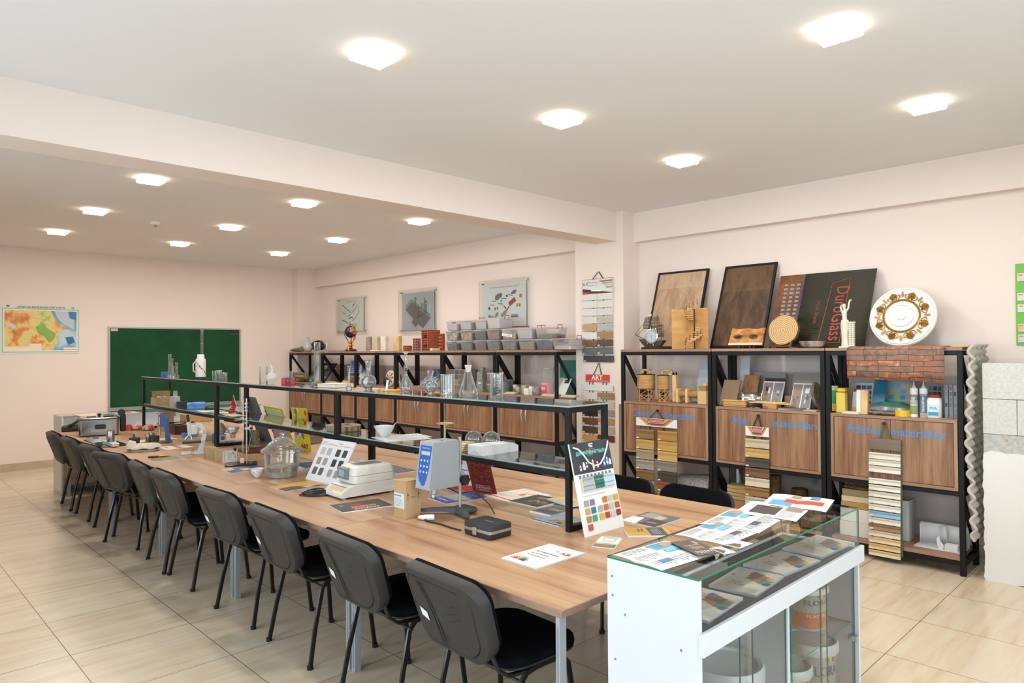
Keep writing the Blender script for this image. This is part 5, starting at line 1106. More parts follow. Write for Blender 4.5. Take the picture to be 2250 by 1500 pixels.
# ================================================================ middle shelves of the racks right of the column
def mlean(name, label, cat, bl, br, tl, yb, yt, th, base, **kw): return lean(name, label, cat, bl, br, tl, yb, yt, ZM, th, base, **kw)
PLC = speckle('plywood_cut', [(0.3, '#ad7f45'), (0.7, '#c79a5c')], 14, .6)
def ringstrip(m, cx, cy, r, z0, z1, mm, n=28): m.lathe([(r, z0), (r, z1)], mm, Tr(cx, cy, 0), n=n, cap0=True, cap1=True)
def bent(m, pts, w, th, mm):
    for a, b_ in zip(pts, pts[1:]): m.bbox(min(a[0], b_[0])-w/2, max(a[0], b_[0])+w/2, -th/2, th/2, min(a[1], b_[1])-w/2, max(a[1], b_[1])+w/2, mm, .008)
for k, (pc, wpx, yt, l) in enumerate(((1419, 33, 823, 'wider plywood model silo on lattice legs'), (1457, 22, 825, 'narrower plywood model silo on lattice legs'))):
    x = rk(pc, 5.68); R_ = wd((x, 5.68, 1.1), wpx)/2; H_ = HY(pc, yt, 5.68).z-ZM; hb = H_*.48
    t = thing('silo_model', l, 'model', (x, 5.68, ZM), 0, 'plywood plant models')
    m = MB(); ringstrip(m, 0, 0, R_, hb, H_, PLC)
    for j in range(9): m.lathe([(R_+.0008, hb+(H_-hb)*(j+.15)/9), (R_+.0008, hb+(H_-hb)*(j+.3)/9)], '#6a4520', n=28, cap0=False, cap1=False)
    m.lathe([(R_*1.04, H_), (R_*1.04, H_+.006)], PLE, n=28); m.lathe([(R_*1.02, hb-.005), (R_*1.02, hb)], PLE, n=28); m.build('drum', t)
    m = MB()
    for i in range(6):
        a, b_ = 2*PI*i/6+.3, 2*PI*(i+1)/6+.3; pa, pb = Vector((R_*math.cos(a), R_*math.sin(a), 0)), Vector((R_*math.cos(b_), R_*math.sin(b_), 0)); Z = Vector((0, 0, hb))
        m.cyl(pa, pa+Z, .0045, PLC, n=5); m.cyl(pa+Z*.08, pb+Z*.5, .003, PLC, n=5); m.cyl(pb+Z*.08, pa+Z*.5, .003, PLC, n=5); m.cyl(pa+Z*.5, pb+Z*.95, .003, PLC, n=5)
        for f in (.04, .5, .95): m.cyl(pa+Z*f, pb+Z*f, .0035, PLC, n=5)
    m.lathe([(R_*.3, hb*.25), (R_*.55, hb*.8)], PLE, n=12); m.build('lattice_legs', t)
    m = MB(); bent(m, [(-.04, H_+.02), (-.04, H_+.045), (.045, H_+.045), (.045, H_+.02)] if k == 0 else [(-.01, H_+.02), (-.01, H_+.05), (.09, H_+.05), (.09, H_+.03)], .022, .03, PLL); m.build('top_pipe', t)
x = rk(1482, 5.70); t = thing('kiln_model', 'plywood model of an elbow duct and horizontal drum with a hopper box', 'model', (x, 5.70, ZM), 0, 'plywood plant models'); L_ = rk(1556, 5.70)-x; H_ = HY(1478, 816, 5.7).z-ZM
m = MB(); bent(m, [(-.04, H_-.02), (.0, H_-.02), (.0, .02)], .04, .045, PLL); m.build('elbow_duct', t)
m = MB(); m.cyl((.02, 0, .085), (L_-.09, 0, .085), .034, PLC, n=24)
for j in range(14): m.cyl((.04+.016*j, 0, .085), (.044+.016*j, 0, .085), .0348, '#8c6534', n=24)
m.build('drum', t)
for xx in (.045, .145): MB().bbox(xx-.012, xx+.012, -.045, .045, 0, .135, PLL, .006).build('saddle', t)
m = MB(); m.bbox(L_-.09, L_, -.04, .05, 0, .12, PLL, .002); m.build('box', t)
m = MB(); m.loft([[(L_-.06, -.03, .121), (L_-.01, -.03, .121), (L_-.01, .03, .121), (L_-.06, .03, .121)], [(L_-.08, -.05, .165), (L_, -.05, .165), (L_, .05, .165), (L_-.08, .05, .165)]], PLC); m.bbox(L_-.05, L_-.015, -.015, .015, .165, .19, PLL); m.build('hopper', t)
FOAMW = mat('white_foam_board', '#c3cbd3', .7)
mlean('foam_board', 'white foam board leaning at the back of the first cabinet shelf', 'board', (1529, 884), (1560, 884), (1534, 788), 5.84, 5.925, .02, FOAMW)
mlean('fibre_board', 'brown fibreboard slab leaning in the middle rack', 'board', (1580, 893), (1616, 893), (1573, 833), 5.60, 5.70, .018, mat('mdf', '#7e6450', .8))
mlean('sample_board', 'tall narrow white panel at the back of the middle rack', 'panel', (1624, 868), (1644, 868), (1625, 782), 5.88, 5.92, .01, FOAMW)
mlean('wood_sample', 'striped walnut board leaning beside the tall white panel', 'board', (1625, 884), (1659, 884), (1632, 823), 5.74, 5.84, .012, wood('striped_wood', [(0.35, '#5b3b1f'), (0.55, '#8a5f36'), (0.8, '#a67a4a')], 'Z', 2.2))
mlean('grey_panel', 'square grey panel leaning behind the first photo card', 'panel', (1653, 880), (1722, 880), (1653, 817), 5.87, 5.92, .012, mat('grey_panel', '#8f8d85', .7))
mlean('grey_panel', 'square grey panel leaning behind the second photo card', 'panel', (1738, 882), (1806, 882), (1738, 818), 5.87, 5.92, .012, mat('grey_panel', '#8f8d85', .7))
mlean('black_card', 'black card behind the first photo card', 'card', (1677, 884), (1721, 884), (1677, 830), 5.82, 5.86, .004, BLK)
def photo(seed):
    r = random.Random(seed); its = [('r', .03, .04, .48, .95, '#8c7a6c'), ('r', .53, .04, .97, .95, '#7f8084')]
    for k in range(12):
        u = r.choice([.08, .58])+r.uniform(0, .2); v = r.uniform(.08, .7); its.append(('r', u, v, u+r.uniform(.04, .16), v+r.uniform(.06, .2), r.choice(['#2f3136', '#b8bcc0', '#5d6066', '#d4d6d8', '#6e5a4a'])))
    return its
mlean('photo_card', 'white card with two interior photos before a black card', 'card', (1668, 882), (1714, 882), (1675, 837), 5.70, 5.80, .012, c('#d5d5d3', .35), items=photo(1), group=None)
mlean('photo_card', 'white card with two interior photos beside the round stone plate', 'card', (1734, 886), (1778, 886), (1742, 841), 5.66, 5.76, .012, c('#d5d5d3', .35), items=photo(2))
for k, (a, b_, yt, l) in enumerate(((1722, 1738, 869, 'low tan fibreboard block between the photo cards'), (1782, 1788, 871, 'low tan fibreboard block by the round stone plate'))): blk('fibre_block', l, 'board', a, b_, b_+5, yt, 5.80, ZM, mat('mdf_light', '#a1876b', .8))
x = rk(1797, 5.66); m = MB(); m.lathe([(0, -.012), (.10, -.012), (.115, 0), (.10, .012), (0, .012)], speckle('round_stone_plate', [(0.3, '#5d5245'), (0.7, '#8a7d6c')], 18, .6), Ry(math.radians(80)) @ Tr(-.118, 0, 0), n=32)
solo(m, 'stone_plate', 'round brown stone plate standing on edge at the rack post', 'plate', (x, 5.70, ZM+.002))
x = rk(1612, 5.58); m = MB(Rz(.12)); m.bbox(-.10, .10, 0, .045, 0, .012, PLC); m.bbox(-.10, .10, 0, .012, .012, .05, PLC); m.bbox(-.10, .10, .033, .045, .012, .05, PLC); m.bbox(-.11, .11, -.005, .05, .05, .058, PLL)
solo(m, 'wood_moulding', 'short profiled wood moulding block before the fibreboard slab', 'moulding', (x, 5.58, ZM+.0))
x = rk(1647, 5.60); m = MB(); n_ = 8; rg = [[(-.08+.02*z, -.03+.05*math.sin(i*.45), 0) for i in range(1)] for z in (0, 1)]
P = [(-.085+.17*i/10, .05*math.sin(i/10*PI*.8), .0) for i in range(11)]
m.add([(a, b_, z) for z in (.0, .125) for a, b_, _ in P], [(i, i+1, i+12, i+11) for i in range(10)], mat('polished_sheet', '#b5b3ad', .18, .9)); o = solo(m, 'metal_sheet', 'small bent sheet of polished metal in the middle rack', 'metal sample', (x, 5.61, ZM)); md = o.modifiers.new('t', 'SOLIDIFY'); md.thickness = .003
x = rk(1698, 5.62)
solo(MB().bbox(-.07, .05, .0, .09, 0, .040, PLC, .002), 'wood_block', 'small stepped wood block under the thin wood boards', 'wood block', (rk(1694, 5.60), 5.58, ZM))
for k, (a, b_, dz, l) in enumerate(((1645, 1738, .0415, 'long thin pale board lying on the small wood block'), (1660, 1722, .050, 'shorter thin board on top of the long pale one'))):
    solo(MB(Rz(-.05+.05*k)).bbox(0, rk(b_, 5.6)-rk(a, 5.6), 0, .07, 0, .0075, PLL, .001), 'thin_board', l, 'board', (rk(a, 5.6), 5.60, ZM+dz), 0)
for k, (a, b_, cc, dz, l) in enumerate(((1708, 1768, '#b8b3aa', 0, 'grey-edged booklet at the cabinet edge under the photo card'), (1716, 1760, '#6b6a68', .008, 'dark booklet on the grey-edged one'), (1763, 1792, '#b9a98f', 0, 'cream booklet by the round stone plate'))):
    solo(MB(Rz(.1-.1*k)).box(0, rk(b_, 5.57)-rk(a, 5.57), 0, .12, 0, .0075, c(cc)), 'booklet', l, 'booklet', (rk(a, 5.57), 5.57, ZM+dz+.0002), 0, smooth=False)
solo(MB().bbox(0, .14, 0, .08, 0, .02, CL, .002), 'clear_box', 'flat clear plastic box beside the bent metal sheet', 'box', (rk(1648, 5.56), 5.565, ZM))
# third rack
x = rk(1826, 5.72); m = MB(); m.loft([[(-.05, -.015, 0), (.05, -.015, 0), (.05, .02, 0), (-.05, .02, 0)], [(-.05, -.02, .10), (.05, -.02, .10), (.05, .025, .10), (-.05, .025, .10)], [(-.045, -.004, .205), (.045, -.004, .205), (.045, .004, .205), (-.045, .004, .205)]], mat('green_bag', '#2f9a4c', .4)); m.rect(-.05, .05, .0, .06, '#d8b92c', -.0215); m.rect(-.045, .045, .165, .2, '#cfcabb', -.0125)
solo(m, 'product_bag', 'green and yellow product bag by the rack brace', 'bag', (x, 5.74, ZM))
YF = mat('yellow_foam', '#d6bd5a', .8)
t = thing('foam_block', 'tall yellow foam block with a brighter yellow cap', 'foam block', (rk(1855, 5.60), 5.60, ZM)); w_, d_ = wd((rk(1855, 5.6), 5.6, 1.1), 20, 4); h_ = HY(1842, 862, 5.6).z-ZM
MB().bbox(-w_, 0, 0, .06, 0, h_, YF, .003).build('foam', t); MB().bbox(-w_*.95, 0, -.002, .062, h_+.0005, h_+.035, mat('yellow_cap', '#d9b21c', .5), .01).build('cap', t)
mlean('fibre_board', 'brown fibreboard strip behind the yellow foam', 'board', (1852, 906), (1872, 906), (1853, 851), 5.72, 5.78, .02, mat('mdf_strip', '#8f7358', .8))
def swatch(cols, nx, ny, seed, m0=.1):
    r = random.Random(seed); its = []
    for i in range(nx):
        for j in range(ny): its.append(('r', m0+(1-m0*1.3)*i/nx, .06+.9*j/ny, m0+(1-m0*1.3)*(i+.82)/nx, .06+.9*(j+.72)/ny, r.choice(cols)))
    return its
mlean('colour_chart', 'colour chart of dark red and purple swatches', 'colour chart', (1873, 900), (1915, 900), (1874, 840), 5.84, 5.90, .004, c('#a9abb4', .4), items=swatch(['#6b1f35', '#5a2142', '#8a3348', '#35556e', '#7a4a6a', '#a76b6e'], 3, 5, 1))
mlean('colour_chart', 'colour chart of blue, green and yellow swatches behind the plastic bag', 'colour chart', (1944, 904), (2004, 904), (1946, 836), 5.84, 5.90, .004, c('#9fb0bb', .4), items=swatch(['#5b93b3', '#7fb0a2', '#a9bf6a', '#d2c05a', '#79a9c9', '#c9b48f'], 4, 5, 2))
mlean('colour_chart', 'colour chart of brown and grey swatches behind the jar', 'colour chart', (2034, 908), (2068, 908), (2035, 842), 5.84, 5.90, .004, c('#9a9da4', .4), items=swatch(['#4f4642', '#6a5f58', '#85786c', '#59616a', '#3d4045'], 3, 5, 3))
mlean('blue_board', 'teal-blue glossy board leaning between the colour charts', 'board', (1912, 896), (1940, 896), (1918, 831), 5.70, 5.82, .01, mat('blue_board', '#2c7392', .35))
mlean('white_carton', 'small white carton with a yellow foot beside the white board', 'carton', (1871, 902), (1881, 902), (1872, 860), 5.70, 5.74, .03, c('#c3c7cc', .5), items=[('r', 0, 0, 1, .2, '#d8a82c')])
x = rk(1889, 5.60); MWB = thing('sandwich_panel', 'upright sandwich panel sample, white skin with pale wood core', 'board', (x, 5.60, ZM))
h_ = HY(1889, 857, 5.6).z-ZM; MB(Rx(-.06)).box(-.03, 0, 0, .04, .001, h_, c('#d9d6cc', .5)).build('white_skin', MWB, smooth=False); m = MB(Rx(-.06)); m.box(.0025, .05, 0, .04, .001, h_, wood('core_wood', [(0.3, '#c49a5c'), (0.7, '#d8b87f')], 'Z', 2)); m.box(.0008, .002, -.0005, .04, .001, h_, BLK); m.build('wood_core', MWB, smooth=False)
for k in range(3): solo(MB(Rz(.05*k-.05)).box(0, .13-.015*k, 0, .05, 0, .005, c('#d3cdbf', .6)), 'white_strip', ('lowest white sample strip beside the yellow foam', 'middle white sample strip beside the yellow foam', 'topmost white sample strip beside the yellow foam')[k], 'sample strips', (rk(1848, 5.57)+.01*k, 5.566, ZM+.0053*k), 0, 'white sample strips', smooth=False)
x = rk(1952, 5.70); m = MB(); r_ = random.Random(6); n_ = 22
for zz, q in ((.03, 1.0), (.05, .85), (.07, .6)): pass
out = [(.19*math.cos(2*PI*k/n_)*(1+r_.uniform(-.1, .1)), .10*math.sin(2*PI*k/n_)*(1+r_.uniform(-.1, .1))) for k in range(n_)]
m.loft([[(a*q, b_*q, z+r_.uniform(0, .012)) for a, b_ in out] for q, z in ((.85, 0), (1, .03), (.9, .055), (.5, .075), (.05, .08))], glass('plastic_bag', (.86, .9, .92), 1.5, .15, .12, .35, (.72, .76, .78)), cap0=True)
t = thing('plastic_bag', 'clear plastic bag holding a coil of green rope', 'bag', (x, 5.70, ZM)); m.build('bag', t)
m = MB()
for k in range(4): m.tube([((.11-.012*k)*math.cos(a)+.02, (.055-.006*k)*math.sin(a), .078+.004*k+.003*math.sin(3*a+k)) for a in [2*PI*i/24 for i in range(24)]], .005, mat('green_rope', '#1f8a5a', .7), n=6, closed=True)
m.build('green_rope', t)
x = rk(1942, 5.585); m = MB()
for k in range(3): m.tube([((-.12+.24*i/16), .02*math.sin(i*1.1+k)*.4+.015*k, .012+.008*abs(math.sin(i*.8+k))) for i in range(17)], .008, speckle('braided_rope', [(0.4, '#5a4b38'), (0.6, '#9a8a70')], 90, .9, .6), n=7)
solo(m, 'braided_rope', 'short braided brown rope lying before the plastic bag', 'rope', (x, 5.578, ZM))
x = rk(1981, 5.60); m = MB(); m.lathe([(.035, 0), (.052, 0), (.052, .045), (.035, .045), (.035, .002)], mat('yellow_tape', '#d6b010', .3), n=30, cap0=False, cap1=False); solo(m, 'tape_roll', 'roll of yellow adhesive tape on the cabinet', 'tape', (x, 5.61, ZM))
def wrap(m, R, a0, a1, z0, z1, cc, n=8): m.add([(R*math.sin(a0+(a1-a0)*i/n), -R*math.cos(a0+(a1-a0)*i/n), z) for z in (z0, z1) for i in range(n+1)], [(i, i+1, i+n+2, i+n+1) for i in range(n)], cc)
def wtext(m, R, s, size, z, cc, width=None, vertical=False):
    T = (Tr(0, -R, z) @ UPR) if not vertical else (Tr(size*.35, -R, z) @ UPR @ Rz(PI/2))
    k = len(m.v); m.text(s, size, c(cc), T, width=width)
    for i in range(k, len(m.v)):        # lay the letters around the cylinder
        v = m.v[i]; a = v[0]/R; m.v[i] = (R*math.sin(a), -R*math.cos(a), v[2])
for k, (px, l, bands, tx, tc_) in enumerate(((2007, 'white and green sealant cartridge', [(.0, .21, '#d8dbd8'), (.02, .085, '#9abf3c'), (.088, .12, '#d3d6d0'), (.12, .165, '#2b3560')], ('ap', .032, .130, '#e6e8ec', .026), None), (2028, 'white and blue sealant cartridge', [(.0, .21, '#cfd8de'), (.03, .16, '#2b6fa0'), (.16, .17, '#c0392b'), (.0, .03, '#d8b22c')], ('Soudaflex', .026, .095, '#e8ecf0', .11), 1))):
    x = rk(px, 5.61); t = thing('sealant_cartridge', l + ' standing on the cabinet', 'sealant tube', (x, 5.61, ZM), 0, 'sealant cartridges')
    m = MB(); m.lathe([(.024, 0), (.0255, .004), (.0255, .206), (.022, .21)], mat('cartridge_white', '#dcdedc', .35), n=22)
    for z0, z1, cc in bands: wrap(m, .0258, -1.4, 1.4, z0+.002, z1, cc, 10)
    if tc_ is None: wtext(m, .0261, tx[0], tx[1], tx[2], tx[3], tx[4])
    else: wtext(m, .0261, tx[0], tx[1], tx[2], tx[3], tx[4], True)
    m.build('tube', t); MB().lathe([(.016, .21), (.01, .225), (.006, .23), (.003, .262)], mat('nozzle', '#cfd2d0', .4), n=12).build('nozzle', t)
x = rk(2052, 5.62); t = thing('glue_jar', 'white jar of glue with a red lid and blue label', 'jar', (x, 5.62, ZM))
m = MB(); r = lambda k, z: [(a*k, b_*k, z) for a, b_ in rrect(.095, .07, .025, 5)]; m.loft([r(.9, 0), r(1, .008), r(1, .12), r(.92, .14), r(.8, .146)], mat('jar_white', '#d9d6d0', .4)); m.rect(-.032, .032, .02, .10, '#b9d3e0', -.0355); m.rect(-.032, .032, .02, .045, '#3f8fb5', -.0358); m.text('PVA', .026, c('#21436b'), Tr(0, -.036, .062) @ UPR, width=.045); m.build('jar_body', t)
MB().lathe([(.034, .146), (.036, .149), (.036, .164), (.03, .168)], mat('red_lid', '#a83128', .4), n=26).build('lid', t)
x = rk(2091, 5.60); t = thing('swatch_box', 'upright clear box of grey colour swatches at the rack end', 'colour chart', (x, 5.61, ZM)); w_ = wd((x, 5.6, 1.1), 40)
m = MB(); h_ = HY(2090, 847, 5.6).z-ZM; r_ = random.Random(9)
for i in range(4):
    x0 = -w_/2+w_*i/4; m.box(x0+.003, x0+w_/4-.003, .01, .06, 0, h_, c('#a5a8ad', .4))
    for j in range(6): m.rect(x0+.006, x0+w_/4-.008, h_*(j+.1)/6, h_*(j+.86)/6, r_.choice(['#5c6066', '#7b7f84', '#8f8f8c', '#4a4540', '#9aa0a8', '#6d645e'])if j > 1 else '#9a9d9e', .0095)
m.build('swatches', t, smooth=False); MB().box(-w_/2, w_/2, .002, .064, 0, h_+.004, glass('clear_sleeve', (.93, .95, .96), 1.2, .06), None).build('sleeve', t, smooth=False)
solo(MB().bbox(0, .14, 0, .03, 0, .006, RE, .001), 'wood_strip', 'thin walnut strip lying before the clear swatch box', 'strip', (rk(2064, 5.56), 5.562, ZM))

# ================================================================ lower shelves, floor and the wall behind
ZL = .131
p = HY(1793, 1058, Y1); m = MB(); m.bbox(-.045, .045, -.01, 0, -.045, .045, mat('socket_white', '#cfd2d2', .4), .003); m.lathe([(.0, .0105), (.03, .0105)], mat('socket_inner', '#aeb2b4', .4), UPR, n=24, cap1=False)
for s in (-1, 1): m.lathe([(0, .0112), (.004, .0112)], BLK, UPR @ Tr(s*.01, 0, 0), n=8, cap1=False)
solo(m, 'power_socket', 'white power socket on the wall seen through the middle rack', 'socket', (p.x, Y1, p.z))
def bottomshelf(px, y=5.7): q = HY(px, 1150, y); return q.x
x = bottomshelf(1527, 5.76); m = MB(); m.cyl((-.16, 0, .13), (.17, .03, .16), .125, speckle('mesh_foil', [(0.4, '#8f918c'), (0.6, '#b7b8b2')], 60, .5, .4, (1, 1, 1)), n=26); solo(m, 'insulation_roll', 'grey meshed insulation roll under the first cabinet', 'insulation roll', (x, 5.78, ZL+.002))
x = .07+bottomshelf(1603, 5.80); m = MB(); r_ = random.Random(8); m.loft([[(.06*q*math.cos(2*PI*k/18)*(1+r_.uniform(-.15, .15)), .06*q*math.sin(2*PI*k/18)*(1+r_.uniform(-.15, .15)), z) for k in range(18)] for q, z in ((.9, 0), (1, .08), (1.05, .2), (.95, .33), (.7, .42), (.3, .43))], mat('crumpled_foil', '#a9abae', .22, .9)); solo(m, 'foil_roll', 'crumpled silver foil roll standing behind the steel brace', 'insulation roll', (x, 5.80, ZL), angle=.2)
LG = speckle('log_bark', [(0.3, '#4c3a26'), (0.7, '#77603f')], 30, .95, .6); LE = rings_mat('log_end', [(0.0, '#9b7a4d'), (1.0, '#80603a')], 220)
def log(label, px, y, z, r, h, lying=None, g='firewood logs'):
    x = bottomshelf(px, y); m = MB(); n = 20; q = random.Random(px); rad = [r*(1+q.uniform(-.08, .08)) for _ in range(n)]
    R_ = lambda zz, f=1: [(rad[k]*f*math.cos(2*PI*k/n), rad[k]*f*math.sin(2*PI*k/n), zz) for k in range(n)]
    T = Matrix.Identity(4) if lying is None else (Tr(0, 0, r) @ Rz(lying) @ Ry(PI/2))
    m.loft([R_(0), R_(h*.5, 1.03), R_(h)], LG, T, cap0=False, cap1=False); m.add(R_(h), [tuple(range(n))], LE, T); m.add(list(reversed(R_(0))), [tuple(range(n))], LE, T)
    return solo(m, 'log', label, 'log', (x, y, z), 0, g)
log('tall half log standing under the middle cabinet', 1702, 5.78, ZL, .055, .36)
log('short log beside the tall half log', 1716, 5.66, ZL, .05, .20); log('pale-topped short log in the log row', 1737, 5.72, ZL, .052, .215); log('highest of the short logs, at the back', 1758, 5.86, ZL, .062, .26); log('thick short log with a clean cut top', 1762, 5.70, ZL, .06, .19)
log('log lying in front of the standing logs', 1690, 5.60, ZL, .045, .24, .1); log('lying log under the white showcase view', 1765, 5.60, ZL, .045, .22, 0)
for k, (px, y, zz) in enumerate(((1742, 5.58, ZL), (1800, 5.60, ZL), (1782, 5.68, ZL))): log(('thin log at the shelf edge among the logs', 'thin log near the rack posts', 'thin log behind the others near the posts')[k], px, y, zz, .032, .15+.02*k)
PW = wood('planed_plank', [(0.3, '#93764c'), (0.7, '#b79b6d')], 'X', 1.5)
for k in range(4): solo(MB(Rz(.04*(k % 2))).bbox(0, .30-.015*k, 0, .14, 0, .03, PW, .003), 'wood_plank', ('lowest', 'second', 'third', 'topmost')[k] + ' plank of the pile under the middle cabinet', 'plank', (bottomshelf(1598, 5.62), 5.62, ZL+.0315*k+.13), 0, 'planks under the middle cabinet')
solo(MB().bbox(0, .32, 0, .2, 0, .128, mat('cardboard', '#a07a50', .8), .003), 'storage_box', 'brown box carrying the planks under the middle cabinet', 'box', (bottomshelf(1598, 5.62)-.01, 5.60, ZL))
x = bottomshelf(1672, 5.44); 
m = MB(); n_ = 30; R_ = .125; m.lathe([(0, 0), (R_*.98, 0), (R_, .004), (R_, .03), (0, .03)], BARK, n=n_, cap0=False, cap1=False); m.lathe([(0, -.0006), (R_*.97, -.0006)], rings_mat('log_face_pale', [(0.0, '#cdb791'), (1.0, '#a88c60')], 110), n=n_, cap0=True, cap1=False)
o = m.build('log_slice'); o.location = (x, 5.46, R_+.001); o.rotation_euler = (-PI/2+math.radians(12)+PI, 0, 0); tag(o, 'broad pale log slice standing on the floor against the middle rack', 'wood slice')
NET = speckle('net_cloth', [(0.45, '#2c2a1c'), (0.55, '#7a6d45')], 140, .9, .5)
zz = ZL
for k, (h, cc, l, w_) in enumerate(((.11, c('#cfcdc6', .8), 'white foam slab at the bottom of the pile', .34), (.10, c('#d6d4cd', .8), 'second white foam slab of the pile', .33), (.05, c('#a77f4e', .7), 'brown board on the white foam slabs', .32), (.045, c('#c9b79a', .7), 'pale board in the middle of the pile', .32), (.05, c('#8d7d5a', .8), 'grey-green block under the netting rolls', .31))):
    solo(MB(Rz(.01*k)).bbox(0, w_, 0, .25, 0, h, cc, .003), 'insulation_slab', l, 'slab', (bottomshelf(1845, 5.60)+.005*k, 5.60, zz), 0, 'slabs piled under the third cabinet'); zz += h+.001
for k in range(3): solo(MB(Rz(.1*k-.1)).bbox(0, .26-.02*k, 0, .16, 0, .028, NET, .01), 'net_roll', ('lowest folded camouflage net of the pile', 'middle folded camouflage net of the pile', 'topmost folded camouflage net of the pile')[k], 'netting', (bottomshelf(1852, 5.62), 5.62, zz+.029*k), 0, 'folded nets')
x = bottomshelf(1982, 5.72); m = MB(); m.box(-.05, .04, 0, .012, 0, .30, c('#d0d3d3', .6)); m.box(.028, .04, .012, .14, 0, .30, c('#c4c8c9', .6)); solo(m, 'folded_card', 'tall white folded card behind the long cornice strips', 'card', (x, 5.74, ZL), smooth=False)
x = bottomshelf(2062, 5.66); WM = mat('white_model_card', '#d8dadb', .5); t = thing('white_model', 'white curved paper architecture model on the low shelf', 'model', (x, 5.70, ZL))
w_ = .31; MB().box(-w_/2, w_/2, -.06, .12, 0, .006, WM).build('base', t, smooth=False)
for a0, a1, cx_, R_ in ((.2, 2.6, -.06, .10), (.5, 2.9, .07, .09)):
    m = MB(); n_ = 14; m.add([(cx_+R_*math.cos(a0+(a1-a0)*i/n_), .0+R_*math.sin(a0+(a1-a0)*i/n_), z) for z in (.006, .15) for i in range(n_+1)], [(i, i+1, i+n_+2, i+n_+1) for i in range(n_)], WM); o = m.build('curved_wall', t); md = o.modifiers.new('t', 'SOLIDIFY'); md.thickness = .003
MB().box(-w_/2, w_/2, .118, .12, .006, .15, WM).build('back_wall', t, smooth=False)
m = MB(); P = [(.0, .0), (.03, .0), (.034, .03), (.012, .06), (.006, .10), (-.012, .07), (-.008, .03)]; m.loft([[(a, y, b_+.006) for a, b_ in P] for y in (-.05, -.044)], WM); m.build('fin', t, smooth=False)
MB().bbox(.04, .12, -.055, .0, .006, .05, WM, .002).build('block', t)
# egg-crate foam hanging at the rack end and the lightweight block wall
EG = mat('egg_foam', '#b9b2a7', .9); ex0, ex1 = -1.205, -1.135; nz, ny = 150, 26; vs = []; fs = []; z0, z1 = .26, 1.60
for j in range(nz+1):
    for i in range(ny+1):
        z = z0+(z1-z0)*j/nz; y = 5.53+.40*i/ny; b_ = .5+.5*math.sin(z*2*PI/.105)*math.cos((y-5.53)*2*PI/.13)
        vs.append((-.025-.038*b_-.012*math.sin(z*5), y-5.53+.01*math.sin(z*31), z-z0))
for j in range(nz):
    for i in range(ny): k = j*(ny+1)+i; fs.append((k, k+ny+1, k+ny+2, k+1))
m = MB(); m.add(vs, fs, EG)
m.v = [(-a, y, z) for a, y, z in m.v]; m.f = [tuple(reversed(f)) for f in m.f]
o = solo(m, 'egg_crate_foam', 'pale egg-crate acoustic foam sheet hung on the end of the third rack', 'acoustic foam', (-1.226, 5.545, z0)); md = o.modifiers.new('t', 'SOLIDIFY'); md.thickness = .018; md.offset = -1
AAC = speckle('aerated_concrete', [(0.35, '#bfc1bb'), (0.65, '#cdcec8')], 50, .95, .25); t = thing('block_wall', 'free-standing sample wall of pale aerated concrete blocks, plastered below', 'sample wall', (-1.128, 5.60, 0))
def blkw(x0, x1, z0, z1): MB().bbox(x0, x1, .0, .12, z0, z1, AAC, .002).build('block', t)
zs = [1.473, 1.228, .99]
blkw(0, .62, zs[1]+.002, zs[0]); blkw(.623, 1.3, zs[1]+.002, zs[0]); blkw(0, .19, zs[2]+.002, zs[1]-.001); blkw(.193, .80, zs[2]+.002, zs[1]-.001); blkw(.803, 1.3, zs[2]+.002, zs[1]-.001)
MB().box(.001, 1.3, .004, .12, 0, zs[2], speckle('block_joint', [(0.4, '#a9aba5'), (0.6, '#b9bbb4')], 40)).build('lower_blocks', t, smooth=False)
m = MB(); r_ = random.Random(1); top = [(.004+1.29*i/30, .87+r_.uniform(-.012, .012)) for i in range(31)]; bot = [(.004+1.29*i/30, .0+max(0, r_.uniform(-.02, .012))) for i in range(31)]; lf = [(r_.uniform(-.006, .004), .87*(1-i/40)) for i in range(1, 40)]
P = lf + bot + list(reversed(top)); m.loft([[(a, y, b_) for a, b_ in P] for y in (-.012, .003)], mat('white_plaster', '#dcddda', .8)); m.build('plaster', t, smooth=False)
p = HY(2212, 968, 5.6); MB().lathe([(0, .001), (.006, .001)], c('#d8842c'), Tr(p.x+1.128, 0, p.z) @ UPR, n=10, cap1=False).build('orange_dot', t)
# green sample board on the wall at the frame's edge
p = HY(2231, 580, Y1); q = HY(2233, 758, Y1); t = thing('wall_sample_board', 'bright green board with small sample tiles on the wall above the block wall', 'sample board', (p.x, Y1, q.z)); H_ = p.z-q.z
MB().box(0, .8, -.012, 0, 0, H_, mat('green_board', '#6fb44a', .6)).build('board', t, smooth=False)
for k, (f0, f1, cc) in enumerate(((.72+.16, .0, '#d2b9c4'), (.54+.10, 0, '#cfccc2'), (.43+.07, 0, '#d2cec4'), (.15+.11, 0, '#c9a03c'), (.03+.10, 0, '#a9a8b4'))):
    z1_ = H_*f0; m = MB(); m.bbox(.012, .19, -.020, -.012, z1_-.058, z1_, speckle('tile_'+str(k), [(0.3, cc), (0.7, '#d9d6ce')], 12, .5), .001); m.rect(.018, .045, z1_-.018, z1_-.010, '#d2842c', -.0205); m.build('tile_sample', t, smooth=False)
m = MB(); m.text('SAMPLES'[0], .085, c('#b8333c'), Tr(.055, -.0125, H_*.91) @ UPR, align='LEFT'); m.build('lettering', t, smooth=False)
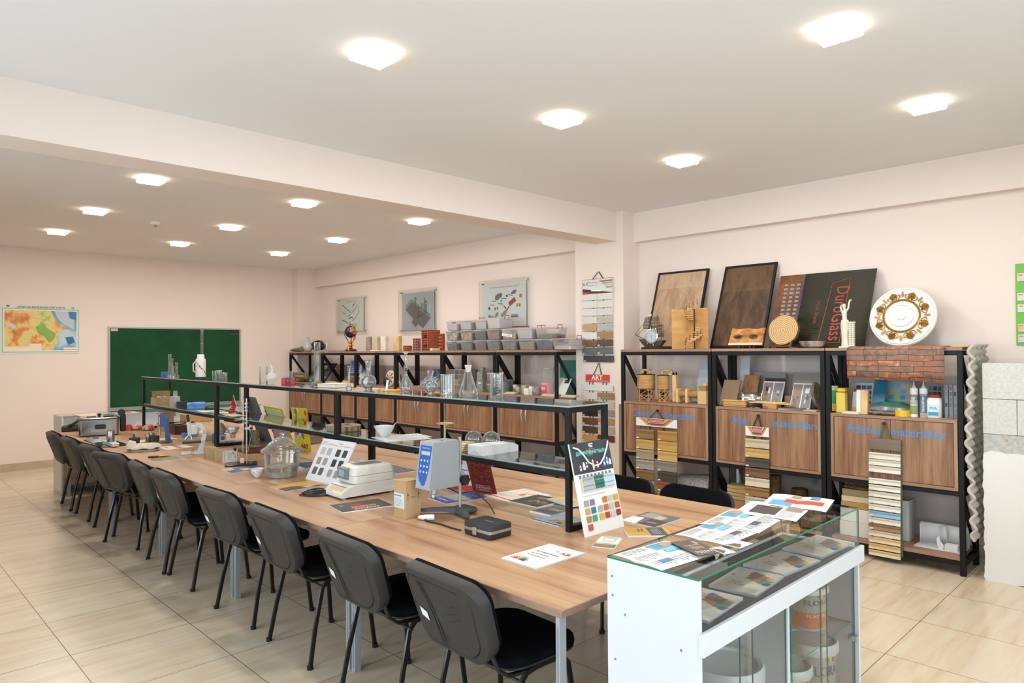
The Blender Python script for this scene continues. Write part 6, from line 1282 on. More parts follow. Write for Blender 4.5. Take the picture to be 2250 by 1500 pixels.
# ================================================================ on the tables
ZT = TZ+.0003
def LG_():
    m = bpy.data.materials.new('lab_glass'); m.use_nodes = True; nt = m.node_tree; nd = nt.nodes; lk = nt.links; nd.remove(nd['Principled BSDF'])
    t = nd.new('ShaderNodeBsdfTransparent'); t.inputs['Color'].default_value = (.985, .99, .985, 1)
    g = nd.new('ShaderNodeBsdfGlossy'); g.inputs['Roughness'].default_value = .02
    f = nd.new('ShaderNodeFresnel'); f.inputs['IOR'].default_value = 1.5; mm = nd.new('ShaderNodeMath'); mm.operation = 'MULTIPLY_ADD'; mm.inputs[1].default_value = 1.1; mm.inputs[2].default_value = .01; mm.use_clamp = True; lk.new(f.outputs[0], mm.inputs[0])
    a = nd.new('ShaderNodeMixShader'); lk.new(mm.outputs[0], a.inputs[0]); lk.new(t.outputs[0], a.inputs[1]); lk.new(g.outputs[0], a.inputs[2])
    d = nd.new('ShaderNodeBsdfDiffuse'); d.inputs['Color'].default_value = (.85, .84, .80, 1)
    lw = nd.new('ShaderNodeLayerWeight'); lw.inputs['Blend'].default_value = .35; pw = nd.new('ShaderNodeMath'); pw.operation = 'POWER'; pw.inputs[1].default_value = 2.2; lk.new(lw.outputs['Facing'], pw.inputs[0])
    sc = nd.new('ShaderNodeMath'); sc.operation = 'MULTIPLY_ADD'; sc.inputs[1].default_value = .5; sc.inputs[2].default_value = .05; lk.new(pw.outputs[0], sc.inputs[0])
    b_ = nd.new('ShaderNodeMixShader'); lk.new(sc.outputs[0], b_.inputs[0]); lk.new(a.outputs[0], b_.inputs[1]); lk.new(d.outputs[0], b_.inputs[2]); lk.new(b_.outputs[0], nd['Material Output'].inputs['Surface']); return m
LABG = LG_(); WLINE = mat('white_graduation', '#dcdcd6', .6)
def face(px): return YAW+math.atan((1125-px)/FPX)
def tb(px0, px1, px2, yb, yt, z=None, rz=0.0):
    """block on the table from pixels: returns corner location, width, depth, height (front right bottom corner at px1, yb)"""
    z = ZT if z is None else z; P = HZ(px1, yb, z); w, d = wd(P, max(px1-px0, 1), max(px2-px1, 1), rz); h = (yb-yt)*mpp(P); return P, w, d, h
def standT(bl, br, tl, z, hh=None):
    A, B = HZ(bl[0], bl[1], z), HZ(br[0], br[1], z); X = (B-A).normalized(); d = ray(*tl)
    t = (A-CAM).dot(X)/d.dot(X); C = CAM+d*t; return A, B, C
def stand(name, label, cat, bl, br, tl, z, th, base, items=(), maxlean=40, **kw):
    A, B, C = standT(bl, br, tl, z)
    if (B-A).cross(C-A).dot(CAM-A) < 0: print('BACKWARDS', label)
    return panel_at(name, label, cat, A, B, C, th, base, items=items, **kw)
# ---- booklets and flyers lying about
def S(label, cs, th, base, items=(), name='booklet', cat='booklet', z=None, edge='#d5d6d6', **kw): return sheet(name, label, cat, cs, ZT if z is None else z, th, c(base, .35) if isinstance(base, str) else base, items, edge=c(edge, .7), **kw)
FL = ['#8d1c22', '#c22a25', '#d35a28', '#d9891f', '#d9b922', '#a8b83a', '#55a06a', '#3c8a86', '#3a5f9a', '#3b3f74', '#2f2a52']
pet = [('p', [(.30+.02*math.cos(a-.5), .12+.02*math.sin(a-.5)), (.30+.17*math.cos(a-.12), .12+.12*math.sin(a-.12)), (.30+.25*math.cos(a), .12+.19*math.sin(a)), (.30+.17*math.cos(a+.12), .12+.12*math.sin(a+.12)), (.30+.02*math.cos(a+.5), .12+.02*math.sin(a+.5))], FL[k]) for k, a in enumerate([PI*.98-.10*PI*q for q in range(11)])]
S('white booklet with a rainbow petal fan at the free corner of the tables', [(1096, 1226), (1173, 1250), (1290, 1219), (1214, 1198)], .006, '#d9dbde', pet+[('t', .74, .70, 'F', .03, '#3a7f4a'), ('t', .80, .70, 'AB', .034, '#c0242a', .28, .001), ('c', .55, .76, .009, '#b9b3ad'), ('g', .28, .57, .85, .62, 1, '#55586a'), ('g', .28, .47, .9, .52, 1, '#cc5f58'), ('g', .28, .37, .9, .42, 1, '#7aa58c'), ('r', .2, .57, .24, .61, '#3d4a80'), ('r', .2, .47, .24, .51, '#c9403c'), ('r', .2, .37, .24, .41, '#c9403c')])
S('collage-covered booklet between the leaning enamel board and the showcase', [(1372, 1144), (1436, 1161), (1502, 1138), (1416, 1125)], .004, '#66655f', [('p', [(0, 0), (.45, 0), (.3, .5), (0, .45)], '#d4d3cf'), ('r', .5, .02, .98, .5, '#3b3836'), ('g', .56, .2, .9, .3, 2, '#a9a39c'), ('r', .1, .55, .5, .95, '#8d8a83'), ('r', .5, .55, .75, .8, '#b0a79c'), ('c', .6, .85, .012, '#c35f3a'), ('r', .78, .6, .98, .9, '#5c6470'), ('l', [(.15, .5), (.55, .52)], .004, '#b5463a')])
S('yellow and slate business folder at the showcase edge', [(1379, 1182), (1476, 1178), (1466, 1163), (1370, 1162)], .008, '#b68f3c', [('r', .52, 0, .9, 1, '#3e4347'), ('r', .9, 0, 1, 1, '#b68f3c'), ('l', [(.12, .5), (.42, .5), (.42, .25), (.48, .25)], .002, '#3c3a35'), ('r', .30, .55, .34, .85, '#3c3a35'), ('r', .38, .55, .42, .85, '#3c3a35')]+[('r', .60+.04*k, .15, .615+.04*k, .85, '#8d9094') for k in range(5)])
S('small white flyer with a landscape strip below the leaning board', [(1298, 1201), (1350, 1206), (1368, 1182), (1323, 1178)], .001, '#cfcfca', [('r', .02, .04, .98, .32, '#5f6b4c'), ('r', .1, .1, .7, .25, '#9a5c48'), ('r', .02, .36, .98, .40, '#3f8a7a'), ('r', .2, .55, .8, .9, '#a7a8a4'), ('r', .26, .6, .74, .84, '#c6c6c2'), ('r', .02, .92, .98, .94, '#6f7370')], name='flyer', cat='flyer')
S('orange-striped white booklet behind the black catalogue', [(1070, 1091), (1127, 1105), (1204, 1088), (1146, 1071)], .004, '#d8d1c8', [('r', 0, .08, 1, .13, '#c9583a'), ('p', [(.5, .5), (.66, .5), (.62, .66), (.5, .66)], '#d0571f'), ('g', .45, .66, .85, .80, 2, '#c08a6e'), ('g', .1, .2, .6, .35, 3, '#b5a79c')])
S('black catalogue with ridge lines on its cover', [(1126, 1104), (1190, 1119), (1235, 1099), (1174, 1087)], .007, '#35322d', [('g', .25, .66, .85, .85, 2, '#8b8578'), ('l', [(.35, .35), (.5, .55), (.65, .4), (.8, .52)], .004, '#b5b0a2'), ('l', [(.4, .25), (.55, .45), (.7, .3), (.9, .42)], .004, '#b5b0a2'), ('r', .7, .02, .98, .14, '#15130f')])
S('dark grey spiral booklet under the cream catalogue', [(1159, 1124), (1201, 1135), (1275, 1122), (1227, 1113)], .008, '#4d4e50', [('r', .0, .0, 1, .06, '#b9bcbe'), ('g', .3, .45, .9, .62, 2, '#8e9194')], z=ZT)
S('cream catalogue lying on the dark grey spiral booklet', [(1209, 1101), (1259, 1117), (1290, 1106), (1239, 1091)], .010, '#b6aa79', [('g', .35, .4, .8, .6, 2, '#8d7f50'), ('r', 0, 0, 1, .05, '#c9cacb')], z=ZT+.0092)
S('blue booklet with a yellow excavator photo under the frame end', [(1168, 1142), (1230, 1158), (1283, 1144), (1218, 1128)], .004, '#7f9fc0', [('l', [(.3, .25), (.5, .55), (.75, .5), (.9, .8)], .018, '#c9932c'), ('l', [(.45, .2), (.6, .45), (.95, .4)], .014, '#a77422'), ('p', [(.55, .2), (.9, .15), (.95, .4), (.6, .42)], '#c8973a'), ('r', .7, .2, .85, .32, '#3d4650'), ('r', 0, 0, 1, .08, '#34507f')])
S('royal blue brochure with a white photo in front of the red catalogue', [(938, 1094), (981, 1107), (1072, 1094), (1034, 1081)], .003, '#3a4a96', [('p', [(.02, .3), (.75, .3), (.98, .62), (.05, .72)], '#b7b4ae'), ('g', .2, .12, .8, .2, 1, '#c6cbe0'), ('r', .4, .82, .75, .9, '#8f9bd0')], name='brochure', cat='brochure')
S('black brochure with glowing orange dots beside the white balance', [(721, 1111), (753, 1127), (865, 1112), (833, 1097)], .005, '#34312f', [('p', [(.3, .3), (.8, .34), (.75, .6), (.35, .55)], '#7a3522')]+[('r', .55+.0*k, .28+.055*k, .72, .31+.055*k, '#cf8a6a') for k in range(9)]+[('r', .8, .28+.055*k, .92, .31+.055*k, '#d9b8a4') for k in range(9)]+[('g', .25, .12, .45, .2, 2, '#b9b4b0')], name='brochure', cat='brochure')
S('orange and black leaflet by the coiled cable', [(590, 1069), (623, 1079), (722, 1066), (679, 1057)], .002, '#d09a3a', [('p', [(.5, 0), (1, .0), (1, .98), (.85, .9), (.45, .35)], '#3b3a39'), ('p', [(.7, .5), (.95, .55), (.9, .8), (.7, .72)], '#9ba0a0')], name='leaflet', cat='leaflet')
S('blue and tan leaflet in front of the clamp stand', [(489, 1033), (514, 1041), (583, 1028), (559, 1022)], .002, '#2f5f96', [('r', .0, .0, .35, .3, '#cbb79a'), ('p', [(.3, .4), (.8, .4), (.75, .7), (.3, .66)], '#b7a58e'), ('r', .5, .75, .95, .95, '#5d8ab5')], name='leaflet', cat='leaflet')
S('dark magazine with pale zebra-like bands behind the balance', [(800, 1031), (853, 1044), (915, 1034), (864, 1021)], .003, '#3f3a44', [('l', [(.05, .2+.16*k), (.5, .3+.16*k), (.95, .18+.16*k)], .010, '#8a8494') for k in range(5)], name='magazine', cat='magazine')
S('pale magazine lying below the glass shelf behind the sample card', [(768, 1016), (790, 1023), (815, 1017), (790, 1008)], .003, '#c9b9b4', [('r', .1, .3, .9, .7, '#8f8790')], name='magazine', cat='magazine')
S('green-tinted booklet behind the upright cardboard carton', [(846, 1064), (905, 1079), (947, 1061), (884, 1047)], .004, '#a9ab96', [('r', .3, .3, .95, .9, '#cfcdc6'), ('g', .4, .5, .9, .8, 3, '#8f917f')])
S('thick navy hardcover book beside the glass desiccator', [(655, 1030), (679, 1038), (706, 1027), (672, 1017)], .024, '#2b3a66', [('r', .3, .5, .5, .54, '#a58f5a')], name='book', cat='book', edge='#c9cdd6')
S('grey notebook lying under the gold pen', [(324, 1007), (338, 1014), (400, 1009), (387, 1002)], .004, '#6e675c', [('r', .5, .45, .62, .55, '#b98a78')], name='notebook', cat='notebook')
A, B = HZ(325, 1004, ZT+.012), HZ(363, 1001, ZT+.012); t = thing('pen', 'dark red and gold fountain pen on the grey notebook', 'pen', A); B = B-A
MB().cyl((0, 0, 0), B*.58, .008, mat('dark_red_lacquer', '#3a1210', .2), n=10).build('pen_barrel', t); MB().lathe([(.006, 0), (.009, .01), (.008, .05), (.005, .09), (.002, .1)], GOLD, Tr(*(B*.58)) @ B.to_track_quat('Z', 'Y').to_matrix().to_4x4(), n=10).build('pen_cap', t)
S('white leaflet with red stripes behind the cloth bag', [(350, 984), (372, 989), (421, 981), (400, 976)], .002, '#d6d2ca', [('r', .1, .5, .9, .62, '#c25548'), ('r', .2, .15, .6, .25, '#b9604f')], name='leaflet', cat='leaflet')
S('white leaflet below the clamp press', [(283, 969), (300, 972), (392, 963), (375, 960)], .001, '#cfc9bd', [('g', .1, .2, .9, .8, 4, '#b3ada2')], name='leaflet', cat='leaflet')
S('pale leaflet with red bands behind the microscope', [(446, 982), (458, 986), (478, 983), (465, 979)], .002, '#d8cfc6', [('r', 0, .3, 1, .7, '#c2574a')], name='leaflet', cat='leaflet')
S('thin stack of dark magazines behind the steel frame post', [(500, 972), (515, 976), (572, 968), (556, 964)], .010, '#4a4440', [('r', .1, .2, .9, .8, '#7d6a62')], name='magazine', cat='magazine')
S('grey magazine near the small tissue box', [(450, 955), (462, 958), (500, 952), (488, 949)], .012, '#5b5a52', [('r', .1, .2, .9, .8, '#8a8674')], name='magazine', cat='magazine')
S('low red-brown wooden tray behind the wood sample books', [(524, 992), (545, 999), (600, 990), (585, 984)], .022, '#5e2a20', [('r', .05, .08, .95, .92, '#4a2018')], name='wooden_tray', cat='tray', edge='#6b3526')
# ---- the enamel board leaning on the frame
it = [('r', .0, .66, 1, 1, '#33373d'), ('r', .44, .925, .60, .975, '#16181c'), ('r', .44, .912, .60, .925, '#c0392b'), ('t', .52, .935, 'VGT', .027, '#e6e8ea', .12, .001), ('t', .5, .865, 'ДЕКОРАТИВНЫЕ ЭМАЛИ', .021, '#5fb9b0', .76, .0012), ('g', .40, .845, .60, .855, 1, '#8a9096')]
for (u, v, s, q) in ((.15, .69, .9, '#c0572b'), (.24, .70, 1.3, '#d9d9cf'), (.31, .71, 1.0, '#7a4a8a'), (.47, .68, 1.9, '#c79a3a'), (.58, .69, 1.2, '#8a4a9a'), (.76, .70, 1.5, '#3f6fb0'), (.84, .71, 1.4, '#5a9ad0'), (.91, .71, 1.0, '#cfd3d8')):
    it += [('r', u, v, u+.055, v+.05*s, q), ('r', u+.01, v+.05*s, u+.045, v+.05*s+.018, '#dfe0dc'), ('r', u+.005, v+.012*s, u+.05, v+.03*s, '#e9e6dc')]
it += [('c', .12+.095*k, .63, .008, '#5f6f7a') for k in range(9)]
cols3 = [['#9a958d', '#7d7090', None, '#b9722c', '#b5b5ae', '#c99a35'], ['#b39a5a', '#2f6f94', '#a39e96', '#b9682c', '#b5b0a6', '#a9532c'], ['#a8793e', '#4a9078', '#c9a03c', '#a83f1e', '#b9b6ac', '#8e2c22']]
for j, row in enumerate(cols3):
    for i, q in enumerate(row):
        if q: u = .10+.145*i+(.03 if i > 1 else 0)-(.03 if i > 3 else 0)*0; v = .31-.085*j; it.append(('r', u, v, u+.115, v+.065, q))
it.append(('r', .10, .055, .215, .12, '#b0524e')); it += [('g', .1, .415, .9, .425, 1, '#8b8b88')]
A, B, C = standT((1287, 1181), (1372, 1156), (1250, 976), ZT)
t = thing('paint_chart', 'tall white and black enamel colour board with cord leaning on the frame', 'display board', A)
X = B-A; Y = C-A; T = frame_T(Vector((0, 0, 0)), X, Y); w_, h_ = X.length, abs(Y.dot(Vector(T.col[1][:3])))
m = MB(T); m.box(0, w_, 0, h_, -.008, 0, c('#dadad6', .4)); draw(m, Matrix.Identity(4), w_, h_, it, .0004); m.build('board', t, smooth=False)
for k, (u0, u1, q) in enumerate(((.12, .40, '#9fa3a8'), (.41, .66, '#1f6b58'), (.67, .93, '#a9bccb'))):
    m = MB(T); pr = [(0, 0), (.010, .004), (.007, .018), (.012, .024), (.008, .045), (.013, .055), (.0, .062)]
    m.loft([[(x, h_*.475+b_, a+.001) for a, b_ in pr] for x in (w_*u0, w_*u1)], c(q, .45)); m.box(w_*u0-.003, w_*u0, h_*.475, h_*.475+.06, .001, .012, '#cdbf8d')
    for j in range(7): 
        if k < 2: m.add([(w_*u0+.008+j*w_*.036, h_*.475+.040, .0115), (w_*u0+.014+j*w_*.036, h_*.475+.040, .0115), (w_*u0+.011+j*w_*.036, h_*.475+.05, .0125)], [(0, 1, 2)], '#b9b59a' if k else '#c3c6ca')
    m.build('moulding_sample', t)
m = MB(T); pts = [(w_*.06, h_*.955, .006), (w_*.16, h_*.93, .01), (w_*.26, h_*.86, .011), (w_*.36, h_*.77, .011), (w_*.50, h_*.725, .011), (w_*.64, h_*.735, .011), (w_*.76, h_*.80, .011), (w_*.88, h_*.90, .011), (w_*.96, h_*.975, .006)]
m.tube(pts, .004, mat('white_cord', '#d6d5d0', .7), n=7); m.build('cord', t)
# ---- stone sample card behind the balance
it = [('r', 0, .865, 1, .875, '#cf5a30'), ('t', .11, .90, 'XOBE', .014, '#333333', .12), ('t', .60, .90, 'XOBE', .014, '#333333', .12), ('g', .22, .885, .42, .90, 1, '#9a9a98'), ('g', .71, .885, .93, .90, 1, '#9a9a98')]
for j in range(3):
    for i, u in enumerate((.10, .29, .56, .76)):
        q = [['#b3aa9e', '#9da0a2', '#33312e', '#35322f'], ['#8a8270', '#8b8a86', '#2c2b29', '#2f2e2b'], ['#57534a', '#56534c', '#8f8f8e', '#86847f']][j][i]; v = .62-.235*j
        it.append(('p', [(u+.012, v), (u+.115, v), (u+.127, v+.015), (u+.127, v+.155), (u+.115, v+.17), (u+.012, v+.17), (u, v+.155), (u, v+.015)], q))
stand('sample_card', 'white card of twelve grey stone swatches leaning behind the balance', 'display board', (671, 1052), (742, 1068), (711, 962), ZT, .006, c('#cfd0d3', .4), items=it)
# ---- folded catalogues standing behind the frame
def folder(name, label, pages, z=ZT, cat='catalogue'):
    O = HZ(pages[0][0][0], pages[0][0][1], z); t = thing(name, label, cat, O)
    for k, (bl, br, tl, base, items) in enumerate(pages):
        A, B, C = standT(bl, br, tl, z)
        if name == 'colour_catalogue': C = HY(tl[0], tl[1], 2.84)
        X, Y = B-A, C-A; T = Tr(*(A-O)) @ frame_T(Vector((0, 0, 0)), X, Y); Tm = frame_T(Vector((0, 0, 0)), X, Y); w_, h_ = X.length, abs(Y.dot(Vector(Tm.col[1][:3])))
        m = MB(T); m.box(0, w_, 0, h_, -.003, 0, c(base, .4)); draw(m, Matrix.Identity(4), w_, h_, items, .0004); m.build('page', t, smooth=False)
    return t
r_ = random.Random(21); PCOL = ['#5d8fc2', '#7b4a9a', '#b8bcd6', '#3f9a4a', '#c9302c', '#2f8f86', '#d98a2c', '#7d5a44', '#2f6fc0', '#cfd6e6']
dia = []
for k in range(26):
    u, v = r_.uniform(.05, .85), r_.uniform(.25, .92); s = r_.uniform(.06, .10); dia.append(('p', [(u, v), (u+s*1.3, v-s*.3), (u+s*1.5, v+s*.9), (u+s*.3, v+s*1.2)], PCOL[k % 10]))
dia2 = [('r', .1, .55, .9, .95, '#c9cf9a')]+[('r', .15, .58+.05*k, .85, .60+.05*k, '#a9b87a') for k in range(7)]+[('r', .12, .1, .88, .5, '#a99ab0'), ('g', .16, .12, .84, .48, 6, '#c97a84')]+[('p', [(.0, .1*k), (.09, .1*k+.03), (.08, .1*k+.09), (.0, .1*k+.08)], PCOL[k % 10]) for k in range(9)]
folder('colour_catalogue', 'standing yellow ART catalogue covered with coloured lozenges behind the frame', [((607, 973), (650, 986), (580, 891), '#c9b52a', dia2), ((650, 986), (684, 991), (618, 893), '#cfb821', dia+[('t', .62, .05, 'ART', .05, '#8a2f4a', .5, .002)])])
folder('binder', 'grey ring binder standing open behind the clamp stand', [((572, 968), (600, 974), (534, 870), '#63646c', [])], cat='binder')
mos = []
for k in range(60):
    u, v = r_.uniform(.1, .9), r_.uniform(.35, .85); mos.append(('r', u, v, u+.07, v+.035, ['#3a1512', '#6f251c', '#87402c', '#2a100e'][k % 4]))
folder('product_catalogue', 'dark red product catalogue standing open beside the viscometer', [((986, 1069), (1040, 1079), (984, 1000), '#c9ccd2', [('r', 0, 0, 1, .16, '#b5322a'), ('r', 0, .78, .6, .96, '#b9302a'), ('r', 0, .60, .8, .63, '#3b6aa8'), ('g', .1, .25, .9, .5, 4, '#9aa5b5'), ('r', .5, .2, .6, .28, '#dcdcdc')]),
       ((1040, 1079), (1092, 1087), (1022, 1003), '#6e1f18', mos+[('t', .5, .14, 'CATALOG', .022, '#d9c9c2', .55), ('t', .52, .09, 'OF PRODUCTS', .011, '#d9c9c2', .42)]+[('l', [(.2, .07), (.82, .07), (.82, .23), (.2, .23), (.2, .07)], .0012, '#d9c9c2')])])
# ---- balance with drying chamber
P = HZ(750, 1100, ZT); A = HZ(710, 1087, ZT); Bk = HZ(854, 1076, ZT); w_ = (P-A).length; d_ = (Bk-P).length; rz = math.atan2((P-A).y, (P-A).x)
WB = mat('instrument_white', '#c9c6bd', .4); WB2 = mat('instrument_cream', '#bdb9ad', .45); k_ = mpp(P)
t = thing('moisture_balance', 'white laboratory balance with heating hood and tilted display panel', 'laboratory balance', P, rz)
m = MB(); m.loft([[(-w_*q, y0, z) , (0-.002*(q < 1), y0, z), (0, d_, z), (-w_, d_, z)] for q, y0, z in ((1, 0, .012), (1, -.0, .026), (1, .05, .062), (1, .10, .075), (1, .11, .08))], WB); m.build('base', t, angle=.5)
for x in (-w_+.02, -.02):
    for y in (.03, d_-.03): MB().cyl((x, y, 0), (x, y, .014), .014, mat('foot_grey', '#7d8584', .6), n=14).build('foot', t)
nrm = Vector((0, -.58, .81)); T = Tr(-w_, .004, .030) @ Rx(math.radians(36))
m = MB(T); m.box(.004, w_-.006, .0, .058, .0, .002, WB2); m.flat(.035, w_-.03, .018, .048, mat('gold_lcd', '#a8915a', .25), .0024); m.flat(.015, w_-.02, .052, .0575, '#3b4f9a', .0024)
for i in range(7): m.flat(.014+.013*i, .021+.013*i, .006, .011, '#6f7470', .0026)
m.build('display_panel', t, smooth=False)
hh = .178; m = MB(); r = lambda k, z, y0=.085: [(-w_/2+a*k, (d_+y0)/2+b_*(1 if k == 1 else .985*k+.0), z) for a, b_ in rrect(w_*.94, d_-y0, .035, 5)]
m.loft([r(1, .082), r(1, .12), r(.985, .125)], WB, cap1=True); m.loft([r(1, .127), r(.97, .155), r(.92, .170), r(.80, hh)], WB, angle if False else None) if False else m.loft([r(1, .127), r(.97, .155), r(.92, .170), r(.80, hh)], WB); m.build('heating_hood', t)
m = MB(); m.bbox(-w_*.82, -w_*.30, .070, .09, .10, .168, mat('grey_window_frame', '#6f7577', .4), .004); m.rect(-w_*.72, -w_*.42, .115, .155, mat('blue_window', '#8fa3b0', .1), .0695); m.build('viewing_window', t)
m = MB(); m.loft([[(-w_/2+a*.5, (d_+.085)/2+b_*.62, z) for a, b_ in rrect(w_*.9, d_*.75, .03, 4)] for z in (hh-.001, hh+.001)], mat('vent_grey', '#6c716f', .6)); m.build('hood_vent', t)
m = MB(); m.rect(d_*.35, d_*.62, .03, .045, '#cfd0c9', 0, Tr(.0005, .15, 0) @ Rz(PI/2)); m.build('type_label', t, smooth=False)
m = MB(); C_ = HZ(690, 1088, ZT)
for k in range(5):
    f = 1-.08*k; m.tube([(.085*f*math.cos(a)+.006*k, (.045*f)*math.sin(a)+.004*k, .005+.006*k+.004*math.sin(2*a+k)) for a in [2*PI*i/28 for i in range(28)]], .0042, BLK, n=6, closed=True)
q = P-C_; m.tube([(.07, .01, .01), (.10, .0, .012), (.14, .0, .01)], .0042, BLK, n=6)
solo(m, 'power_cable', 'coiled black cable beside the balance display', 'cable', C_, math.radians(45))
# ---- carton
P, w_, d_, h_ = tb(865, 892, 925, 1141, 1059); CBD = speckle('kraft_card', [(0.3, '#ad8c64'), (0.7, '#bd9d75')], 6, .8)
t = thing('carton', 'tall brown carton with a white label and upright arrows', 'carton', P)
m = MB(); m.bbox(-w_, 0, 0, d_, 0, h_, CBD, .0015); m.rect(-w_*.98, -w_*.12, h_*.26, h_*.66, '#cfd2d4', -.0006); draw(m, Tr(-w_*.94, -.0009, h_*.28) @ UPR, w_*.78, h_*.36, [('g', 0, .8, .9, .95, 1, '#4a5a80'), ('g', 0, .05, 1, .7, 7, '#a9adb3')])
T = Tr(.0006, 0, 0) @ Rz(PI/2) @ UPR; m.text('THIS SIDE UP', .010, c('#2c2620'), T @ Tr(d_*.5, h_*.55, 0), width=d_*.42)
for u in (.14, .84): m.add([(d_*(u-.01), h_*.50, 0), (d_*(u+.01), h_*.50, 0), (d_*(u+.01), h_*.62, 0), (d_*(u+.05), h_*.62, 0), (d_*u, h_*.70, 0), (d_*(u-.05), h_*.62, 0), (d_*(u-.01), h_*.62, 0)], [tuple(range(7))], '#2c2620', T)
m.build('box_body', t, smooth=False)
m = MB(Tr(0, d_*.5, h_) @ Ry(-.06)); m.box(-w_, .002, -d_*.52, d_*.5, .001, .004, CBD); m.build('top_flap', t, smooth=False)
# ---- rotational viscometer
P = HZ(1011, 1128, ZT); k_ = mpp(P); t = thing('viscometer', 'grey viscometer head with a blue keypad on a steel rod stand', 'laboratory instrument', P)
CI = mat('cast_iron_grey', '#3f4347', .55); VG = mat('viscometer_grey', '#8d9093', .45); VS = mat('viscometer_silver', '#a9b0ba', .3, .3)
m = MB()
for ang, L_, wd_ in ((-2.35, .25, .03), (-.45, .16, .03)):
    A = Rz(ang); m.loft([[(0, -.045, .012), (0, .045, .012), (0, .035, .034), (0, -.035, .034)], [(.09, -.022, .016), (.09, .022, .016), (.09, .015, .034), (.09, -.015, .034)], [(L_, -.013, .014), (L_, .013, .014), (L_, .009, .026), (L_, -.009, .026)]], CI, A)
    m.cyl(tuple(A @ Vector((L_-.012, 0, 0))), tuple(A @ Vector((L_-.012, 0, .016))), .009, BLK, n=10)
m.bbox(-.05, .07, -.04, .07, .006, .036, CI, .01); m.build('stand_base', t)
RH = (1128-960)*k_; MB().cyl((0, 0, .03), (0, 0, RH), .0085, HAND, n=14).build('rod', t)
zc_ = (1128-1046)*k_; m = MB(); m.bbox(-.022, .022, -.05, .016, zc_-.032, zc_+.032, mat('clamp_silver', '#a7a9a8', .35, .4), .002); m.cyl((.02, -.01, zc_-.012), (.045, -.01, zc_-.012), .012, BLK, n=10); m.build('clamp', t)
m = MB(); m.loft([[(.045+x, -.01+.026*(1+.12*math.cos(6*a))*math.cos(a), zc_-.012+.026*(1+.12*math.cos(6*a))*math.sin(a)) for a in [2*PI*i/36 for i in range(36)]] for x in (0, .018)], BLK); m.build('star_knob', t)
z0, z1 = (1128-1060)*k_, (1128-962)*k_; Pw = wd(P, 32); Pd = wd(P, 10, 56)[1]; y1 = -.055; y0 = y1-Pd; xw = Pw
m = MB(); m.loft([[(-xw/2-.004, y0-.012, z0), (xw/2+.004, y0-.012, z0+.0), (xw/2+.004, y1, z0), (-xw/2-.004, y1, z0)], [(-xw/2, y0+.018, z1), (xw/2, y0+.018, z1), (xw/2, y1, z1), (-xw/2, y1, z1)]], VG); m.build('head_housing', t, smooth=False)
sl = math.atan2(.03, z1-z0); T = Tr(0, y0-.0128, z0) @ Rx(-sl) @ UPR; hh = (z1-z0)*1.01
m = MB(T); m.add([(-xw/2, 0, .0005), (xw/2, 0, .0005), (xw/2*.96, hh, .0005), (-xw/2*.96, hh, .0005)], [(0, 1, 2, 3)], VS)
m.add([(-xw*.40, hh*.92, .001), (-xw*.42, hh*.3, .001), (-xw*.30, hh*.16, .001), (-xw*.05, hh*.06, .001), (.0+xw*.12, hh*.10, .001), (xw*.30, hh*.40, .001), (xw*.40, hh*.92, .001)], [tuple(range(7))], mat('keypad_blue', '#2457a8', .4))
m.flat(-xw*.30, xw*.30, hh*.72, hh*.80, '#a9b8a4', .0016)
m.text('BROOKFIELD'[:0] or 'DIGITAL', .010, c('#c9d3e6'), Tr(0, hh*.85, .0016), width=xw*.5)
for j in range(3):
    for i in range(3): x = (-.26+.22*i)*xw-.0*j; y = hh*(.60-.12*j); m.add([(x+.006*math.cos(a*PI/6), y+.006*math.sin(a*PI/6), .0018) for a in range(12)], [tuple(range(12))], '#cfd4d8'); m.add([(x-.002, y-.002, .0024), (x+.002, y-.002, .0024), (x, y+.003, .0024)], [(0, 1, 2)], ['#4a6aa8', '#c0392b'][i == 1])
m.build('keypad_panel', t, smooth=False)
m = MB(); yc = y0+.055; m.lathe([(.020, -.035), (.024, -.03), (.024, 0)], SV, Tr(0, yc, z0), n=22); m.cyl((0, yc, z0-.052), (0, yc, z0-.034), .006, mat('spindle_white', '#d5d8da', .3), n=10); m.build('spindle', t)
m = MB(); m.cyl((xw*.25, (y0+y1)/2, z1), (xw*.25, (y0+y1)/2, z1+.001), .008, BLK, n=12); m.build('bubble_level', t)
m = MB(); m.cyl((-.01, -.052, zc_-.03), (-.03, -.06, zc_-.055), .012, BLK, n=10); m.tube([(-.03, -.062, zc_-.055), (-.0, .0, zc_-.09), (.05, .06, .12), (.12, .10, .05), (.17, .09, .012)], .0035, BLK, n=6); m.build('cable', t)
P0 = HZ(938, 1143, ZT); B_ = HZ(1016, 1164, ZT+.01)-P0
t = thing('power_plug', 'white power plug with a black lead in front of the viscometer base', 'plug', P0)
m = MB(Rz(.75)); m.loft([[(x, .012*q*math.cos(a)*1.1, .016+.013*q*math.sin(a)) for a in [2*PI*i/14 for i in range(14)]] for x, q in ((-.045, .45), (-.03, .85), (0, 1.15), (.03, 1.2), (.038, 1.0))], mat('plug_white', '#dcdad6', .35)); m.build('plug_body', t)
m = MB(); m.tube([(.0, -.012, .010), (.02, -.02, .004), (B_.x*.4, B_.y*.35+.0, .004), (B_.x*.7, B_.y*.9, .005), (B_.x*.96, B_.y*.93, .006)], .0038, BLK, n=6); m.build('lead', t)
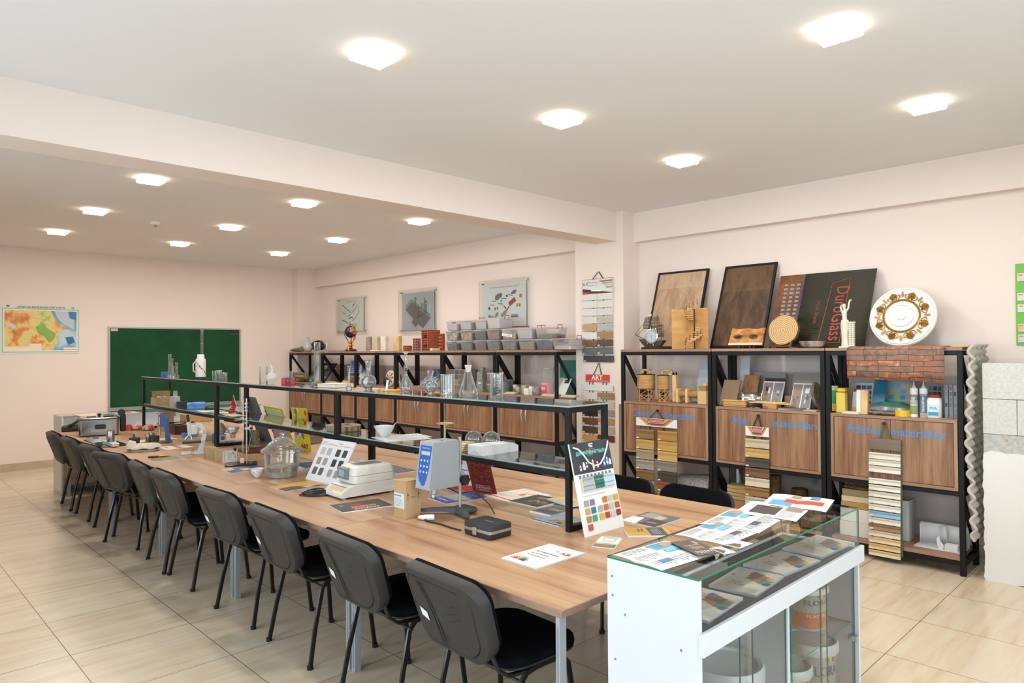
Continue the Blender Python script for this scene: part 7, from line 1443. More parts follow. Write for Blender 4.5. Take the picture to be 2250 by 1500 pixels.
# ---- black instrument case
P, w_, d_, h_ = tb(1015, 1077, 1127, 1189, 1158)
t = thing('instrument_case', 'small black hard case with a silver band and latch', 'case', P); CP = mat('case_plastic', '#222427', .5, bump=(400, .2))
r = lambda q, z: [(-w_/2+a*q, d_/2+b_*q, z) for a, b_ in rrect(w_, d_, .012, 3)]
MB().loft([r(.95, 0), r(.985, .006), r(1, h_*.42)], CP).build('case_bottom', t); MB().loft([r(1.01, h_*.42), r(1.01, h_*.62)], mat('case_band', '#a39f96', .35, .6)).build('metal_band', t)
MB().loft([r(1, h_*.62), r(.985, h_*.93), r(.95, h_)], CP).build('case_lid', t)
m = MB(); m.bbox(-w_*.62, -w_*.48, -.008, -.0005, h_*.18, h_*.72, HAND, .002); m.bbox(-w_*.60, -w_*.50, -.011, -.007, h_*.3, h_*.6, HAND, .002); m.build('latch', t)
MB().flat(-w_*.62, -w_*.30, d_*.45, d_*.55, '#55585c', h_+.0004).build('name_plate', t, smooth=False)
# ---- glass desiccator
P = HZ(620, 1046, ZT); k_ = mpp(P); R_ = 37*k_
t = thing('desiccator', 'large clear glass desiccator with a domed lid', 'glass vessel', P); H_ = 94*k_
MB().lathe([(R_*.78, 0), (R_*.82, .004), (R_*.86, H_*.12), (R_*.97, H_*.22), (R_*1.0, H_*.50), (R_*1.02, H_*.56), (R_*1.20, H_*.58), (R_*1.22, H_*.61)], LABG, n=48, cap1=False).build('vessel', t)
MB().lathe([(R_*1.22, H_*.615), (R_*1.16, H_*.64), (R_*.95, H_*.69), (R_*.70, H_*.80), (R_*.40, H_*.89), (R_*.13, H_*.925), (R_*.10, H_*.95), (R_*.17, H_*.97), (R_*.18, H_*1.0), (R_*.1, H_*1.01)], LABG, n=48, cap0=False).build('lid', t)
MB().lathe([(R_*.9, H_*.245), (R_*.9, H_*.26)], glass('porcelain_plate', (.9, .9, .88), .6, 0, .1, .5, (.8, .79, .75)), n=40).build('inner_plate', t)
MB().lathe([(R_*.84, .006), (R_*.87, H_*.14)], glass('silica', (.92, .92, .9), .5, 0, .1, .35, (.75, .74, .70)), n=40).build('drying_agent', t)
# ---- flowered cup
P = HZ(574, 1047, ZT); k_ = mpp(P)
m = MB(); R_ = 14.5*k_; m.lathe([(R_*.4, 0), (R_*.45, .006), (R_*.85, R_*.6), (R_*1.0, R_*1.25), (R_*.95, R_*1.25), (R_*.8, R_*.6), (0, R_*.3)], mat('porcelain', '#d9d8d4', .2), n=30)
for k in range(9):
    a = -.6+k*.5; z = R_*(.75+.2*(k % 2)); rr = R_*(.915+.06*(k % 2)); m.add([(rr*math.cos(a)+.004*math.cos(b_)*-math.sin(a)*1.0, rr*math.sin(a)+.004*math.cos(b_)*math.cos(a), z+.004*math.sin(b_)) for b_ in [PI*i/4 for i in range(8)]], [tuple(range(8))], ['#c2484f', '#c9a03c', '#7a9a4a'][k % 3])
solo(m, 'cup', 'small white porcelain cup painted with flowers', 'cup', (P.x-.015, P.y-.02, P.z), face(574)-PI/2)
# ---- clamp stand with funnel
P = HZ(542, 1020, ZT); k_ = mpp(P); f_ = face(540)
t = thing('clamp_stand', 'laboratory clamp stand hung with clamps, strings and a metal funnel', 'laboratory stand', P, f_)
MB().bbox(-.155, .075, -.075, .075, 0, .014, mat('stand_base_black', '#121316', .2), .005).build('base', t)
RH = 145*k_; MB().cyl((0, 0, .01), (0, 0, RH), .0055, HAND, n=10).build('rod', t)
for k, yy in enumerate((884, 892, 899, 918, 926)):
    z = (1017-yy)*k_; m = MB(); m.bbox(-.012, .010, -.012, .012, z-.008, z+.008, mat('clamp_silver', '#a7a9a8', .35, .4), .002); m.cyl((.008, -.01, z), (.02+.008*(k == 2), -.016, z), .007, BLK, n=8); m.tube([(-.01, 0, z), (-.05, -.006, z-.002), (-.075+.01*k, -.02, z)], .003, HAND, n=6)
    if k in (1, 3): m.tube([(-.06+.028*math.cos(a), -.03+.028*math.sin(a), z) for a in [2*PI*i/18 for i in range(18)]], .002, HAND, n=5, closed=True)
    m.build('clamp', t)
z = (1017-938)*k_; m = MB(); m.bbox(-.012, .024, -.014, .012, z-.01, z+.012, mat('clamp_silver', '#a7a9a8', .35, .4), .002); m.cyl((.024, 0, z), (.045, 0, z), .01, BLK, n=8); m.cyl((-.01, 0, z), (-.07, -.01, z-.002), .003, HAND, n=6); m.build('clamp', t)
R_ = 12.5*k_; m = MB(Tr(-28*k_, -.01, 0)); m.lathe([(R_*.38, z-22*k_+.01), (R_*.5, z-10*k_), (R_*.85, z-6*k_), (R_*.88, z+.0), (R_*1.05, z+.002), (R_*1.05, z+5*k_), (R_*.9, z+5*k_)], mat('aluminium', '#b3b6ba', .25, .8), n=30); m.build('funnel', t)
m = MB(); m.tube([(z_*0-.022+.003*math.sin(q*5), -.02, RH-.02-(RH-.10)*q) for q in [i/14 for i in range(15)] for z_ in (1,)], .0013, mat('white_string', '#d3cdbf', .8), n=4); m.tube([(-.030+.004*math.sin(q*4), -.015, RH-.06-(RH-.16)*q) for q in [i/14 for i in range(15)]], .0013, mat('white_string', '#d3cdbf', .8), n=4); m.tube([(.02, 0, z-.01), (.035, .01, z-.05), (.01, .0, .10)], .0013, mat('white_string', '#d3cdbf', .8), n=4); m.build('string', t)
m = MB(); m.bbox(-.045, -.018, -.035, -.008, .016, .052, PLL, .002); m.build('wood_weight', t)
# ---- wood sample books
EDG = wood('sample_edges', [(0.3, '#6b563d'), (0.6, '#a08662'), (0.8, '#c3ab84')], 'Z', 7)
for k, (a, b_, q, yb, yt, l) in enumerate(((448, 470, 484, 1010, 985, 'wood sample book nearer the microscope'), (470, 489, 521, 1017, 991, 'wood sample book with a white printed cover and a black clip'))):
    P, w_, d_, h_ = tb(a, b_, q, yb, yt); t = thing('sample_book', l, 'sample book', P, 0, 'wood sample books')
    m = MB()
    for i in range(13): m.box(-w_+w_*i/13+.0004, -w_+w_*(i+.86)/13, 0, d_, 0, h_*(1-.03*(i*7 % 3)), EDG)
    m.build('sample_leaves', t, smooth=False)
    if k:
        T = Tr(.0015, 0, 0) @ Rz(PI/2) @ UPR; m = MB(T); m.box(0, d_, 0, h_, -.001, 0, c('#d3d3cb', .5)); draw(m, Matrix.Identity(4), d_, h_, [('g', .08, .1, .16, .9, 8, '#6d6d66'), ('g', .35, .2, .7, .8, 5, '#a3a39c'), ('c', .72, .75, .006, '#55554f'), ('r', .84, .3, .88, .7, '#6d6d66')]); m.build('cover', t, smooth=False)
        m = MB(); m.bbox(-.012, .008, d_*.78, d_*.95, h_-.01, h_+.018, BLK, .003); m.build('clip', t)
# ---- microscope
P = HZ(432, 996, ZT); k_ = mpp(P); t = thing('microscope', 'white student microscope with a black eyepiece', 'microscope', P, face(432)); MW = mat('microscope_white', '#c9c9c6', .35); s_ = k_
m = MB(); m.loft([[(-14*s_, -9*s_*0-.03, 0), (16*s_, -.03, 0), (16*s_, .03, 0), (-14*s_, .03, 0)], [(-10*s_, -.026, 9*s_*.6), (15*s_, -.026, 5*s_), (15*s_, .026, 5*s_), (-10*s_, .026, 9*s_*.6)]], MW); m.bbox(-30*s_, -10*s_, -.05, -.02, 0, 5*s_, MW, .003); m.bbox(-30*s_, -10*s_, .02, .05, 0, 5*s_, MW, .003); m.build('base', t)
m = MB(); path = [(7*s_, 4*s_), (11*s_, 22*s_), (15*s_, 38*s_), (14*s_, 52*s_), (8*s_, 61*s_), (-2*s_, 65*s_)]; rings = []
for i, (x, z) in enumerate(path):
    wd_ = [7, 6, 5, 5, 6, 5][i]*s_; nx_, nz_ = (1, .1) if i < 3 else ((.9, .45) if i < 4 else (.4, .9)); rings.append([(x-nx_*wd_/1.2, -.014, z-nz_*wd_/1.2), (x+nx_*wd_/1.2, -.014, z+nz_*wd_/1.2), (x+nx_*wd_/1.2, .014, z+nz_*wd_/1.2), (x-nx_*wd_/1.2, .014, z-nz_*wd_/1.2)])
m.loft(rings, MW); m.build('arm', t, angle=.9)
m = MB(); m.cyl((-13*s_, 0, 42*s_), (-16*s_, 0, 70*s_), 4.6*s_, MW, n=18); m.bbox(-12*s_, 2*s_, -.012, .012, 42*s_, 62*s_, MW, .004); m.build('body_tube', t)
MB().cyl((-16*s_, 0, 69*s_), (-18*s_, 0, 86*s_), 3*s_, BLK, n=14).build('eyepiece', t)
m = MB(); m.cyl((-13*s_, 0, 43*s_), (-12.6*s_, 0, 39*s_), 6*s_, HAND, n=16)
for a in (-.9, .3): m.cyl((-13*s_+5*s_*math.sin(a), -.01, 40*s_), (-13*s_+13*s_*math.sin(a), -.014, 32*s_), 2.4*s_, SV, n=12)
m.build('nosepiece', t)
m = MB(); m.bbox(-28*s_, 9*s_, -.045, .045, 24*s_, 28*s_, BLK, .002); m.build('stage', t)
for y in (-.016, .016): m = MB(); m.cyl((9*s_, y, 48*s_), (9*s_, y*1.9, 48*s_), 4.2*s_, HAND, n=16); m.build('focus_knob', t)
MB().lathe([(3.5*s_, -.006), (4*s_, 0), (3*s_, .004)], SV, Tr(-8*s_, -.02, 9*s_) @ Ry(-.6), n=14).build('mirror', t)
# ---- blue press on a plate
P = HZ(362, 972, ZT); k_ = mpp(P); t = thing('clamp_press', 'blue cast hand press with a steel plunger on a dark plate', 'press', P, face(362)); BL_ = mat('press_blue', '#2f5288', .45); s_ = k_
MB().bbox(-22*s_, 12*s_, -.06, .05, 0, .008, mat('dark_plate', '#4a4038', .5), .002).build('base_plate', t)
m = MB(); P1 = [(9, 2), (16, 2), (9, 30), (2, 62), (-14, 62), (-14, 56), (-8, 54), (-8, 40), (-14, 38), (-14, 34), (-2, 34)]
for y0, y1 in ((-.016, -.004), (.004, .016)): m.loft([[(a*s_*.8, y, b_*s_+.006) for a, b_ in P1] for y in (y0, y1)], BL_)
m.bbox(1*s_, 8*s_, -.005, .005, 4*s_, 55*s_, BL_, .001); m.bbox(3*s_, 16*s_, -.024, .024, .008, .016, BL_, .002); m.build('press_frame', t, smooth=False)
m = MB(); m.cyl((-10*s_, 0, 17*s_), (-10*s_, 0, 66*s_), 2*s_, HAND, n=12); m.cyl((-16*s_, 0, 65*s_), (-3*s_, 0, 65*s_), 1.3*s_, HAND, n=8); m.lathe([(4*s_, 62*s_), (4.4*s_, 66*s_)], HAND, Tr(-10*s_, 0, 0), n=14); m.build('plunger', t)
def canister(name, label, px, yb, rpx, yt, mm, group=None, rim=0, z=None, parts=()):
    P = HZ(px, yb-rpx*.28, ZT if z is None else z); k_ = mpp(P); r = rpx*k_; h = (yb-yt)*k_
    m = MB(); m.lathe([(r*.97, 0), (r, .003), (r, h-.003), (r*.97, h)] if not rim else [(r*.85, 0), (r, .003), (r, h), (r*.85, h), (r*.8, h*.3), (0, h*.25)], mm, n=30, cap1=not rim)
    return solo(m, name, label, 'container', P, 0, group)
STE = mat('brushed_steel', '#9c9a96', .25, .9); DGR = mat('dark_stoneware', '#33363a', .6)
t = thing('mortar', 'dark grey mortar with a leaning pestle in front of the cloth bag', 'mortar', HZ(296, 975, ZT)); k_ = mpp(t.location)
MB().lathe([(8*k_, 0), (9*k_, .004), (11.5*k_, 13*k_), (11*k_, 14*k_), (9*k_, 12*k_), (0, 6*k_)], DGR, n=28, cap1=False).build('bowl', t); MB().tube([(0, 0, 6*k_), (-4*k_, 0, 14*k_), (-7*k_, 0, 21*k_)], 2.2*k_, DGR, n=10).build('pestle', t)
canister('steel_weight', 'short polished steel cylinder beside the dark ring', 325, 972, 5, 955, STE)
canister('steel_weight', 'steel cylinder standing behind the dark ring', 333, 962, 6, 952, STE, None, z=ZT)
canister('stoneware_dish', 'dark round stoneware dish at the press base', 337, 973, 12, 961, DGR, rim=1)
t0 = HZ(246, 974, ZT); k_ = mpp(t0)
S('square glass plate lying under the steel cylinder', [(182, 967), (226, 983), (286, 979), (238, 963)], .006, glass('plate_glass', (.72, .80, .74), 1.2), name='glass_plate', cat='glass plate', edge='#3f5a4a')
P, w_, d_, h_ = tb(224, 246, 262, 982, 974, z=ZT+.0065)
for k in range(2): solo(MB().bbox(-w_, 0, 0, d_, 0, .016, mat('white_ceramic', '#cfcfcd', .3), .003), 'ceramic_tile', ('lower', 'upper')[k]+' white ceramic slab under the steel cylinder', 'tile', (P.x, P.y, ZT+.0065+.0165*k), 0)
q = Vector((P.x-w_/2, P.y+d_/2, ZT+.0400)); k_ = mpp(q); solo(MB().lathe([(8*k_*.98, 0), (8*k_, .003), (8*k_, 23*k_), (7.6*k_, 24*k_), (7.2*k_, 24*k_), (7.2*k_, 20*k_)], STE, n=32), 'steel_cylinder', 'polished steel cylinder standing on two white slabs', 'container', q)
m = MB(Rz(.5)); m.tube([(.02*math.cos(a), .02*math.sin(a), .003) for a in [2*PI*i/16 for i in range(16)]], .0025, HAND, n=5, closed=True); m.box(.02, .09, -.008, .006, .0, .006, BLK); m.box(-.07, -.02, -.006, .008, 0, .005, mat('brass', '#8a713c', .35, .8)); m.box(-.03, .03, .012, .03, .0, .006, HAND); solo(m, 'key_bunch'[:3], 'small bunch of keys in front of the steel fryer', 'keys', HZ(202, 962, ZT))
# ---- fryer
P = HZ(218, 958, ZT); k_ = mpp(P); f_ = face(218); t = thing('deep_fryer', 'rectangular stainless steel deep fryer with a black lid knob and side handle', 'fryer', P, f_); W_, H_, D_ = 78*k_, 36*k_, .25
r = lambda q, z: [(a*q, D_/2+b_*q, z) for a, b_ in rrect(W_, D_, .03, 4)]
MB().loft([r(.97, .012), r(.975, .02), r(1, H_)], STE).build('body', t); MB().loft([r(1.02, H_), r(1.03, H_+.006), r(.98, H_+.012)], BLK).build('rim', t)
m = MB(); m.loft([r(.96, H_+.012), r(.9, H_+.022)], STE); m.build('lid', t); m = MB(); m.lathe([(3*k_, H_+.02), (2*k_, H_+.03), (4*k_, H_+.042), (4.5*k_, H_+.052), (2*k_, H_+.058)], BLK, Tr(0, D_/2, 0), n=16); m.bbox(-24*k_, -6*k_, .08, .12, H_+.02, H_+.03, BLK, .004); m.bbox(8*k_, 28*k_, .08, .12, H_+.02, H_+.034, BLK, .004); m.build('knob', t)
m = MB(); m.loft([[(a-.0+2*k_, y, b_+H_*.58) for a, b_ in rrect(21*k_, 10*k_, .014, 4)] for y in (-.02, -.002)], BLK); m.build('handle', t)
for x in (-W_*.42, W_*.42): MB().cyl((x, .03, 0), (x, .03, .014), .016, BLK, n=10).build('foot', t)
m = MB(); X_ = W_/2; m.loft([[(X_+.004+a, D_*.35+b_, z) for a, b_ in rrect(q*12*k_, .05*q, .012, 3, 6*k_)] for z, q in ((.0+6*k_*0+.03, .8), (.05, 1), (H_*1.0, 1), (H_+.04, .9))], BLK); m.cyl((X_+4*k_, D_*.35-.03, H_+.06), (X_+4*k_, D_*.35+.03, H_+.06), 7.5*k_, BLK, n=22); m.build('control_handle', t)
P = HZ(160, 948, ZT); k_ = mpp(P); t = thing('waffle_iron', 'black appliance with a raised handle beside the steel fryer', 'appliance', P, face(160)); m = MB(); m.bbox(-21*k_, 20*k_, 0, .2, 0, 11*k_, BLK, .01); m.build('body', t); m = MB(); m.tube([(-12*k_, .02, 9*k_), (-2*k_, .0, 15*k_), (10*k_, -.02, 23*k_)], 2.6*k_, BLK, n=10); m.build('handle', t); m = MB(); m.bbox(-10*k_, 20*k_, .02, .18, 11*k_, 14*k_, BLK, .006); m.build('upper_plate', t)
# ---- cloth bag on a tray
P = HZ(315, 990, ZT); k_ = mpp(P); CLO = speckle('calico', [(0.3, '#b3a892'), (0.7, '#c9bfab')], 30, .9, .3)
m = MB(); m.loft([[(a*q, b_*q, z) for a, b_ in rrect(60*k_, .20, .06, 5)] for q, z in ((.85, 0), (1, .014), (1.03, .018), (.95, .016), (.8, .006))], mat('white_tray', '#c9c8c6', .35)); solo(m, 'plastic_tray', 'shallow white plastic tray under the calico bag', 'tray', P, face(315))
r_ = random.Random(4); n_ = 26; m = MB(); m.loft([[((34*k_*q)*math.cos(2*PI*i/n_)*(1+.12*math.sin(3*i*.9)), .09*q*math.sin(2*PI*i/n_)*(1+.1*math.cos(2*i)), z+.006*math.sin(i*1.7)) for i in range(n_)] for q, z in ((.8, .02), (1.05, .026), (.95, .045), (.6, .058), (.1, .06))], CLO)
m.loft([[(-34*k_+x, y*1.0, z) for y, z in ((-.03*q, .02), (.03*q, .02), (.02*q, .06*q+.02), (-.02*q, .05*q+.02))] for x, q in ((-.0, .6), (.03, 1.3), (.08, 1.0))], CLO); solo(m, 'calico_bag', 'crumpled calico sample bag lying on the white tray', 'bag', (P.x, P.y, P.z+.001), face(315), angle=1.2)
# ---- boxes behind the frame at the far end
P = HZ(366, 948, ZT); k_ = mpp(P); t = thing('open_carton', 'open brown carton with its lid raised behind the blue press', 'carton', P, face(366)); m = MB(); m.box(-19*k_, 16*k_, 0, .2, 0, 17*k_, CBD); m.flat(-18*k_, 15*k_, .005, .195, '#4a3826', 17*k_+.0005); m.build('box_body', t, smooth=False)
m = MB(Tr(0, .2, 17*k_) @ Rx(.12)); m.box(-17*k_, 15*k_, 0, .003, 0, 27*k_, CBD); m.add([(15*k_, 0, 15*k_), (19*k_, .0, 13*k_), (17*k_, 0, 27*k_), (15*k_, 0, 27*k_)], [(0, 1, 2, 3)], CBD); m.build('lid_flap', t, smooth=False); MB().box(-12*k_, 8*k_, -.001, 0, 14*k_, 16*k_, '#c9a227').build('yellow_tape', t, smooth=False)
P, w_, d_, h_ = tb(371, 383, 412, 955, 935); t = thing('wooden_box', 'dark brown wooden box with a cord on top', 'box', P); MB().bbox(-w_, 0, 0, d_, 0, h_, wood('mahogany_box', [(0.3, '#2c130e'), (0.7, '#4a2219')], 'Y', 1.5, .35), .003).build('box_body', t); m = MB(); m.tube([(-w_/2+.05*math.cos(a), d_/2+.16*math.sin(a), h_+.008+.014*abs(math.sin(1.5*a))) for a in [2*PI*i/20 for i in range(20)]], .005, mat('cord_brown', '#2b1c14', .8), n=6, closed=True); m.build('cord', t)
P = HZ(282, 945, ZT); k_ = mpp(P); m = MB(); m.loft([[(a*q, b_*q, z) for a, b_ in rrect(18*k_, .14, .03, 4)] for q, z in ((1, 0), (.95, .012), (.7, 12*k_), (.6, 13*k_))], mat('red_plastic', '#b02a1a', .35)); solo(m, 'red_tray', 'small red plastic tray behind the fryer handle', 'tray', P, face(282))
for k, (px, yb, wpx, hp, cc, l) in enumerate(((300, 944, 22, 13, '#c9837a', 'clear bag of red packets beside the red tray'), (326, 945, 26, 13, '#b5524a', 'clear bag of red and blue leaflets behind the frame corner'))):
    P = HZ(px, yb, ZT); k_ = mpp(P); r_ = random.Random(px); n_ = 20
    m = MB(); m.loft([[(wpx/2*k_*q*math.cos(2*PI*i/n_)*(1+r_.uniform(-.1, .1)), .07*q*math.sin(2*PI*i/n_), z+r_.uniform(-.004, .004)) for i in range(n_)] for q, z in ((.9, .006), (1, .02), (.7, hp*k_*.8), (.2, hp*k_))], speckle('red_packets_%d' % k, [(0.4, '#b5b0ae'), (0.52, cc), (0.65, '#a8332a')], 16, .3)); solo(m, 'packet_bag', l, 'bag', P, face(px), angle=.4)
P, w_, d_, h_ = tb(478, 480, 497, 975, 955); t = thing('tissue_box', 'small white and blue tissue box with a tissue sticking out', 'box', P); m = MB(); m.bbox(-wd(P, 14), 0, 0, d_, 0, h_, mat('carton_blue', '#2f5fae', .5), .002); m.rect(.02*d_, .98*d_, h_*.12, h_*.98, '#c9cfd2', 0, Tr(.001, 0, 0) @ Rz(PI/2)); m.rect(.3*d_, .8*d_, h_*.4, h_*.8, '#5d6670', 0, Tr(.0015, 0, 0) @ Rz(PI/2)); m.build('box_body', t, smooth=False)
m = MB(); r_ = random.Random(3); m.loft([[(-.04+.04*q*math.cos(2*PI*i/10), d_*.5+.05*q*math.sin(2*PI*i/10)*(1+r_.uniform(-.3, .3)), z) for i in range(10)] for q, z in ((.6, h_), (1.0, h_+.04), (.5, h_+.09), (.1, h_+.11))], mat('tissue', '#c3b5a3', .9)); m.build('tissue', t)
P, w_, d_, h_ = tb(445, 450, 470, 969, 957); solo(MB().bbox(-w_, 0, 0, d_*1.2, 0, h_, mat('beige_box', '#b59c74', .7), .003), 'storage_box', 'low beige box behind the microscope', 'box', P)
P, w_, d_, h_ = tb(398, 402, 436, 961, 952); solo(MB().bbox(-w_, 0, 0, d_, 0, h_, mat('bright_blue_box', '#3f86c0', .5), .003), 'storage_box', 'flat bright blue box behind the microscope nosepiece', 'box', P)
P, w_, d_, h_ = tb(440, 452, 500, 926, 908)
solo(MB().bbox(-.25, 0, 0, .3, 0, .10, wood('pine_box', [(0.3, '#8c6f4a'), (0.7, '#a88a60')], 'Y', 1.5, .6), .004), 'wooden_box', 'pale wooden box at the rack side behind the frame', 'box', (HZ(470, 925, ZT).x, 3.05, ZT))
P = HZ(556, 974, ZT); t = thing('sample_book', 'sample book with a blue cover and a carrying loop behind the clamp stand', 'sample book', P, .0); w_, d_ = wd(P, 9, 14); h_ = 27*mpp(P)
m = MB(); m.box(-w_*1.2, 0, 0, d_, 0, h_, EDG); m.rect(-w_*1.2, 0, 0, h_, '#6f9aa5', -.001); m.build('sample_leaves', t, smooth=False); m = MB(); m.tube([(-w_, .02, h_), (-w_*.9, .03, h_+.06), (w_*.4, .04, h_+.09), (w_*.8, .05, h_+.07)], .004, mat('loop_white', '#b9c5c5', .5), n=6); m.build('loop', t)
P = HZ(680, 972, ZT); k_ = mpp(P); m = MB(); 
for k in range(4): m.loft([[(x, .10*q*math.cos(a), .018+.026*k+.016*q*math.sin(a)) for a in [2*PI*i/14 for i in range(14)]] for x, q in ((-.10, .95), (.0, 1.03), (.10, .96))], CLO if k == 9 else speckle('grey_felt', [(0.3, '#6f6459'), (0.7, '#8f8274')], 30, .95))
solo(m, 'felt_roll', 'folded grey-brown felt cloth behind the standing colour catalogue', 'cloth', (P.x, max(P.y, 2.9), ZT), .2)

# ================================================================ on the glass shelves of the frames
def onfr(px, z, y=2.61): return Vector((HY(px, 850, y).x, y, z))
ZG, ZN = FZ+.0005, FM+.0015
def lab(name, label, px, prof, y=2.61, z=None, group='laboratory glassware', mm=None, n=28, grad=None, cat='glassware'):
    """prof in pixels (radius, height)"""
    P = onfr(px, ZG if z is None else z, y); k_ = mpp(P); m = MB(); m.lathe([(r*k_, h*k_) for r, h in prof], mm or LABG, n=n, cap1=False)
    if grad:
        a0 = face(px)-PI/2; r, h0, h1, cnt = grad
        for i in range(cnt):
            z_ = (h0+(h1-h0)*i/max(cnt-1, 1))*k_; da = .5 if i % 5 == 0 else .3; m.add([((r+.15)*k_*math.cos(a0+q), (r+.15)*k_*math.sin(a0+q), z_+dz) for q, dz in ((0, 0), (da, 0), (da, .0012), (0, .0012))], [(0, 1, 2, 3)], WLINE)
    return solo(m, name, label, cat, P, 0, group)
cyl_ = lambda r, h, f: [(f, 0), (f, 3), (r*1.3, 6), (r, 9), (r, h), (r*1.12, h+1)]
lab('measuring_cylinder', 'tallest of the thin measuring cylinders at the frame corner', 373, cyl_(3, 48, 6), grad=(3, 12, 44, 12))
lab('measuring_cylinder', 'second thin measuring cylinder behind the tallest one', 378, cyl_(2.5, 38, 5), y=2.68, grad=(2.5, 12, 34, 9))
lab('measuring_cylinder', 'shortest thin measuring cylinder of the corner cluster', 381, cyl_(2.2, 24, 5), y=2.56)
lab('measuring_cylinder', 'thin measuring cylinder standing apart before the chalkboard', 388, cyl_(2.4, 31, 5), grad=(2.4, 10, 28, 8))
P = onfr(362, ZG, 2.66); solo(MB().bbox(-.04, .04, -.03, .03, 0, .045, mat('blue_carton', '#2f56a8', .5), .002), 'small_box', 'small blue box beside the thin measuring cylinders', 'box', P)
P = onfr(441, ZG); k_ = mpp(P); t = thing('thermos', 'white vacuum flask with red and dark polka dots and a side handle', 'vacuum flask', P, face(441))
m = MB(); R_ = 10.5*k_; m.lathe([(R_, 4*k_), (R_, 36*k_), (R_*.96, 42*k_), (R_*.7, 46*k_), (R_*.7, 52*k_), (R_*.55, 53*k_)], mat('flask_white', '#d3d0cb', .35), n=32); DC = ['#b52a2c', '#2a2f38', '#b52a2c', '#8a9a8a']
for i in range(14):
    a = -PI/2-1.2+2.6*(i*.38 % 1); z = (9+30*(i*.618 % 1))*k_; rr = R_+.0006; m.add([(rr*math.cos(a+.13*math.cos(q)), rr*math.sin(a+.13*math.cos(q)), z+1.5*k_*math.sin(q)) for q in [PI*j/5 for j in range(10)]], [tuple(range(10))], DC[i % 4])
m.build('flask_body', t); MB().lathe([(R_*.95, 0), (R_*1.02, .001), (R_*1.02, 4*k_)], BLK, n=30).build('base', t); m = MB(); m.tube([(-R_, 0, 14*k_), (-R_-4*k_, 0, 17*k_), (-R_-4.5*k_, 0, 32*k_), (-R_*.95, 0, 39*k_)], 1.2*k_, mat('flask_white', '#d3d0cb'), n=8); m.build('handle', t)
lab('measuring_cylinder', 'tall glass tube rising behind the polka-dot flask', 444, [(7, 0), (7, 2), (2.8, 5), (2.6, 105), (3.0, 106)], y=2.72, grad=(2.7, 60, 100, 10))
for k, (px, r, h, y, l) in enumerate(((470, 3.6, 18, 2.62, 'small beaker nearest the polka-dot flask'), (481, 6.5, 21, 2.60, 'tallest of the three small beakers'), (494, 5, 16, 2.60, 'small beaker farthest from the polka-dot flask'))): lab('beaker', l, px, [(r*.95, 0), (r, 1), (r, h), (r*1.1, h+.6)], y=y, grad=(r, 3, h-2, 6))
lab('beaker', 'straight plain glass jar beside the white retort flask', 579, [(8.5, 0), (9, 1), (9, 35), (9.5, 36)], grad=(9, 12, 28, 5))
P = onfr(597, ZG); k_ = mpp(P); WG = glass('milk_glass', (.9, .9, .88), .8, 0, .06, .6, (.88, .88, .86)); m = MB(); m.sphere((0, 0, 12*k_), 12*k_, WG, 24, 14, None, (1, 1, .92)); a = face(597); m.tube([tuple(Rz(a) @ Vector((x*k_, 0, z*k_))) for x, z in ((0, 22), (1, 27), (1, 33), (-1, 38), (-4, 41))], 1.9*k_, WG, n=10); solo(m, 'retort_flask', 'white round flask with a bent neck', 'glassware', P)
P = onfr(633, ZG); k_ = mpp(P); t = thing('test_tube_rack', 'red plastic rack holding clear test tubes', 'test tube rack', P, face(633)); m = MB(); RD_ = mat('red_rack', '#b3243a', .4)
for x in (-14, 5): m.bbox(x*k_, (x+9)*k_, -.02, .02, 0, 15*k_, RD_, .002)
m.bbox(-5*k_, 5*k_, -.018, .018, 0, 2*k_, RD_, .001); m.bbox(-5*k_, 5*k_, .016, .018, 0, 15*k_, RD_, .001); m.build('rack', t)
for i in range(5):
    for y in (-.008, .009): MB().lathe([(.2*k_, 3*k_), (1.7*k_, 4*k_), (1.7*k_, 29*k_)], LABG, Tr((-8+4*i)*k_, y, 0), n=10, cap1=False).build('test_tube', t)
lab('measuring_cylinder', 'large tall graduated cylinder with a wide foot on the glass top', 697, [(13, 0), (13, 3), (10, 9), (7, 11), (6.8, 96), (7.4, 97)], grad=(6.9, 18, 88, 24))
P = onfr(736, ZG, 2.62); k_ = mpp(P); t = thing('booklet_bundle'[:7], 'pile of white and orange booklets on the glass top', 'booklets', P, math.radians(8)); m = MB(); m.bbox(-.10, .10, -.08, .09, .002, .026, mat('paper_edge', '#d9d3c8', .6), .001); m.flat(-.1, .1, -.08, .09, '#cfc9be', .0265); m.box(-.101, .101, -.081, .091, 0, .003, '#c98a2c'); m.box(-.101, .101, -.081, .091, .0265, .0285, '#c9903a'); m.box(-.095, .095, -.075, .085, .0286, .0295, '#d6d2c8'); m.build('pages', t, smooth=False)
lab('measuring_cylinder', 'thin graduated cylinder beside the white and orange booklets', 767, cyl_(2.8, 48, 7), grad=(2.8, 12, 44, 14))
fl = lambda R, neck, nh, top: [(R*.35, 0)] + [(R*math.sin(a), R-R*math.cos(a)) for a in [.45+.21*i for i in range(12)] if R-R*math.cos(a) < 2*R-.5 and not (a > PI/2 and R*math.sin(a) < neck)] + [(neck, 2*R-.3), (neck, nh), (top, nh+1)]
lab('volumetric_flask', 'round flask with a long straight neck on the glass top', 809.5, fl(17, 6, 63, 6.6), n=32)
P = onfr(846, ZG, 2.56); k_ = mpp(P); m = MB(Rx(-.15)); m.box(-6*k_, 6*k_, 0, .012, 0.003, 26*k_, c('#c9ced6', .4)); m.rect(-4*k_, 4*k_, 4*k_, 22*k_, '#8fa3c9', -.0006); solo(m, 'folded_leaflet', 'narrow white and blue leaflet propped upright on the glass top', 'leaflet', P, -.5, smooth=False)
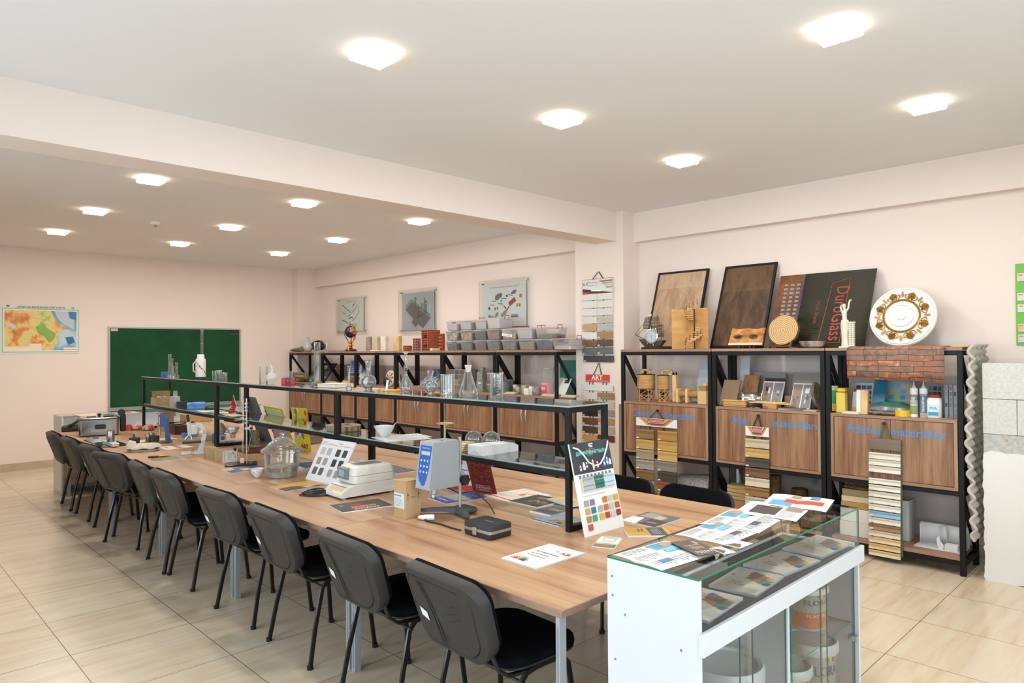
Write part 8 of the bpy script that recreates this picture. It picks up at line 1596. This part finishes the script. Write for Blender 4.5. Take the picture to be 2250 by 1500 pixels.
P = onfr(862, ZG, 2.60); solo(MB(Rz(.3)).bbox(-.06, .06, -.04, .04, 0, .010, mat('orange_pad', '#c9912c', .6), .001), 'note_pad', 'small orange pad lying beside the propped leaflet', 'pad', P)
lab('retort_flask', 'teardrop flask with a small bulb in its neck and a flared mouth', 892, [(9, 0), (12.5, 2), (14, 8), (13, 15), (9.5, 25), (4.5, 36), (2.8, 42), (2.8, 47), (4.6, 50), (5.2, 54), (4.4, 58), (2.6, 61), (2.5, 82), (4, 85), (8, 88.5)], n=30)
lab('volumetric_flask', 'round-bottomed flask with a short wide frosted neck', 946, fl(16, 6, 50, 7)[:-3]+[(5, 31.5), (5.5, 38), (6.8, 50), (7.2, 51)], n=32)
lab('beaker', 'wide graduated beaker between the round and the conical flask', 983.5, [(13.5, 0), (15, 2), (15, 43), (16.5, 45)], grad=(15, 8, 38, 9))
lab('conical_flask', 'large conical flask with a white ground stopper', 1029, [(20, 0), (21.5, 3), (19.5, 10), (7.5, 50), (6.6, 54), (6.6, 56)], n=36, grad=(17, 14, 15, 1))
P = onfr(1029, ZG); k_ = mpp(P); m = MB(); m.lathe([(5.6*k_, 53*k_), (6.2*k_, 60*k_), (7.8*k_, 68*k_), (7.4*k_, 68.5*k_)], WG, n=20); solo(m, 'flask_stopper', 'frosted white stopper in the mouth of the conical flask', 'stopper', P)
lab('beaker', 'tall narrow beaker near the free end of the glass top', 1091.5, [(13, 0), (14, 2), (14, 53), (15.5, 55)], grad=(14, 8, 44, 7))
# middle glass shelf
P = onfr(354, ZN, 2.62); k_ = mpp(P); t = thing('open_carton', 'open brown carton with a foil packet on the middle glass shelf', 'carton', P, face(354)); m = MB(); m.box(-20*k_, 19*k_, -.06, .07, 0, 12*k_, CBD); m.build('box_body', t, smooth=False); m = MB(Tr(0, .07, 12*k_)); m.box(-18*k_, 18*k_, 0, .003, 0, 14*k_, CBD); m.box(-19*k_, 19*k_, -.02, .003, 13*k_, 14*k_, CBD); m.build('lid_flap', t, smooth=False); MB().sphere((0, 0, 13*k_), 5*k_, mat('foil_packet', '#8f8f8c', .25, .8), 14, 8, None, (2.6, .8, .7)).build('foil_packet', t)
P = onfr(385, ZN, 2.60); k_ = mpp(P); t = thing('white_carton', 'open small white carton beside the brown open one', 'carton', P, face(385)+.4); m = MB(); m.box(-8*k_, 8*k_, -.03, .05, 0, 20*k_, c('#cbc6c3', .6)); m.build('box_body', t, smooth=False); m = MB(Tr(4*k_, .05, 20*k_)); m.box(-4*k_, 5*k_, 0, .002, 0, 12*k_, c('#bdb5aa', .6)); m.build('lid_flap', t, smooth=False)
P = onfr(400, ZN, 2.66); k_ = mpp(P); solo(MB().bbox(-11*k_, 11*k_, -.05, .05, 0, 9*k_, mat('dark_card_box', '#25292a', .5), .002), 'small_box', 'flat dark box between the white carton and the blue case', 'box', P, face(400))
P = onfr(431, ZN, 2.60); k_ = mpp(P); t = thing('plastic_case', 'light blue plastic case with a slightly open lid', 'case', P, face(431)); LB = mat('light_blue_plastic', '#5b8fd0', .4); MB().bbox(-18*k_, 18*k_, -.05, .07, 0, 9*k_, LB, .004).build('case_body', t); MB(Tr(0, .07, 9*k_) @ Rx(.07) @ Tr(0, -.07, 0)).bbox(-18.5*k_, 18.5*k_, -.052, .07, .002, 5*k_, LB, .004).build('case_lid', t); MB().bbox(-3*k_, 1*k_, -.056, -.049, 5*k_, 11*k_, LB, .001).build('latch', t)
r_ = random.Random(17)
for k, (px, y, l, cc, L_) in enumerate(((455, 2.56, 'sheet of paper at the frame post below the blue case', '#cfcac0', .24), (470, 2.62, 'folded paper with green print beside the frame post', '#a9b8a4', .2), (496, 2.60, 'loose white papers by the small flag', '#c9c6bd', .3), (512, 2.54, 'cream cardboard strip sloping by the small flag', '#bfae8c', .3))):
    P = onfr(px, ZN+.0015*k, y); solo(MB(Rz(r_.uniform(-.2, .2))).box(-L_/2, L_/2, -.06, .07, 0, .0013, c(cc, .7)), 'paper', l, 'paper', P, 0, 'papers on the middle glass shelf', smooth=False)
P = onfr(519, ZN, 2.64); k_ = mpp(P); f_ = face(519); t = thing('table_flag', 'small red table flag with a white crescent and star on a slanting pole', 'flag', P, f_)
MB().lathe([(.03, 0), (.032, .006), (.012, .014)], BLK, Tr(5*k_, 0, 0), n=18).build('base', t); MB().cyl((5*k_, 0, .008), (-6*k_, 0, 41*k_), .003, mat('pole_white', '#c9c9c6', .4), n=7).build('pole', t)
m = MB(); nx = 6; vs = []; A0, B0 = Vector((-5.5*k_, 0, 38*k_)), Vector((1.5*k_, 0, 14*k_))
Pf = [Vector((-5.6*k_, 0, 38*k_)), Vector((.5*k_, 0, 19*k_)), Vector((-4*k_, -.01, 1.5*k_)), Vector((-16.5*k_, -.012, 1*k_)), Vector((-12*k_, -.006, 16*k_))]
m.add([tuple(q) for q in Pf], [(0, 1, 2, 3, 4)], mat('flag_red', '#b3141c', .8)); cx_, cz_ = -9*k_, 15*k_
m.add([(cx_+3.2*k_*math.cos(a), -.0125, cz_+3.2*k_*math.sin(a)) for a in [.9+(2*PI-1.8)*i/12 for i in range(13)]]+[(cx_+.9*k_+2.5*k_*math.cos(a), -.0125, cz_+2.5*k_*math.sin(a)) for a in [2*PI-.9-(2*PI-1.8)*i/12 for i in range(13)]], [(i, i+1, 24-i, 25-i) for i in range(12)], '#d6d3cf')
m.add([(-11*k_+(1.6 if i % 2 == 0 else .65)*k_*math.cos(i*PI/5), -.013, 8*k_+(1.6 if i % 2 == 0 else .65)*k_*math.sin(i*PI/5)) for i in range(10)], [tuple(range(10))], '#d6d3cf'); m.build('flag_cloth', t, smooth=False)
P = onfr(755, ZN, 2.62); R_ = 46*mpp(P); m = MB(); r_ = random.Random(5); n_ = 40; rad = [R_*(1+r_.uniform(-.015, .015)) for _ in range(n_)]; R2 = lambda z, q=1: [(rad[i]*q*math.cos(2*PI*i/n_)*.95, rad[i]*q*math.sin(2*PI*i/n_)*.75, z) for i in range(n_)]
m.loft([R2(0, .97), R2(.006), R2(.038)], speckle('ribbed_wood', [(0.4, '#6f5c45'), (0.6, '#b09a7a')], 50, .9, .5, (1, 1, .1)), cap1=False); m.add(R2(.038), [tuple(range(n_))], '#b59a7c')
for k in range(9): a, q = r_.uniform(0, 6.28), r_.uniform(.2, .75); m.add([(R_*q*math.cos(a)*.95+.02*math.cos(b_), R_*q*math.sin(a)*.75+.014*math.sin(b_), .0385) for b_ in [PI*i/5 for i in range(10)]], [tuple(range(10))], ['#8a4a35', '#4d5a55', '#6b5a4a'][k % 3])
solo(m, 'wood_disc', 'thick round wooden disc with coloured inlays bridging two frames', 'wood slice', P)
P = onfr(844, ZN, 2.60); k_ = mpp(P); t = thing('bowl', 'white porcelain bowl with a spoon in it', 'bowl', P); MB().lathe([(7*k_, 0), (8*k_, .003), (17*k_, 12*k_), (22*k_, 22*k_), (23*k_, 24*k_), (21.5*k_, 23*k_), (15*k_, 10*k_), (0, 4*k_)], mat('porcelain', '#d9d8d4', .2), n=40, cap1=False).build('bowl_body', t); MB().tube([(2*k_, 0, 8*k_), (12*k_, 12*k_, 22*k_), (20*k_, 20*k_, 32*k_)], .0035, HAND, n=7).build('spoon', t)
for k, (cs, l) in enumerate((([(822, 962), (850, 972), (948, 963), (905, 952)], 'lowest white paper by the porcelain bowl'), ([(830, 960), (858, 969), (945, 958), (912, 951)], 'upper white paper by the porcelain bowl'))):
    S(l, cs, .0012, '#c9c9cb', (), name='paper', cat='paper', z=ZN+.0016*k)
P = onfr(977, ZN, 2.62); k_ = mpp(P); BR_ = mat('cream_metal', '#b5a983', .4, .2); t = thing('filter_stand', 'cream metal disc on a slender stem behind the viscometer', 'laboratory stand', P); MB().lathe([(.05, 0), (.05, .004), (.008, .012)], BR_, n=24).build('foot', t); MB().cyl((0, 0, .008), (0, 0, 46*k_), 3*k_*.8, BR_, n=12).build('stem', t)
MB().lathe([(.004, 45*k_), (20*k_, 47.5*k_), (20*k_, 48.5*k_), (.004, 48.5*k_)], BR_, n=36).build('disc', t); m = MB(); m.tube([(2.4*k_*math.cos(a), 0, 49*k_+3*k_*math.sin(a)) for a in [PI*i/8 for i in range(9)]], .0015, BR_, n=5); m.tube([(0, 2.4*k_*math.cos(a), 49*k_+3*k_*math.sin(a)) for a in [PI*i/8 for i in range(9)]], .0015, BR_, n=5); m.build('loop', t)
for k, (px, R_, y, l) in enumerate(((1040, 19, 2.66, 'round glass globe lying nearer the viscometer'), (1079, 19.5, 2.70, 'round glass globe lying over the white wrapped packet'))):
    P = onfr(px, ZN, y); k_ = mpp(P); m = MB(); m.sphere((0, 0, R_*k_), R_*k_, LABG, 32, 20); solo(m, 'glass_globe', l, 'glassware', P, 0, 'round glass globes')
P = onfr(1018, ZN, 2.56); k_ = mpp(P)
for k in range(4): solo(MB(Rz(.1*k)).bbox(-.045, .045, -.05, .05, 0, .011, mat('cream_tile', '#c3b08d', .6), .002), 'sample_tile', ('bottom', 'second', 'third', 'top')[k]+' cream tile of the pile before the glass globes', 'tile', (P.x, P.y, ZN+.0115*k))
P = onfr(1100, ZN, 2.51); A = onfr(1076, ZN, 2.47); L_ = .30; 
t = thing('paper_packet', 'long packet wrapped in white paper on the middle glass shelf', 'packet', (HZ(1076, 1000, ZN).x, 2.475, ZN), 0); w_ = wd(t.location, 32); 
m = MB(); P0 = t.location; m.loft([[(-w_*q, y, 0), (0, y, 0), (0, y, h), (-w_*q, y, h)] for y, h, q in ((0, .052, 1), (.015, .056, 1.02), (.24, .05, .98), (.275, .034, .8))], mat('white_wrap', '#d3d3d4', .6)); m.build('wrapping', t, angle=.7)
m = MB(); m.add([(-w_*.98, -.0006, .002), (-w_*.5, -.0006, .028), (-w_*.02, -.0006, .002)], [(0, 1, 2)], '#bfc0c2'); m.add([(-w_*.98, -.0006, .050), (-w_*.5, -.0006, .028), (-w_*.96, -.0006, .004)], [(0, 1, 2)], '#c9cacc'); m.build('end_fold', t, smooth=False)

# ================================================================ on and in the showcases
ZS = SZ+.0008
BLU = '#4f9cb8'
def news(label, cs, k, items):
    P = [HZ(px, py, ZS) for px, py in cs]; o = (P[0]+P[1]+P[2]+P[3])/4; X = ((P[1]-P[0])+(P[2]-P[3]))/2; Y = ((P[3]-P[0])+(P[2]-P[1]))/2
    T = frame_T(Vector((0, 0, 0)), X, Y); w, h = X.length, abs(Y.dot(Vector(T.col[1][:3]))); m = MB(T @ Tr(-w/2, -h/2, 0)); n = 24
    zf = lambda u: .0006+.0045*abs(math.sin(PI*u*2))**.8*(1-.3*u)
    vs = [(w*i/n, h*j, zf(i/n)) for j in (0, 1) for i in range(n+1)]; m.add(vs, [(i, i+1, i+n+2, i+n+1) for i in range(n)], c('#d6d8db', .5))
    k0 = len(m.v); draw(m, Matrix.Identity(4), w, h, items, .0003); Ti = (T @ Tr(-w/2, -h/2, 0)).inverted(); TT = T @ Tr(-w/2, -h/2, 0)
    for i in range(k0, len(m.v)): v = Ti @ Vector(m.v[i]); v.z += zf(min(max(v.x/w, 0), 1))+.0006; m.v[i] = tuple(TT @ v)
    return solo(m, 'newspaper', label, 'newspaper', (o.x, o.y, ZS+.0011*k), 0, 'open leaflets on the showcase')
def strips_u(u0, v0, u1, v1, col, n=8): return [('r', u0+(u1-u0)*i/n, v0, u0+(u1-u0)*(i+1)/n, v1, col) for i in range(n)]
def spread(a, b_):
    return strips_u(.05, .55, .33, .92, BLU, 6)+[('r', .07+.04*i, .6, .075+.04*i, .9, '#3b3f42') for i in range(6)]+strips_u(.10, .75, .28, .95, '#b08468', 4)+strips_u(.36, .62, .48, .9, '#63a9c2', 4)+[('g', .06, .08, .30, .48, 8, '#b3b6b8'), ('g', .36, .08, .62, .5, 9, '#b3b6b8'), ('g', .68, .1, .94, .9, 14, '#b3b6b8')]+strips_u(.70, a, .82, a+.2, b_, 3)
news('open leaflet with a blue scaffolding photo, under the brown leaflet', [(1352, 1222), (1461, 1256), (1562, 1216), (1451, 1186)], 0, spread(.2, '#3f74a8'))
news('second open leaflet from the showcase corner, blue photo at one side', [(1486, 1176), (1597, 1201), (1672, 1166), (1562, 1146)], 1, spread(.5, '#4b4656'))
news('third open leaflet with a small dark violet picture', [(1533, 1152), (1660, 1172), (1731, 1139), (1607, 1121)], 2, spread(.3, '#4b4656'))
news('open leaflet with a dark brown photo across its fold', [(1602, 1130), (1740, 1146), (1790, 1120), (1655, 1103)], 3, strips_u(.2, .2, .62, .75, '#40352f', 10)+[('g', .66, .1, .95, .9, 12, '#b3b6b8')]+strips_u(.7, .55, .95, .85, '#8c7a68', 4))
news('leaflet with an orange-red band at the end of the row', [(1655, 1112), (1800, 1124), (1848, 1104), (1713, 1087)], 4, strips_u(.1, .1, .45, .5, '#4f9cc9', 6)+strips_u(.3, .35, .9, .62, '#c9431f', 12)+strips_u(.35, .75, .5, .95, '#8f8f4a', 3)+strips_u(.65, .75, .8, .95, '#4f86b0', 3))
sheet('leaflet', 'brown printed leaflet lying across the first open leaflet', 'leaflet', [(1472, 1190), (1533, 1221), (1592, 1213), (1523, 1186)], ZS+.0105, .001, c('#463a30', .5), [('l', [(.03, .04), (.97, .04), (.97, .96), (.03, .96), (.03, .04)], .0015, '#8a7a5c'), ('g', .12, .7, .35, .88, 3, '#c9c2b5'), ('r', .35, .15, .38, .8, '#b5ad9f'), ('g', .45, .25, .68, .75, 6, '#a89f90'), ('g', .75, .1, .92, .9, 7, '#c9c2b5')])
for k, (cs, l) in enumerate((([(1560, 1205), (1590, 1218), (1618, 1213), (1582, 1200)], 'small postcard with a snowy mountain beside the brown leaflet'), ([(1588, 1196), (1628, 1206), (1652, 1193), (1616, 1186)], 'small postcard with a house and meadow beyond the brown leaflet'))):
    sheet('postcard', l, 'postcard', cs, ZS+.0005+(.0045 if k else .0118), .0008, c('#d3d6d8', .4), [('p', [(.1, .1), (.5, .8), (.7, .5), (.95, .1)], '#5b4a40'), ('p', [(.3, .5), (.5, .8), (.65, .6), (.5, .5)], '#aebfd4'), ('r', .05, .05, .9, .15, '#6d8a3c' if k else '#7d6a5a'), ('l', [(.1, .6), (.9, .9)], .003, '#3f6fb0')])
# catalogues on the deck
ZD = .7525; CT = speckle('catalogue_cover', [(0.35, '#b9b7ad'), (0.65, '#c9c7be')], 12, .4)
def ctg():
    its = []; Q = [['#3f5a8c', '#4a5a58', '#b04a3a', '#c79a3a', '#3d4060'], ['#3f7a4a', '#a8432f', '#56574a', '#4d6b50', '#3f8a72'], ['#4a3f78', '#5a5a48', '#6a5f3a', '#c0532f', '#2f7f78']]
    for j in range(3):
        for i in range(4): u = .38+.14*i+.02*j; v = .80-.11*j-.05*i; s = .14; t_ = .11; its.append(('p', [(u, v), (u+s, v-.02), (u+s+.04, v+t_-.02), (u+.04, v+t_)], Q[j][(i+j) % 5]))
    return its+[('t', .38, .34, 'MƏHSUL', .020, '#55524b', .26), ('t', .42, .25, 'KATALOQU', .020, '#55524b', .34), ('c', .12, .62, .006, '#55524b')]
cA = [(1555, 1288), (1655, 1315), (1727, 1270), (1626, 1252)]; cB = [(1637, 1243), (1727, 1271), (1799, 1233), (1711, 1215)]; cC = [(1720, 1208), (1809, 1230), (1875, 1195), (1793, 1180)]
ZE = ZD+.0105
for cs, l in ((cA, 'product catalogue with coloured tiles, second on the case deck'), (cB, 'product catalogue in the middle of the case deck'), (cC, 'product catalogue at the rack end of the case deck')):
    P = [HZ(px, py, ZE) for px, py in cs]; P = [PRJ((min(max(p.x, -1.36), -1.068), p.y, ZE)) for p in P]; sheet('product_catalogue', l, 'catalogue', P, ZD, .010, CT, ctg(), edge=c('#c3ccd6', .4), group='identical product catalogues in the showcase')
P = [HZ(px, py, ZE) for px, py in cA]; dy = (HZ(*cB[0], ZE)-HZ(*cA[0], ZE)).y; P = [PRJ((min(max(p.x, -1.36), -1.068), max(p.y-dy, 1.792), ZE)) for p in P]
sheet('product_catalogue', 'product catalogue half hidden behind the case end panel', 'catalogue', P, ZD, .010, CT, ctg(), edge=c('#c3ccd6', .4), group='identical product catalogues in the showcase')
# buckets
BKW = mat('bucket_white', '#cfcfca', .35); ORA = mat('bucket_orange', '#c05430', .45); BGR = mat('bucket_grey', '#a3a39b', .45)
def bucket(label, y, z, R_, h, txt=True, x=-1.215):
    t = thing('paint_bucket', label, 'paint bucket', (x, y, z), 0, 'paint buckets in the showcase')
    m = MB(); m.lathe([(R_*.86, 0), (R_*.88, .006), (R_*.97, h*.88), (R_*1.0, h*.9)], BKW if not txt else BGR, n=36); 
    if txt:
        wrap(m, R_*.925, -.4, 2.8, h*.08, h*.55, ORA, 16); k0 = len(m.v)
        m.text('FLORA', h*.18, c('#3a4660'), Tr(R_*1.0, 0, h*.62) @ UPR, width=R_*1.3); m.text('PLASTİK', h*.09, c('#dcd9d4'), Tr(R_*1.0, 0, h*.34) @ UPR, width=R_*1.1)
        for i in range(k0, len(m.v)): v = m.v[i]; a = v[0]/R_; rr = R_*(.90+.085*v[2]/h)+.0015; m.v[i] = (rr*math.sin(a), -rr*math.cos(a), v[2])
        for q, cc in ((0, '#3a8a4a'), (.16, '#d8c02a'), (.32, '#c23a2a')): wrap(m, R_*.985, 1.0+q, 1.14+q, h*.80, h*.87, cc, 2)
    m.build('bucket_body', t); m = MB(); m.lathe([(R_*1.02, h*.86), (R_*1.06, h*.88), (R_*1.06, h*.97), (R_*1.0, h), (R_*.9, h*.995), (R_*.88, h*.975), (0, h*.975)], BKW, n=36, cap1=False); m.build('lid', t); return t
bucket('large white bucket in the first bay of the showcase', 2.215, .069, .125, .43, False)
bucket('orange and grey paint bucket on the glass shelf inside the showcase', 2.85, .4465, .085, .17, True, -1.20)
bucket('orange and grey paint bucket on the case floor at the far bay end', 2.895, .069, .102, .315, True, -1.20)
bucket('smaller orange and grey paint bucket beside the case divider', 2.665, .069, .092, .285, True, -1.20)
S('white and cream papers on the far showcase', [(163, 911), (180, 916), (225, 911), (205, 907)], .003, '#c3b896', (), name='paper', cat='paper', z=.8729)
S('red and white booklet on the far showcase', [(246, 908), (262, 911), (305, 906), (288, 903)], .004, '#b9aba4', [('r', .3, .2, .9, .7, '#a83f35')], z=.8729)
for o in SC.objects:
    if o.parent is None and not o.get('kind') and o.get('category'): o['kind'] = 'thing'
